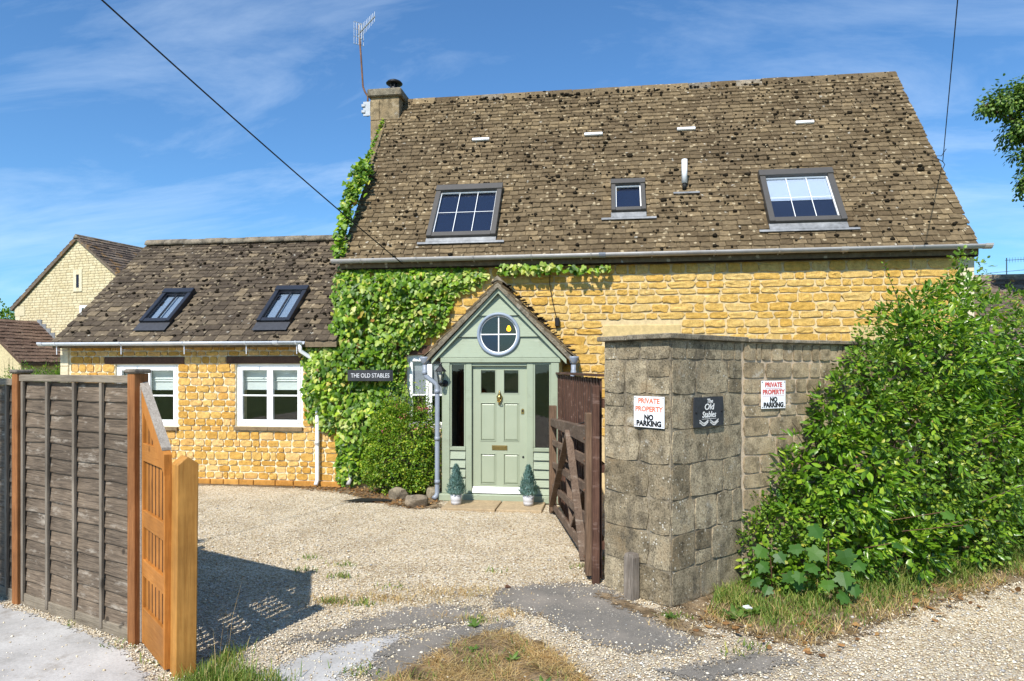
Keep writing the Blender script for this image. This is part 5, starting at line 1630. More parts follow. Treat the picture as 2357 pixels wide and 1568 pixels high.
# ================================================================== BROWN FENCE AND FARM GATE
FN, FFar = Vector((-0.02, 6.08, 0)), Vector((-0.72, 9.95, 0))
bf = thing('board_fence', (-0.35, 8.0, 0), 'tall red-brown board fence between pier and porch', 'fence')
frB, lenB = frame((FFar.x, FFar.y), (FN.x, FN.y))
x = 0.0; k = 0
while x < lenB - 0.1:
    w = rng.uniform(0.085, 0.11)
    off = 0.0 if k % 2 else 0.012
    MB().fbox(frB, x, x + w - 0.004, 0.03, 1.865 + rng.uniform(-0.012, 0.010), off, off + 0.014).build('board', 'brown_board', bf)
    x += w - 0.008; k += 1
for z in (0.3, 1.0, 1.6):
    MB().fbox(frB, 0.0, lenB - 0.06, z, z + 0.07, -0.05, -0.002).build('rail', 'brown_board', bf)
MB().fbox(frB, -0.02, lenB - 0.03, 1.882, 1.905, -0.03, 0.05).build('capping', 'brown_board', bf)
MB().fbox(frB, lenB - 0.075, lenB, -0.02, 1.80, 0.03, 0.095).build('post', 'brown_board', bf, bevel=0.006)
MB().fbox(frB, -0.06, 0.03, -0.02, 1.86, -0.07, -0.003).build('post', 'brown_board', bf, bevel=0.006)

GN, GF = Vector((-0.135, 6.22, 0)), Vector((-0.71, 9.03, 0))
fg = thing('farm_gate', (-0.4, 7.6, 0), 'old dark timber field gate standing open against the brown fence', 'gate')
frG, lenG = frame((GF.x, GF.y), (GN.x, GN.y))
def gp(t, z, o=0.0):
    p = GF.lerp(GN, t); return p + frG[3] * o + Z3 * z
MB().fbox(frG, lenG - 0.055, lenG + 0.055, 0.04, 1.545, -0.07, 0.05).build('hanging_stile', 'farm_stile', fg, bevel=0.008)
MB().fbox(frG, -0.06, 0.05, 0.0, 1.455, -0.05, 0.045).build('closing_stile', 'farm_stile', fg, bevel=0.006)
def taper(t0, t1, zt0, zb0, zt1, zb1, o0, o1):
    vs = []
    for t, zt, zb in ((t0, zt0, zb0), (t1, zt1, zb1)):
        for o in (o0, o1):
            vs += [gp(t, zb, o), gp(t, zt, o)]
    return MB().add(vs, [(0, 1, 3, 2), (4, 6, 7, 5), (0, 4, 5, 1), (2, 3, 7, 6), (0, 2, 6, 4), (1, 5, 7, 3)])
taper(0.02, 0.985, 1.285, 1.19, 1.41, 1.245, -0.035, 0.04).build('top_rail', 'farm_gate', fg, bevel=0.005)
for f0, f1, n0, n1 in ((1.0, 0.925, 1.13, 1.03), (0.70, 0.625, 0.86, 0.765), (0.40, 0.325, 0.565, 0.47), (0.15, 0.065, 0.235, 0.13)):
    taper(0.02, 0.985, f0, f1, n0, n1, -0.018, 0.014).build('rail', 'farm_gate', fg, bevel=0.004)
MB().bar(gp(0.60, 1.27, 0.034), gp(0.05, 0.12, 0.030), 0.03, 0.075, frG[3]).build('brace', 'farm_gate', fg)
MB().bar(gp(0.62, 1.28, 0.050), gp(0.965, 0.14, 0.046), 0.03, 0.075, frG[3]).build('brace', 'farm_gate', fg)
MB().bar(gp(0.95, 1.0, -0.035), gp(0.55, 0.15, -0.035), 0.03, 0.075, frG[3]).build('brace', 'farm_gate', fg)
MB().bar(gp(0.30, 1.25, -0.035), gp(0.55, 0.15, -0.035), 0.03, 0.07, frG[3]).build('brace', 'farm_gate', fg)
for z in (1.30, 1.09, 0.82, 0.2):
    MB().lathe(gp(0.985, z, 0.052), [(0.014, 0), (0.01, 0.008)], 8, frG[3]).build('bolt', 'rust', fg)
hk = MB().tube([gp(0.60, 1.33, 0.0), gp(0.80, 1.42, -0.09), gp(0.93, 1.50, -0.13)], 0.007, 6)
hk.tube([gp(0.93, 1.50, -0.13) + Vector((0.02 * math.cos(a), 0, 0.02 * math.sin(a))) for a in np.linspace(0, 2 * math.pi, 9)], 0.005, 5)
hk.build('hook_stay', 'iron', fg, True)

# ================================================================== LEFT FENCE, SIDE PANEL AND POST
P1, P2 = (-4.842, 4.951), (-3.307, 4.333)
frF, lenF = frame(P1, P2)
def slat_mesh(a, b, z0, z1, f_):
    """waney-edged board leaning out at its lower edge"""
    n = 14; vs = []; fs = []
    ph = rng.uniform(0, 6); am = rng.uniform(0.002, 0.008)
    for k in range(n + 1):
        x = a + (b - a) * k / n
        wz = am * math.sin(ph + k * 0.9) + rng.uniform(-0.003, 0.003)
        for z, o in ((z0 + wz, 0.019), (z0 + wz + 0.008, 0.022), (z1, 0.006), (z1, 0.0), (z0 + wz, 0.010)):
            vs.append(f_[0] + f_[1] * x + Z3 * z + f_[3] * o)
    for k in range(n):
        for j in range(5):
            fs.append((k * 5 + j, k * 5 + (j + 1) % 5, (k + 1) * 5 + (j + 1) % 5, (k + 1) * 5 + j))
    fs += [(4, 3, 2, 1, 0), tuple(n * 5 + j for j in range(5))]
    return MB().add(vs, fs)
def fence_panel(f_, a, b, ztop, battens, label):
    t = thing('overlap_fence', f_[0] + f_[1] * ((a + b) / 2), label, 'fence', 'overlap fence panels by the concrete slab')
    n = 15; h = (ztop - 0.16) / n
    for i in range(n):
        z0 = 0.09 + h * i
        slat_mesh(a, b, z0 - 0.012, z0 + h + 0.012, f_).build('slat', 'fence_slat', t)
    MB().fbox(f_, a, b, ztop - 0.055, ztop, -0.005, 0.048).build('top_rail', 'fence_rail', t, bevel=0.004)
    MB().fbox(f_, a, b, 0.0, 0.095, -0.004, 0.036).build('gravel_board', 'fence_rail', t, bevel=0.004)
    for x in battens:
        MB().fbox(f_, x - 0.016, x + 0.016, 0.035, ztop - 0.056, 0.0235, 0.046).build('batten', 'fence_batten', t, bevel=0.003)
        MB().fbox(f_, x - 0.019, x + 0.019, 0.03, ztop - 0.056, -0.03, -0.002).build('batten', 'fence_batten', t)
    return t
fence_panel(frF, 0.045, lenF - 0.035, 1.905, (0.085, 0.475, 0.874, 1.25), 'grey weathered slatted fence panel next to the orange gate panel')
fence_panel(frF, -1.83, -0.045, 1.87, (-1.79, -1.42, -1.0, -0.57, -0.19), 'grey weathered slatted fence panel cut by the picture edge')
for k, (a, zt, lab) in enumerate(((0.0, 1.915, 'orange-brown fence post between the two grey panels'), (lenF + 0.012, 1.92, 'orange-brown fence post where panels meet the side gate'))):
    t = thing('fence_post', frF[0] + frF[1] * a, lab, 'post', 'orange-brown fence posts')
    MB().fbox(frF, a - 0.043, a + 0.043, -0.05, zt, -0.045, 0.062).build('shaft', 'fence_post', t, bevel=0.005)
    MB().fbox(frF, a - 0.058, a + 0.058, zt + 0.001, zt + 0.032, -0.06, 0.078).build('post_cap', 'fence_batten', t, bevel=0.010)

sg = thing('side_gate', (-3.0, 4.12, 0), 'orange stained boarded gate panel with sloping top beside the heavy post', 'gate')
frO = (Vector((-3.245, 4.322, 0)), Vector((0.76, -0.65, 0)).normalized(), Z3, Vector((-0.65, -0.76, 0)).normalized())
LG = 0.612
ztop = lambda x: 1.835 - (1.835 - 1.405) * x / LG
MB().fbox(frO, -0.012, 0.022, 0.02, 1.83, -0.02, 0.034).build('edge_strip', 'grey_cap', sg)
MB().fbox(frO, 0.024, 0.050, 0.02, 1.79, -0.02, 0.026).build('stile', 'orange', sg, bevel=0.003)
MB().fbox(frO, LG - 0.034, LG, 0.02, 1.40, -0.02, 0.026).build('stile', 'orange', sg, bevel=0.003)
pts = [frO[0] + frO[1] * x + Z3 * z - frO[3] * 0.019 for x, z in ((0.026, ztop(0.026) - 0.004), (LG, ztop(LG) - 0.004), (LG, ztop(LG) - 0.135), (0.026, ztop(0.026) - 0.135))]
MB().prism(pts, frO[3] * 0.047).build('sloping_rail', 'orange', sg)
pts = [frO[0] + frO[1] * x + Z3 * z - frO[3] * 0.024 for x, z in ((-0.012, ztop(-0.012) + 0.018), (LG - 0.03, ztop(LG - 0.03) + 0.018), (LG - 0.03, ztop(LG - 0.03) + 0.0), (-0.012, ztop(-0.012) + 0.0))]
MB().prism(pts, frO[3] * 0.056).build('sloping_cap', 'grey_cap', sg)
for z0, z1 in ((1.305, 1.43), (0.842, 0.96), (0.497, 0.613), (0.02, 0.274)):
    MB().fbox(frO, 0.050, LG - 0.034, z0, z1, -0.019, 0.025).build('rail', 'orange_rail', sg, bevel=0.003)
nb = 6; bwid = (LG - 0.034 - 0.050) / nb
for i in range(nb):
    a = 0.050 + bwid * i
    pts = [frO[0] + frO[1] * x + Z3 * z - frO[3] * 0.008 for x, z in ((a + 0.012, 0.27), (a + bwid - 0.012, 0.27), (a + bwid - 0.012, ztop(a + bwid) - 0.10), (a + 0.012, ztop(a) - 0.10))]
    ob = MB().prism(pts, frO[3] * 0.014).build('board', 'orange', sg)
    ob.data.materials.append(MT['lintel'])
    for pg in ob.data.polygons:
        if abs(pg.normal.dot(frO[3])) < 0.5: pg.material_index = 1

bp = thing('gate_post', (-2.70, 3.93, 0), 'thick honey-coloured square gate post with pointed top', 'post')
q1 = Vector((-2.686, 3.854, 0)); ud = frO[1]; nd = -frO[3]
S = 0.127
cs = [q1, q1 + nd * S, q1 + nd * S - ud * S, q1 - ud * S]
lean = Vector((0.016, 0.0, 0))
vs = [c + Z3 * -0.05 for c in cs] + [c + Z3 * 1.345 + lean for c in cs] + [q1 + nd * S * 0.46 + Z3 * 1.395 + lean, q1 + nd * S * 0.46 - ud * S + Z3 * 1.395 + lean]
m = MB().add(vs, [(3, 2, 1, 0), (0, 1, 5, 8, 4), (1, 2, 6, 5), (2, 3, 7, 9, 6), (3, 0, 4, 7), (4, 8, 9, 7), (8, 5, 6, 9)])
m.build('shaft', 'orange_post', bp, bevel=0.006)

# ================================================================== BACKGROUND BUILDINGS
g_u = Vector((0.98, -0.196, 0)).normalized(); g_n = Vector((g_u.y, -g_u.x, 0)); g_r = -g_n
AP_ = Vector((-23.56, 26.98, 0)); AZ = 7.93; HW = 4.15; EZ_ = 4.90
gh = thing('gabled_house', AP_, 'pale stone house with steep gable and slit window behind the wing', 'house')
frH = (AP_, g_u, Z3, g_n)
m = MB()
m.prism([AP_ + g_u * a + Z3 * b for a, b in ((-HW + 0.12, -0.05), (HW, -0.05), (HW, EZ_), (0, AZ - 0.06), (-HW + 0.12, EZ_))], g_r * 10)
hw = m.build('wall', 'mortar_far', gh)
items = []
rr = random.Random(33)
z = 2.2; hrow = 0.118; k = 0
sl_w = (-0.22, 0.18, 5.55, 6.35); wn_w = (0.2, 1.4, 3.4, 4.75)
rows = []
while z < AZ - 0.15:
    rows.append((z, z + hrow)); z += hrow
def hclip(z0, z1):
    zz = z1
    hwid = HW - 0.12 if zz < EZ_ else (HW - 0.12) * (AZ - 0.08 - zz) / (AZ - EZ_)
    return (-max(hwid, 0.05), max(hwid, 0.05))
st = courses(0, 0, rows, (0.24, 0.42), [(-0.28, 0.26, 5.45, 6.45), (0.12, 1.4, 3.3, 4.85)], rr, 0.014, hclip)
for xc, zc, w, h in st:
    p = frH[0] + g_u * xc + Z3 * zc
    q = proj(p)
    vis = 0 < q[0] and not (q[0] < 137 and q[1] > 742) and q[0] - 118 < (790 - q[1]) * 0.99
    items.append((fmat(frH, xc, zc, 0.0, w, 0.014, h), w * h * (1 if vis else 0.01)))
pieces(hw, 'brick', 'walling_block', BRICK, 'brick_far', items, 300)
m = MB(); m.fbox(frH, -0.28, -0.10, 5.45, 6.45, -0.05, 0.03); m.fbox(frH, 0.08, 0.26, 5.45, 6.45, -0.05, 0.03); m.fbox(frH, -0.10, 0.08, 5.45, 5.62, -0.05, 0.029); m.fbox(frH, -0.10, 0.08, 6.22, 6.45, -0.05, 0.029)
sw_ = m.build('slit_window', 'stone_pale', gh)
MB().fbox(frH, -0.10, 0.08, 5.62, 6.22, 0.001, 0.006).build('pane', 'rl_room', sw_)
m = MB(); m.fbox(frH, 0.12, 1.4, 4.70, 4.82, -0.03, 0.03); m.fbox(frH, 0.12, 0.24, 3.3, 4.699, -0.03, 0.03); m.fbox(frH, 1.28, 1.4, 3.3, 4.699, -0.03, 0.03)
w_ = m.build('window', 'white', gh)
MB().fbox(frH, 0.24, 1.28, 3.3, 4.70, 0.001, 0.008).build('pane', 'glass_dark', w_)
MB().fbox(frH, -HW + 0.08, -HW + 0.75, 4.45, 4.90, -0.03, 0.035).build('kneeler', 'stone_pale', gh)
MB().fbox(frH, -HW + 0.11, -HW + 0.42, 3.0, 4.44, -0.03, 0.025).build('quoin', 'stone_pale', gh)
tl = math.hypot(HW + 0.15, (HW + 0.15) * (AZ - EZ_) / HW)
for side in (-1, 1):
    sd = 1 if side == 1 else -1
    e = AP_ + g_u * (sd * (HW + 0.15)) + Z3 * (AZ + 0.02 - (HW + 0.15) * (AZ - EZ_) / HW)
    top = AP_ + Z3 * (AZ + 0.02)
    vv = (top - e).normalized()
    nn = (g_n if side == -1 else g_r).cross(vv)
    nn = Vector((sd * abs(vv.z) * g_u.x, sd * abs(vv.z) * g_u.y, math.hypot(vv.x, vv.y)))
    uu = vv.cross(nn)
    # uu points along +-ridge; start the courses at the matching end
    start = e + g_n * 0.12 if uu.dot(g_r) > 0 else e + g_r * 10.1
    m = MB(); m.prism([e + g_n * 0.10 - nn * 0.005, top + g_n * 0.10 - nn * 0.005, top + g_n * 0.10 - nn * 0.14, e + g_n * 0.10 - nn * 0.14], g_r * 10.2)
    r_ = m.build('roof_slope', 'tile_far', gh)
    tile_field(r_, 'tile', 'roof_tile', TILE, 'tile_far', start, uu, vv, nn, 10.2, tl, 0.26, 0.24, (0.28, 0.42), 150 if side == 1 else 60, thick=0.026)
m = MB(); m.prism([AP_ + g_n * 0.14 + g_u * a + Z3 * (AZ + b) for a, b in ((-0.16, -0.08), (0, 0.10), (0.16, -0.08))], g_r * 10.3)
m.build('ridge', 'ridge_w', gh)

Q = Vector((-26.14, 27.50, 0)); QZ = 4.13
ga = thing('garage', Q + g_u * 2.0 - g_r * 1.2, 'low outbuilding with red-brown tiled roof against the gabled house', 'outbuilding')
e = Q + g_u * 2.62 + Z3 * (QZ - 2.62 * 0.73); top = Q + Z3 * QZ
vv = (top - e).normalized(); nn = Vector((abs(vv.z) * g_u.x, abs(vv.z) * g_u.y, math.hypot(vv.x, vv.y))); uu = vv.cross(nn)
LGR = 2.5
m = MB()
for sd in (1, -1):
    e2 = Q + g_u * (2.62 * sd) + Z3 * (QZ - 2.62 * 0.73)
    m.prism([e2 - nn * 0.0, top, top - Z3 * 0.14, e2 - Z3 * 0.12], g_n * LGR)
gr_ = m.build('roof', 'tile_brown', ga)
start = e + g_n * (LGR) if uu.dot(g_r) > 0 else e
tile_field(gr_, 'tile', 'roof_tile', TILE, 'tile_brown', start, uu, vv, nn, LGR, (top - e).length, 0.25, 0.25, (0.30, 0.36), 120, thick=0.026)
m = MB(); m.prism([Q + g_u * a + Z3 * b + g_n * (LGR - 0.15) for a, b in ((-2.4, -0.05), (2.4, -0.05), (2.4, QZ - 0.15 - 2.4 * 0.73), (0, QZ - 0.15), (-2.4, QZ - 0.15 - 2.4 * 0.73))], g_r * (LGR - 0.2))
m.build('wall', 'brick_far', ga)
for k in range(9):
    t0 = k / 9 * 1.0
    a = 0.05 + 2.55 * t0; zz = QZ - a * 0.73 + 0.03
    MB().fbox((Q, g_u, Z3, g_n), a, a + 0.30, zz - 0.22, zz + 0.12, 0.02, 0.036).build('step_flashing', 'lead', ga)

fr_b = thing('neighbour_building', (13.5, 22, 0), 'neighbouring low building with dark tiled roof beyond the hedge', 'outbuilding')
m = MB(); m.prism([(9.6, 18.9, 2.55), (9.6, 20.9, 4.60), (9.6, 22.9, 2.55), (9.6, 22.9, 2.43), (9.6, 20.9, 4.45), (9.6, 18.9, 2.43)], (12, 0, 0))
nb_r = m.build('roof', 'tile_far', fr_b)
nv = Vector((0, 2, 2.05)).normalized()
tile_field(nb_r, 'tile', 'roof_tile', TILE, 'tile_far', Vector((9.58, 18.88, 2.55)), X3, nv, Vector((0, -nv.z, nv.y)), 6.0, 2.86, 0.17, 0.16, (0.25, 0.34), 120)
m = MB(); m.prism([(9.58, 20.9 + a, 4.60 + b) for a, b in ((-0.14, -0.10), (0, 0.08), (0.14, -0.10))], (12, 0, 0)); m.build('ridge', 'ridge_w', fr_b)
m = MB(); m.box(9.8, 21.4, 19.2, 22.6, -0.05, 2.6); m.build('wall', 'stone_pale', fr_b)

# ================================================================== AERIALS, CABLES, POLES
ae = thing('tv_aerial', (-4.70, 12.85, 7.2), 'tall television aerial on a rusty mast clamped to the chimney', 'aerial')
MB().tube([(-4.72, 12.80, 7.02), (-4.72, 12.80, 7.42), (-4.78, 12.80, 7.52), (-4.82, 12.80, 7.62), (-4.86, 12.80, 8.2), (-4.91, 12.80, 8.86)], 0.019, 8).build('mast', 'rust', ae, True)
b = MB(); b.box(-4.80, -4.655, 12.76, 12.79, 7.02, 7.30); b.box(-4.83, -4.76, 12.74, 12.84, 7.08, 7.13); b.box(-4.83, -4.76, 12.74, 12.84, 7.20, 7.25)
b.build('bracket', 'galv', ae)
bd = Vector((0.44, -0.474, 0.0)).normalized()
bs = Vector((-4.90, 12.78, 8.68)); bL = 0.80
MB().bar(bs - bd * 0.05, bs + bd * bL, 0.02, 0.02).build('boom', 'galv', ae)
for i in range(9):
    p = bs + bd * (0.16 + i * 0.078); h = 0.13 - i * 0.004
    MB().bar(p - Z3 * h, p + Z3 * h, 0.007, 0.007, (1, 0, 0)).build('element', 'galv', ae)
sdv = Vector((-bd.y, bd.x, 0))
rf_ = MB()
for k in range(5):
    o_ = sdv * (-0.10 + 0.05 * k)
    rf_.bar(bs + o_ - Z3 * 0.22, bs + o_ + Z3 * 0.22, 0.007, 0.007, (1, 0, 0))
for zz in (-0.22, -0.08, 0.08, 0.22):
    rf_.bar(bs - sdv * 0.11 + Z3 * zz, bs + sdv * 0.11 + Z3 * zz, 0.008, 0.008)
rf_.build('reflector', 'galv', ae)
MB().tube([bs + bd * 0.10 + Vector((0, 0, 0.0)) + sdv * (0.03 * math.cos(a)) + Z3 * (0.16 * math.sin(a)) for a in np.linspace(0, 2 * math.pi, 17)], 0.010, 6, False).build('dipole', 'galv', ae, True)
a2 = thing('small_aerial', (11.3, 20.9, 4.6), 'small television aerial on the neighbouring roof ridge', 'aerial')
MB().tube([(11.42, 20.9, 4.5), (11.42, 20.9, 5.15)], 0.015, 6).build('mast', 'galv', a2)
MB().bar((11.38, 20.9, 5.08), (11.98, 20.75, 5.08), 0.014, 0.014).build('boom', 'galv', a2)
for i in range(9):
    MB().bar((11.42 + i * 0.065, 20.89 - i * 0.016, 5.01), (11.42 + i * 0.065, 20.89 - i * 0.016, 5.15), 0.006, 0.006, (1, 0, 0)).build('element', 'galv', a2)
MB().bar((10.95, 20.9, 4.72), (11.95, 20.9, 4.80), 0.012, 0.012).build('cross_rod', 'galv', a2)

A_ = Vector((-3.22, 10.30, 3.64)); PT = Vector((-6.65, -0.80, 8.31))
pts = []
for i in range(41):
    t = i / 40
    p = A_.lerp(PT, t); p.z = 3.64 + 3.84 * t + 0.828 * t * t; pts.append(p)
one('overhead_cable', MB().tube(pts, 0.0085, 6), 'cable', 'thick black cable sloping across the sky to the cottage eaves', 'cable', smooth=True)
B_ = Vector((5.34, 11.48, 5.27)); P2_ = Vector((-1.33, -4.10, 7.70))
pts = []
for i in range(31):
    t = i / 30
    p = B_.lerp(P2_, t); p.z += -0.25 * 4 * t * (1 - t) * 0.25; pts.append(p)
cr = one('service_wire', MB().tube(pts, 0.006, 6), 'cable', 'thin black wire dropping from the sky to the roof verge', 'cable', smooth=True)
MB().tube([B_ + Vector((-0.55, -0.75, -1.12)), B_ + Vector((-0.25, -0.35, -0.50)), B_ + Vector((0, 0, -0.12)), B_ + Vector((0.03, 0, -0.05)), B_, B_ + Vector((-0.16, 0, 0.10)), B_ + Vector((-0.02, 0, 0.09)), B_ + Vector((0.05, 0, 0.2))], 0.006, 5).build('hook_tail', 'cable', cr, True)
for nm, (x, y), h, lab in (('telegraph_pole', (-6.65, -0.80), 8.6, 'round timber telegraph pole carrying the thick cable'), ('telegraph_pole', (-1.33, -4.10), 7.9, 'round timber telegraph pole carrying the thin wire')):
    one(nm, MB().tube([(x, y, -0.2), (x, y, h)], [0.135, 0.10], 14), 'pole', lab, 'pole', 'telegraph poles behind the camera', True)

# ================================================================== IVY
ivy = thing('climbing_ivy', (-3.9, 10.35, 0), 'bright green ivy smothering the corner between cottage and wing', 'ivy')
IV = [(-4.344, 3.69), (-3.92, 3.70), (-3.224, 3.636), (-2.72, 3.625), (-2.292, 3.602), (-1.855, 3.578), (-1.834, 3.43), (-2.0, 3.30), (-2.151, 3.24), (-2.42, 3.09), (-2.47, 2.90), (-2.53, 2.72), (-2.62, 2.55), (-2.78, 2.50), (-2.95, 2.34), (-3.188, 2.22),
      (-3.24, 1.81), (-3.17, 1.459), (-3.443, 0.893), (-3.81, 0.181), (-4.18, 0.04), (-4.36, 0.10), (-4.38, 0.31), (-4.404, 0.88), (-4.666, 0.96), (-4.893, 1.125), (-4.98, 1.591), (-4.95, 1.95), (-5.03, 2.237), (-4.86, 2.43), (-4.50, 2.56), (-4.43, 3.02), (-4.45, 3.377)]
ivp = np.array(IV)
def edge_dist(P, poly):
    d = np.full(len(P), 9.0)
    for i in range(len(poly)):
        a = poly[i]; b = poly[(i + 1) % len(poly)]
        ab = b - a; t = np.clip(((P - a) @ ab) / (ab @ ab), 0, 1)
        d = np.minimum(d, np.linalg.norm(P - (a + t[:, None] * ab), axis=1))
    return d
def lump(P):
    return 0.5 + 0.25 * np.sin(P[:, 0] * 5.1 + P[:, 1] * 3.3) + 0.25 * np.sin(P[:, 1] * 6.7 - P[:, 0] * 2.9 + 1.3)
def ivy_set(P, dens_pow, mats, y0=10.46, depth=0.26, size=(0.055, 0.105)):
    d = edge_dist(P, ivp) if len(ivp) else np.zeros(len(P))
    thick = depth * np.clip(d / 0.35, 0.12, 1.0) * (0.45 + 0.75 * lump(P))
    k = nr.random(len(P)) ** dens_pow
    Y = y0 - thick * k
    n = len(P)
    pos = np.stack([P[:, 0], Y, P[:, 1]], 1)
    D = np.stack([nr.normal(0, 0.45, n), nr.normal(-0.35, 0.25, n), nr.normal(-0.75, 0.35, n)], 1)
    U = np.stack([nr.normal(0, 0.38, n), nr.normal(-0.85, 0.2, n), nr.normal(0.45, 0.35, n)], 1)
    return pos, D, U, nr.uniform(size[0], size[1], n)
P = sample_poly(IV, 5200)
sel = (nr.random(len(P)) < np.clip((lump(P * 0.7 + 3.1) - 0.62) * 1.3, 0.01, 0.4)) | ((P[:, 0] > -3.0) & (nr.random(len(P)) < np.clip((P[:, 0] + 3.2) * 0.5, 0, 0.65)) & (P[:, 1] < 3.5))
a = ivy_set(P[~sel], 0.5, 'ivy'); leaves('foliage', *a, IVY_L, 'ivy', ivy)
a = ivy_set(P[sel], 0.3, 'ivy_pale'); leaves('variegated_foliage', *a, IVY_L, 'ivy_pale', ivy)
# nearest leaves that can be told apart, each a part of its own
P = sample_poly(IV, 130)
pos, D, U, S = ivy_set(P, 0.05, 'ivy', size=(0.085, 0.12), depth=0.30)
me_l = bpy.data.meshes.new('leaf'); me_l.from_pydata([tuple(v) for v in IVY_L[0]], [], [tuple(int(i) for i in f) for f in IVY_L[1]]); me_l.materials.append(MT['ivy'])
me_v = me_l.copy(); me_v.materials.clear(); me_v.materials.append(MT['ivy_pale'])
def leaf_objects(name, mes, pos, D, U, S, parent):
    o0 = org(parent)
    for i in range(len(pos)):
        d = Vector(D[i]).normalized(); x = d.cross(Vector(U[i])).normalized(); z = x.cross(d)
        o = bpy.data.objects.new(name, mes[rng.randrange(len(mes))]); COL.objects.link(o); o.parent = parent
        p = Vector(pos[i]) - o0
        o.matrix_basis = Matrix(((x.x, d.x, z.x, p.x), (x.y, d.y, z.y, p.y), (x.z, d.z, z.z, p.z), (0, 0, 0, 1))) @ Matrix.Diagonal((S[i], S[i], S[i], 1))
leaf_objects('leaf', [me_l, me_l, me_l, me_v], pos, D, U, S, ivy)
stm = MB()
for k in range(9):
    x = rng.uniform(-4.3, -3.3); z = 0.0; pth = []
    while z < 3.3:
        pth.append((x, 10.44, z)); z += 0.2; x += rng.gauss(0.01, 0.06)
    stm.tube(pth, 0.010, 5)
stm.build('stem', 'bark', ivy)

# strip of ivy along the gutter and a runner up the gable verge
iv2 = thing('ivy_trail', (-1.0, 10.42, 3.5), 'thin trail of ivy leaves hanging under the main gutter', 'ivy')
n = 150
X = np.concatenate([nr.uniform(-1.68, -0.66, 110), nr.uniform(-0.60, 0.06, 40)])
Zc = np.concatenate([nr.uniform(3.47, 3.60, 110), nr.uniform(3.46, 3.56, 40)])
pos = np.stack([X, nr.uniform(10.26, 10.42, n), Zc], 1)
D = np.stack([nr.normal(0, 0.5, n), nr.normal(-0.4, 0.2, n), nr.normal(-0.7, 0.3, n)], 1)
U = np.stack([nr.normal(0, 0.4, n), nr.normal(-0.85, 0.2, n), nr.normal(0.4, 0.3, n)], 1)
leaf_objects('leaf', [me_l, me_l, me_v], pos, D, U, nr.uniform(0.06, 0.11, n), iv2)
MB().tube([(-1.7, 10.43, 3.56), (-1.0, 10.43, 3.55), (-0.3, 10.43, 3.53), (0.05, 10.42, 3.5)], 0.006, 5).build('stem', 'bark', iv2)
iv3 = thing('verge_ivy', (-4.38, 11.2, 4.4), 'ivy runner climbing the roof verge towards the chimney', 'ivy')
pts_v = [(10.40, 3.75, 0.09), (10.49, 4.05, 0.09), (10.60, 4.35, 0.10), (10.80, 4.68, 0.14), (11.02, 5.03, 0.14), (11.25, 5.28, 0.16), (11.50, 5.56, 0.17), (11.62, 5.68, 0.08), (11.80, 5.88, 0.035), (12.0, 6.12, 0.025), (12.25, 6.42, 0.022), (12.5, 6.72, 0.02), (12.62, 6.86, 0.018)]
PV = []
for i in range(len(pts_v) - 1):
    a, b = pts_v[i], pts_v[i + 1]
    for k in range(int(900 * (a[2] + b[2]) / 2)):
        t = rng.random(); w = a[2] + (b[2] - a[2]) * t
        PV.append((-4.33 + rng.gauss(0.0, 0.50 * w), a[0] + (b[0] - a[0]) * t + rng.gauss(0, 0.4 * w), a[1] + (b[1] - a[1]) * t + rng.gauss(0.02, 0.45 * w)))
PV = np.array(PV); n = len(PV)
D = np.stack([nr.normal(-0.1, 0.5, n), nr.normal(-0.5, 0.3, n), nr.normal(-0.5, 0.4, n)], 1)
U = np.stack([nr.normal(0, 0.5, n), nr.normal(-0.7, 0.3, n), nr.normal(0.7, 0.3, n)], 1)
leaves('foliage', PV, D, U, nr.uniform(0.055, 0.11, n) * np.where(PV[:, 2] > 5.8, 0.75, 1.0), IVY_L, 'ivy', iv3)
MB().tube([(-4.36, a, b) for a, b, c in pts_v], 0.012, 5).build('stem', 'bark', iv3)

# ================================================================== SHRUB BY THE PORCH
shr = thing('flowering_shrub', (-3.05, 9.9, 0), 'bushy small-leaved shrub with a few pink flowers beside the porch downpipe', 'shrub')
SL = [(-3.05, 9.95, 0.68, 0.55, 0.36, 0.68), (-2.85, 9.92, 1.05, 0.32, 0.26, 0.50), (-3.25, 9.98, 1.05, 0.34, 0.26, 0.48), (-3.30, 9.95, 0.75, 0.40, 0.32, 0.55), (-2.78, 9.85, 0.45, 0.26, 0.24, 0.42), (-3.5, 10.0, 0.40, 0.28, 0.24, 0.38)]
P, Nn = lobe_points(SL, 3500, 0.5, 0.12)
P = P[P[:, 2] > 0.04] if False else P
pos, D, U, S = sprigs(P, Nn, 9, 0.055, (0.020, 0.042), 0.0)
k = pos[:, 2] > 0.04
leaves('foliage', pos[k], D[k], U[k], S[k], ROUND_L, 'shrub', shr)
tw = MB()
for k in range(60):
    a = rng.uniform(0, 6.28); r0 = rng.uniform(0.2, 0.48)
    b0 = Vector((-3.08 + rng.gauss(0, 0.08), 9.98, 0.0))
    e0 = Vector((-3.05 + r0 * math.cos(a) * 1.1, 9.95 + r0 * math.sin(a) * 0.55, rng.uniform(0.5, 1.45)))
    md = b0.lerp(e0, 0.5) + Vector((rng.gauss(0, 0.06), rng.gauss(0, 0.04), 0.05))
    tw.tube([b0, md, e0], [0.008, 0.005, 0.003], 4)
for k in range(14):
    x = rng.uniform(-3.35, -2.68)
    tw.tube([(x, 9.9, 1.2), (x + rng.gauss(0, 0.05), 9.88, rng.uniform(1.5, 1.72))], [0.004, 0.002], 4)
tw.build('twigs', 'bark', shr)
n = 260
hx = nr.uniform(-3.35, -2.66, n); P = np.stack([hx, nr.uniform(9.82, 9.98, n), nr.uniform(1.35, 1.78, n)], 1)
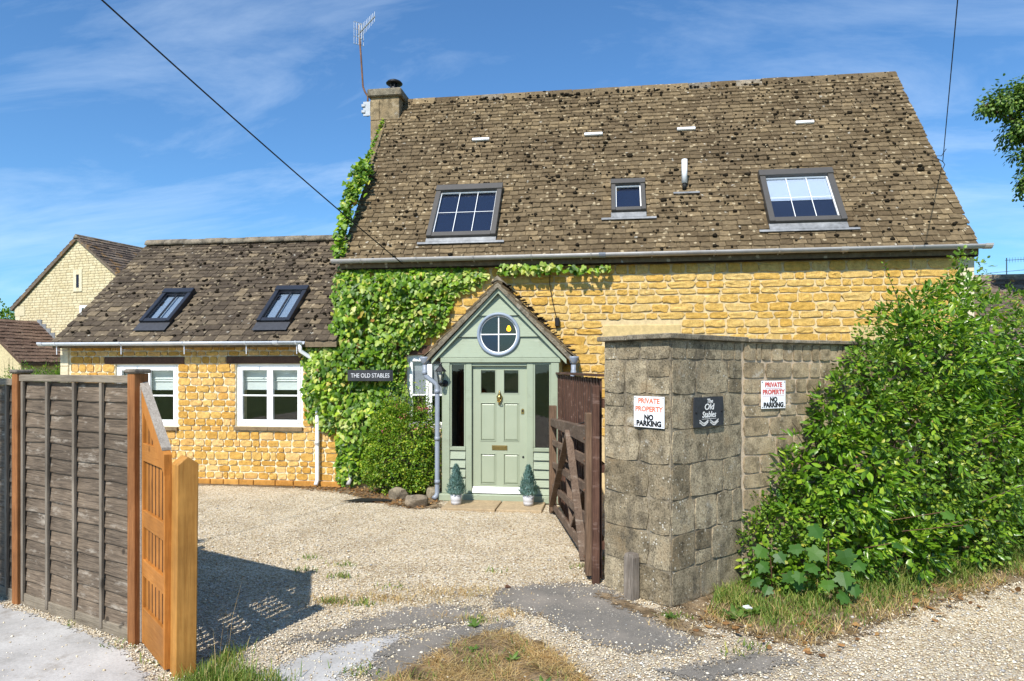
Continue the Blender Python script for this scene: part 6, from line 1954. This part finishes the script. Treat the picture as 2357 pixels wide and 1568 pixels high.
leaves('shoot_leaves', P, unit(n) + np.array([0, -0.2, 0.5]), unit(n) * 0.5 + np.array([0, -0.5, 0.7]), nr.uniform(0.018, 0.036, n), ROUND_L, 'shrub', shr)
for cx_, cz_, k in ((-2.74, 1.35, 12), (-2.62, 1.36, 8), (-3.0, 1.24, 6), (-2.85, 1.05, 4), (-3.28, 0.98, 4), (-3.1, 1.38, 3), (-2.7, 1.1, 3)):
    P = np.array([[cx_ + rng.gauss(0, 0.035), 9.66 + rng.gauss(0, 0.02), cz_ + rng.gauss(0, 0.025)] for _ in range(k * 2)])
    leaves('flowers', P, unit(len(P)) + np.array([0, -0.8, 0.1]), unit(len(P)) + np.array([0, -0.3, 0.6]), nr.uniform(0.014, 0.024, len(P)), ROUND_L, 'flower', shr)

# ================================================================== HEDGE
hed = thing('overgrown_hedge', (3.3, 7.2, 0), 'overgrown mixed hedge of glossy leaves spilling over the block wall', 'hedge')
HL = [(1.50, 6.28, 0.30, 0.32, 0.22, 0.36), (1.72, 6.14, 0.20, 0.36, 0.22, 0.30), (1.72, 6.42, 0.40, 0.50, 0.30, 0.50), (1.98, 6.50, 0.98, 0.40, 0.30, 0.50), (1.95, 6.45, 0.42, 0.62, 0.40, 0.50), (2.35, 6.75, 1.55, 0.42, 0.34, 0.45), (2.25, 6.55, 0.95, 0.52, 0.42, 0.55), (2.75, 6.9, 1.15, 0.80, 0.55, 0.75), (2.62, 7.0, 1.75, 0.42, 0.36, 0.50), (3.1, 7.25, 1.85, 0.72, 0.60, 0.70), (3.75, 7.75, 2.25, 0.95, 0.75, 0.66),
      (4.75, 8.35, 2.02, 1.1, 0.85, 0.60), (3.4, 7.35, 0.92, 0.95, 0.62, 0.85), (4.5, 8.2, 1.10, 1.1, 0.75, 1.0), (5.9, 9.0, 1.35, 1.2, 0.9, 1.20), (3.35, 7.6, 2.25, 0.50, 0.5, 0.45), (4.05, 8.2, 2.85, 0.24, 0.24, 0.42), (6.9, 9.6, 1.5, 1.2, 0.9, 1.15), (2.6, 6.62, 0.28, 0.6, 0.34, 0.36), (3.3, 7.2, 0.30, 0.7, 0.40, 0.40), (4.1, 7.95, 0.32, 0.8, 0.45, 0.42), (5.0, 8.7, 0.4, 0.8, 0.5, 0.5)]
P, Nn = lobe_points(HL, 5600, 0.74, 0.045)
toc = np.array([0, 0, 1.6]) - P
fac = (Nn * toc / np.linalg.norm(toc, axis=1, keepdims=True)).sum(1)
k = (fac > -0.25) & (P[:, 2] > 0.05)
P, Nn = P[k], Nn[k]
# sprays of large glossy leaves
big = nr.random(len(P)) < np.clip(0.38 + 0.45 * np.sin(P[:, 0] * 2.7 + P[:, 2] * 2.1) + 0.15 * np.sin(P[:, 2] * 5), 0.08, 0.85)
pos, D, U, S = sprigs(P[big], Nn[big], 12, 0.085, (0.045, 0.115), 0.30)
k = pos[:, 2] > 0.03
leaves('glossy_foliage', pos[k], D[k], U[k], S[k], OVAL_L, 'hedge', hed)
pos, D, U, S = sprigs(P[~big], Nn[~big], 17, 0.10, (0.022, 0.058), 0.05)
k = pos[:, 2] > 0.03
leaves('small_foliage', pos[k], D[k], U[k], S[k], ROUND_L, 'hedge_small', hed)
# inner leaves that close the gaps with shade
P2_, N2_ = lobe_points([(a[0] + 0.03, a[1] + 0.12, a[2], a[3] * 0.78, a[4] * 0.75, a[5] * 0.80) for a in HL], 6500, 0.6, 0.05)
k = P2_[:, 2] > 0.03
leaves('inner_foliage', P2_[k], unit(k.sum()) + np.array([0, 0, -0.2]), N2_[k] + unit(k.sum()) * 0.5, nr.uniform(0.07, 0.13, k.sum()), OVAL_L, 'hedge', hed, wid=1.4)
# long arching shoots
shoots = [((2.0, 6.35, 0.75), (1.45, 6.25, 1.02)), ((2.2, 6.5, 1.35), (1.95, 6.5, 1.62)), ((3.0, 7.1, 2.2), (2.75, 7.1, 3.02)), ((4.1, 8.2, 2.9), (4.02, 8.2, 3.22)), ((3.2, 6.7, 1.1), (3.7, 6.45, 1.5)), ((3.5, 6.8, 0.7), (4.05, 6.6, 0.95)),
          ((2.5, 6.5, 0.6), (2.15, 6.1, 0.72)), ((3.0, 6.6, 0.5), (3.5, 6.35, 0.62)), ((2.3, 6.45, 0.8), (2.0, 6.15, 1.1)), ((2.8, 6.6, 1.5), (2.55, 6.4, 1.75)), ((3.4, 6.9, 1.9), (3.3, 6.7, 2.2))]
LP = []; LD = []; LU = []; LS = []
for a, b in shoots:
    a, b = Vector(a), Vector(b)
    L = (b - a).length
    mid = a.lerp(b, 0.5) + Z3 * L * 0.08
    MB().tube([a, mid, b], [0.006, 0.004, 0.002], 5).build('shoot', 'bark', hed)
    nlf = int(L / 0.035)
    for i in range(nlf):
        t = (i + 0.5) / nlf
        p = a.lerp(b, t) + Z3 * L * 0.16 * t * (1 - t) * 2
        side = 1 if i % 2 else -1
        dd = (b - a).normalized(); s_ = dd.cross(Z3).normalized() * side
        LP.append(tuple(p)); LD.append(tuple(s_ * 0.8 + dd * 0.6 + Vector((rng.gauss(0, 0.2), rng.gauss(0, 0.2), rng.gauss(-0.1, 0.2)))))
        LU.append((rng.gauss(0, 0.3), rng.gauss(-0.3, 0.3), 0.9)); LS.append(rng.uniform(0.07, 0.11) * (1.1 - 0.5 * t))
me_o = bpy.data.meshes.new('leaf'); me_o.from_pydata([tuple(v) for v in OVAL_L[0]], [], [tuple(int(i) for i in f) for f in OVAL_L[1]]); me_o.materials.append(MT['hedge'])
leaf_objects('leaf', [me_o], LP, LD, LU, LS, hed)
br = MB()
for k in range(30):
    x = rng.uniform(1.8, 5.0); y = 6.4 + (x - 1.8) * 0.62 + rng.uniform(0, 0.3)
    br.tube([(x, y + 0.2, 0), (x + rng.gauss(0, 0.15), y + 0.1, rng.uniform(0.5, 1.0)), (x + rng.gauss(0, 0.3), y - 0.15, rng.uniform(1.0, 2.0))], [0.012, 0.009, 0.004], 5)
br.build('branches', 'bark', hed)
n = 420
P, Nn = lobe_points(HL, 700, 0.95, 0.05); k = P[:, 2] > 0.6; P, Nn = P[k][:n], Nn[k][:n]
leaves('seed_heads', P + Nn * 0.03, unit(len(P)), Nn, nr.uniform(0.012, 0.024, len(P)), ROUND_L, 'litter', hed)

# sycamore sapling at the foot of the hedge
syc = thing('sycamore_sapling', (1.85, 6.0, 0), 'young sycamore with broad lobed leaves at the foot of the hedge', 'sapling')
me_s = bpy.data.meshes.new('leaf'); me_s.from_pydata([tuple(v) for v in SYC_L[0]], [], [tuple(int(i) for i in f) for f in SYC_L[1]]); me_s.materials.append(MT['sycamore'])
LP = []; LD = []; LU = []; LS = []
pet = MB(); pet.tube([(1.9, 6.05, 0), (1.88, 5.98, 0.3), (1.86, 5.92, 0.52)], [0.010, 0.007, 0.004], 6)
pet.tube([(1.45, 6.1, 0), (1.42, 6.0, 0.22), (1.40, 5.95, 0.34)], [0.008, 0.006, 0.003], 6)
for (x, y, z, s) in ((1.72, 5.86, 0.64, 0.15), (1.58, 5.88, 0.47, 0.12), (1.75, 5.80, 0.46, 0.14), (1.95, 5.82, 0.45, 0.15), (1.72, 5.78, 0.33, 0.13), (1.93, 5.78, 0.28, 0.15), (1.80, 5.75, 0.22, 0.12), (2.05, 5.85, 0.36, 0.13), (1.60, 5.80, 0.26, 0.11), (1.88, 5.72, 0.13, 0.13), (2.02, 5.8, 0.18, 0.12),
                     (1.34, 5.95, 0.42, 0.13), (1.45, 5.92, 0.38, 0.11), (1.30, 5.9, 0.30, 0.12), (1.52, 5.9, 0.22, 0.11), (1.25, 5.85, 0.18, 0.10), (1.62, 5.9, 0.16, 0.11), (1.36, 5.85, 0.12, 0.10), (2.4, 5.95, 0.5, 0.10), (2.9, 6.2, 0.72, 0.12), (3.1, 6.25, 0.6, 0.11)):
    LP.append((x, y, z)); LD.append((rng.gauss(0, 0.5), rng.gauss(-0.5, 0.2), rng.gauss(-0.65, 0.15))); LU.append((rng.gauss(0, 0.25), rng.gauss(-0.5, 0.2), 0.75)); LS.append(s * 0.98)
    pet.tube([(x, y, z), (x * 0.6 + 1.87 * 0.4 if x > 1.55 else x * 0.6 + 1.41 * 0.4, y + 0.08, z * 0.85)], 0.003, 4)
leaf_objects('leaf', [me_s], LP, LD, LU, LS, syc)
pet.build('stem', 'rust', syc)

# ================================================================== TREES
def tree(name, base, top, lobes, nleaf, size, label, limbs, per=12, spread=0.2, drop=0.4, rt=0.16, group=None, mat='tree'):
    t = thing(name, base, label, 'tree', group)
    b = Vector(base); e = Vector(top)
    tr = MB(); tr.tube([b, b.lerp(e, 0.5) + Vector((0.1, 0, 0)), e], [rt, rt * 0.7, rt * 0.3], 8)
    tr.build('trunk', 'bark', t, True)
    lm = MB()
    for l in lobes:
        c = Vector(l[:3])
        s0 = b.lerp(e, rng.uniform(0.45, 0.9))
        lm.tube([s0, s0.lerp(c, 0.5) + Z3 * 0.25, c], [rt * 0.4, rt * 0.25, rt * 0.10], 6)
        for k in range(limbs):
            d = Vector(unit(1)[0]); d = Vector((d.x * l[3], d.y * l[4], d.z * l[5])) * 0.9
            lm.tube([c, c + d * 0.5 + Z3 * 0.08, c + d], [rt * 0.09, rt * 0.05, rt * 0.02], 4)
    lm.build('limbs', 'bark', t)
    P, Nn = lobe_points(lobes, nleaf // per, 0.15, 0.16)
    pos, D, U, S = sprigs(P, Nn, per, spread, size, drop)
    leaves('crown', pos, D, U, S, ROUND_L, mat, t)
    return t
TL = [(10.05, 18.6, 8.75, 0.55, 0.6, 0.42), (10.75, 18.7, 8.95, 0.75, 0.7, 0.50), (10.65, 18.7, 8.15, 0.60, 0.6, 0.42), (11.3, 18.8, 8.2, 0.8, 0.8, 0.7), (10.85, 18.7, 7.45, 0.50, 0.5, 0.45), (10.62, 18.65, 6.75, 0.26, 0.3, 0.42), (11.3, 18.8, 7.2, 0.6, 0.6, 0.6), (11.1, 18.7, 6.4, 0.4, 0.4, 0.5), (12.0, 18.9, 8.8, 1.0, 1.0, 1.1), (12.2, 18.9, 7.2, 1.0, 1.0, 1.0), (9.62, 18.5, 8.65, 0.20, 0.2, 0.14)]
tree('birch_tree', (12.4, 19.0, 0), (12.2, 19.0, 9.6), TL, 24000, (0.06, 0.115), 'drooping small-leaved tree at the right edge of the picture', 10, per=10, spread=0.16, drop=0.9)
for (px_, pz, r_, lab) in (((-37.2, 37.2), 4.6, 1.6, 'dark round tree beside the gabled house eaves'), ((-40.5, 36.5), 4.4, 2.2, 'dark tree cut by the left edge behind the outbuilding')):
    x, y = px_
    tree('broadleaf_tree', (x, y, 0), (x, y, pz), [(x, y, pz, r_, r_, r_ * 0.8), (x - r_ * 0.7, y, pz - 0.5, r_, r_, r_ * 0.8), (x + r_ * 0.3, y - 0.5, pz - 1.2, r_, r_, r_)], 5000, (0.14, 0.26), lab, 3, spread=0.35, mat='hedge_small', group='trees behind the gabled house')
# weeds showing over the fence
for i, (x, y, h, mat, lab) in enumerate(((-13.6, 13.9, 2.02, 'hedge_small', 'grey-green shrub behind the fence top near the left edge'), (-12.6, 13.9, 2.1, 'shrub', 'yellow-green shrub peeping over the fence below the outbuilding'), (-12.0, 13.6, 1.98, 'shrub', 'light green shrub next to the wing corner above the fence'))):
    t = thing('garden_shrub', (x, y, 0), lab, 'shrub', 'shrubs behind the fence')
    L_ = [(x, y, h - 0.45, 0.55, 0.4, 0.45), (x - 0.35, y, h - 0.7, 0.45, 0.4, 0.5), (x + 0.3, y, h - 0.6, 0.4, 0.4, 0.45)]
    P, Nn = lobe_points(L_, 500, 0.4, 0.15)
    pos, D, U, S = sprigs(P, Nn, 8, 0.10, (0.04, 0.08), -0.2)
    leaves('foliage', pos, D, U, S, LANCE_L, mat, t)
    tw = MB()
    for k in range(16):
        xx = x + rng.uniform(-0.5, 0.5)
        tw.tube([(xx, y, 0), (xx + rng.gauss(0, 0.1), y, h + rng.uniform(-0.2, 0.22))], [0.012, 0.003], 4)
    tw.build('stems', 'bark', t)

# ================================================================== GRASS, WEEDS, LITTER
def zed(P, dz=0.008):
    return gz(P[:, 0], P[:, 1]) + dz
def patchy(P, f, thr, seed=0.0):
    v = np.sin(P[:, 0] * f + 1.3 + seed) * np.sin(P[:, 1] * f * 1.17 - 0.7) + 0.6 * np.sin(P[:, 0] * f * 2.3 + P[:, 1] * f * 1.9 + seed)
    return P[v + nr.normal(0, 0.45, len(P)) > thr]
P = patchy(sample_poly(GPATCH, 9000), 7.0, -0.35)
tag(blades('dry_grass', P, nr.uniform(0.025, 0.075, len(P)), 'straw', lean=2.2, w=0.0019, flat=0.45), 'mat of dry straw-coloured grass in the foreground', 'grass')
P = patchy(sample_poly(GPATCH, 1700), 6.0, 0.55, 2.0)
tag(blades('green_tufts', P, nr.uniform(0.03, 0.075, len(P)), 'grass', lean=0.9, w=0.0026), 'green tufts growing through the dry grass', 'grass')
VG = [(0.80, 5.45), (1.36, 5.0), (2.0, 5.38), (2.6, 5.88), (3.6, 6.62), (5.2, 7.92), (5.0, 8.4), (3.2, 7.0), (2.3, 6.35), (1.3, 6.3), (0.95, 5.95)]
P = sample_poly(VG, 26000)
dd = np.clip((P[:, 1] - (4.62 + 0.70 * (P[:, 0] - 0.9))) / 1.15, 0.0, 1)
P = P[nr.random(len(P)) < 0.06 + dd]
P = patchy(P, 4.3, -0.55)
dd = np.clip((P[:, 1] - (4.62 + 0.70 * (P[:, 0] - 0.9))) / 1.15, 0.0, 1)
tag(blades('verge_grass', P, nr.uniform(0.3, 1.0, len(P)) ** 1.4 * (0.055 + 0.22 * dd * np.clip((P[:, 0] - 1.0) / 1.2, 0.30, 1)), 'grass', lean=0.8, w=0.0036), 'long rough green grass on the verge under the hedge', 'grass')
P = patchy(sample_poly([(0.72, 5.25), (1.40, 4.88), (2.4, 5.62), (3.6, 6.55), (4.6, 7.4), (3.3, 6.7), (1.9, 5.9), (1.2, 5.85), (0.8, 5.6)], 3000), 3.7, 0.15, 1.0)
tag(blades('verge_straw', P, nr.uniform(0.02, 0.12, len(P)), 'straw', lean=1.5, w=0.0020, flat=0.2), 'pale dead grass along the front of the verge', 'grass')
P = np.concatenate([nr.normal((-2.42, 3.80), (0.10, 0.10), (900, 2)), nr.normal((-2.20, 3.84), (0.16, 0.07), (700, 2)), nr.normal((-2.50, 4.05), (0.05, 0.15), (300, 2))])
tag(blades('post_grass', P, nr.uniform(0.03, 0.11, len(P)), 'grass', lean=0.5, w=0.003), 'green grass tuft at the foot of the heavy post', 'grass')
P = np.array([[-2.43, 4.0], [-2.36, 3.92], [-2.47, 3.9], [-2.30, 3.86], [-2.52, 4.1], [-2.40, 3.84], [-2.45, 3.95], [-2.34, 3.97]])
tag(blades('seed_stalks', P, np.array([0.62, 0.45, 0.55, 0.3, 0.5, 0.36, 0.4, 0.3]), 'straw', lean=0.15, w=0.0016), 'thin dry grass stalks beside the heavy post', 'grass')
pts_g = []
for (cx_, cy_, sx_, sy_, n_) in ((-1.75, 5.42, 0.30, 0.07, 380), (-1.35, 5.62, 0.25, 0.06, 260), (-2.25, 5.28, 0.2, 0.08, 160), (-0.75, 5.2, 0.12, 0.05, 140), (-1.1, 5.05, 0.14, 0.04, 120), (-1.15, 5.75, 0.2, 0.06, 160), (0.55, 5.2, 0.08, 0.06, 60)):
    pts_g.append(nr.normal((cx_, cy_), (sx_, sy_), (n_, 2)))
P = np.concatenate(pts_g)
tag(blades('drive_straw', P, nr.uniform(0.02, 0.06, len(P)), 'straw', lean=1.6, w=0.0022), 'wisps of dry grass across the mouth of the drive', 'grass')
pts_g = []
for (cx_, cy_, n_) in ((-2.45, 5.95, 70), (-2.25, 5.30, 90), (-2.0, 5.28, 70), (-3.0, 6.5, 30), (-2.9, 6.1, 40), (-2.6, 6.3, 40), (-1.9, 5.7, 30), (-0.98, 5.06, 60), (-1.55, 4.1, 40), (0.52, 5.35, 60), (-0.05, 6.9, 50), (-0.2, 6.6, 40), (-1.05, 6.3, 25), (1.0, 4.85, 30), (0.9, 4.72, 20), (-4.4, 5.0, 30), (-3.35, 4.22, 24), (-3.0, 4.05, 20), (-4.0, 4.55, 18)):
    pts_g.append(nr.normal((cx_, cy_), (0.07, 0.035), (n_, 2)))
P = np.concatenate(pts_g)
tag(blades('drive_weeds', P, nr.uniform(0.02, 0.055, len(P)), 'grass', lean=1.0, w=0.004), 'small green weeds scattered over the gravel', 'weeds')
for i, (x, y, nL, s, lab) in enumerate(((-0.98, 4.92, 9, 0.075, 'flat-leaved weed on the tarmac edge'), (0.50, 5.30, 8, 0.07, 'small weed at the pier corner'), (-0.62, 4.38, 7, 0.07, 'broad weed in the dry grass'), (-0.9, 4.5, 6, 0.06, 'pale weed near the tarmac curve'), (-0.38, 4.05, 8, 0.08, 'leafy weed at the bottom of the picture'), (1.02, 5.38, 10, 0.12, 'leafy weed on the verge beside the pier'), (1.15, 5.5, 10, 0.12, 'tall-leaved weed on the verge beside the white stone'))):
    t = thing('weed', (x, y, 0), lab, 'weed', 'single broad-leaved weeds')
    LP = []; LD = []; LU = []; LS = []
    for k in range(nL):
        a = 2 * math.pi * k / nL + rng.gauss(0, 0.3)
        LP.append((x, y, 0.015)); LD.append((math.cos(a), math.sin(a), rng.uniform(0.25, 0.9))); LU.append((0.2 * math.cos(a), 0.2 * math.sin(a), 1)); LS.append(s * rng.uniform(0.7, 1.2))
    me_w = bpy.data.meshes.new('leaf'); me_w.from_pydata([tuple(v) for v in OVAL_L[0]], [], [tuple(int(i_) for i_ in f) for f in OVAL_L[1]]); me_w.materials.append(MT['weed'])
    leaf_objects('leaf', [me_w], LP, LD, LU, LS, t)
def litter(name, poly, n, size, label):
    P = sample_poly(poly, n)
    pos = np.concatenate([P, zed(P, 0.016)[:, None] + nr.uniform(0, 0.012, (n, 1))], 1)
    D = unit(n) * np.array([1, 1, 0.25])
    U = unit(n) * 0.35 + np.array([0, 0, 1])
    tag(leaves(name, pos, D, U, nr.uniform(size[0], size[1], n), ROUND_L, 'litter'), label, 'leaf litter')
litter('fallen_leaves', [(-5.2, 10.45), (-4.9, 10.2), (-4.0, 9.9), (-3.0, 9.05), (-2.5, 8.95), (-2.4, 9.5), (-2.5, 10.2), (-4.2, 10.45)], 900, (0.025, 0.06), 'drift of brown fallen leaves below the ivy')
litter('verge_leaves', [(0.6, 5.0), (1.4, 4.7), (2.6, 5.6), (3.8, 6.5), (3.4, 6.7), (2.0, 5.8), (0.8, 5.5)], 90, (0.03, 0.09), 'dry leaves scattered along the verge')

# ================================================================== ROCKS, MAT, LOOSE STONES
def rock(name, c, s, label, seed, mat='rock', cat='rock', group=None):
    r = random.Random(seed)
    bm = bmesh.new(); bmesh.ops.create_icosphere(bm, subdivisions=3, radius=1.0)
    ph = [Vector((r.gauss(0, 1), r.gauss(0, 1), r.gauss(0, 1))).normalized() for _ in range(9)]
    of = [r.uniform(0.55, 0.85) for _ in ph]
    for v in bm.verts:
        for p_, o_ in zip(ph, of):
            d = v.co.dot(p_)
            if d > o_: v.co -= p_ * (d - o_)
        v.co += v.co.normalized() * r.uniform(-0.02, 0.02)
        v.co = Vector((v.co.x * s[0], v.co.y * s[1], v.co.z * s[2]))
    me = bpy.data.meshes.new(name); bm.to_mesh(me); bm.free(); me.materials.append(MT[mat])
    o = bpy.data.objects.new(name, me); o.location = c; COL.objects.link(o)
    return tag(o, label, cat, group)
rock('rock', (-2.66, 9.16, 0.055), (0.21, 0.15, 0.13), 'large angular grey rock at the edge of the bed', 3, group='rocks by the shrub')
rock('rock', (-3.07, 9.60, 0.06), (0.16, 0.12, 0.13), 'grey rock half under the shrub', 4, group='rocks by the shrub')
rock('rock', (-2.78, 9.48, 0.04), (0.10, 0.09, 0.07), 'small rock between the two larger rocks', 5, group='rocks by the shrub')
rock('rock', (-2.56, 9.75, 0.09), (0.12, 0.10, 0.13), 'rock tucked behind the downpipe foot', 8, group='rocks by the shrub')
rock('white_stone', (1.13, 5.55, 0.035), (0.040, 0.030, 0.026), 'white stone lying in the verge grass by the pier', 6, 'sign_white', 'stone')
rock('brick_lump', (-0.86, 5.84, 0.016), (0.035, 0.025, 0.022), 'small red-brown lump at the tarmac edge', 7, 'lintel', 'stone')
rubber_mat = MB().prism([(-3.80, 9.26, 0.022), (-3.10, 9.36, 0.022), (-3.10, 9.42, 0.022), (-3.30, 9.52, 0.022), (-3.62, 9.50, 0.022)], (0, 0, 0.006))
one('rubber_mat', rubber_mat, 'mat', 'flat black mat lying on the gravel before the shrub', 'mat')

# loose pebbles: thickest near the camera
NPB = 56000
def pebbles(n):
    out = []
    tot = 0
    while tot < n:
        d = 3.6 * (10.4 / 3.6) ** nr.random(n)        # camera depth, denser near
        l = nr.uniform(-0.82, 0.82, n) * d
        X = l * math.cos(YAW) - d * math.sin(YAW); Y = l * math.sin(YAW) + d * math.cos(YAW)
        P = np.stack([X, Y], 1)
        pr = np.ones(n)
        for p in TAR:
            dd_ = poly_dist(P, p); pr = np.where(dd_ > 0, np.clip(0.85 - dd_ / 0.22, 0.09, 1), pr)
        pr[in_poly(P, CONC)] = 0.03
        pr[in_poly(P, CPATCH)] = 0.25
        pr[in_poly(P, GPATCH)] = 0.10
        dd_ = poly_dist(P, VERGE); pr = np.where(dd_ > 0, np.clip(0.9 - dd_ / 0.4, 0.06, 1), pr)
        pr[in_poly(P, BED)] = 0.12
        pr[in_poly(P, [PA, PB, PC, PD])] = 0
        pr[(Y > 9.55) & (X > -2.45) & (X < -0.6)] = 0
        pr[Y > 10.35] = 0
        pr[(X > 0.5) & (Y > 6.0 + 0.7 * (X - 1.2))] = 0
        k = nr.random(n) < pr
        out.append(P[k]); tot += k.sum()
    return np.concatenate(out)[:n]
P = pebbles(NPB)
oc = np.array([(1, 0, 0), (0, 1, 0), (-1, 0, 0), (0, -1, 0), (0, 0, 1), (0, 0, -1)], float)
of_ = np.array([(0, 1, 4), (1, 2, 4), (2, 3, 4), (3, 0, 4), (1, 0, 5), (2, 1, 5), (3, 2, 5), (0, 3, 5)])
sz = nr.uniform(0.0032, 0.0088, NPB) * (1 + 0.9 * (nr.random(NPB) < 0.05))
base = oc[None] * (sz[:, None, None] * nr.uniform(0.65, 1.35, (NPB, 6, 1))) * np.array([1.1, 1.0, 0.62])
an = nr.uniform(0, 6.28, NPB); ca, sa = np.cos(an), np.sin(an)
bx = base[:, :, 0] * ca[:, None] - base[:, :, 1] * sa[:, None]; by_ = base[:, :, 0] * sa[:, None] + base[:, :, 1] * ca[:, None]
Vp = np.stack([bx + P[:, 0:1], by_ + P[:, 1:2], base[:, :, 2] + (gz(P[:, 0], P[:, 1]) + sz * 0.35 + 0.002)[:, None]], -1)
Fp = (of_[None] + (np.arange(NPB) * 6)[:, None, None]).reshape(-1, 3)
tag(arr_mesh('gravel_stones', Vp.reshape(-1, 3), Fp, 'pebble'), 'loose pale gravel stones over the drive and lane', 'gravel', kind='stuff')
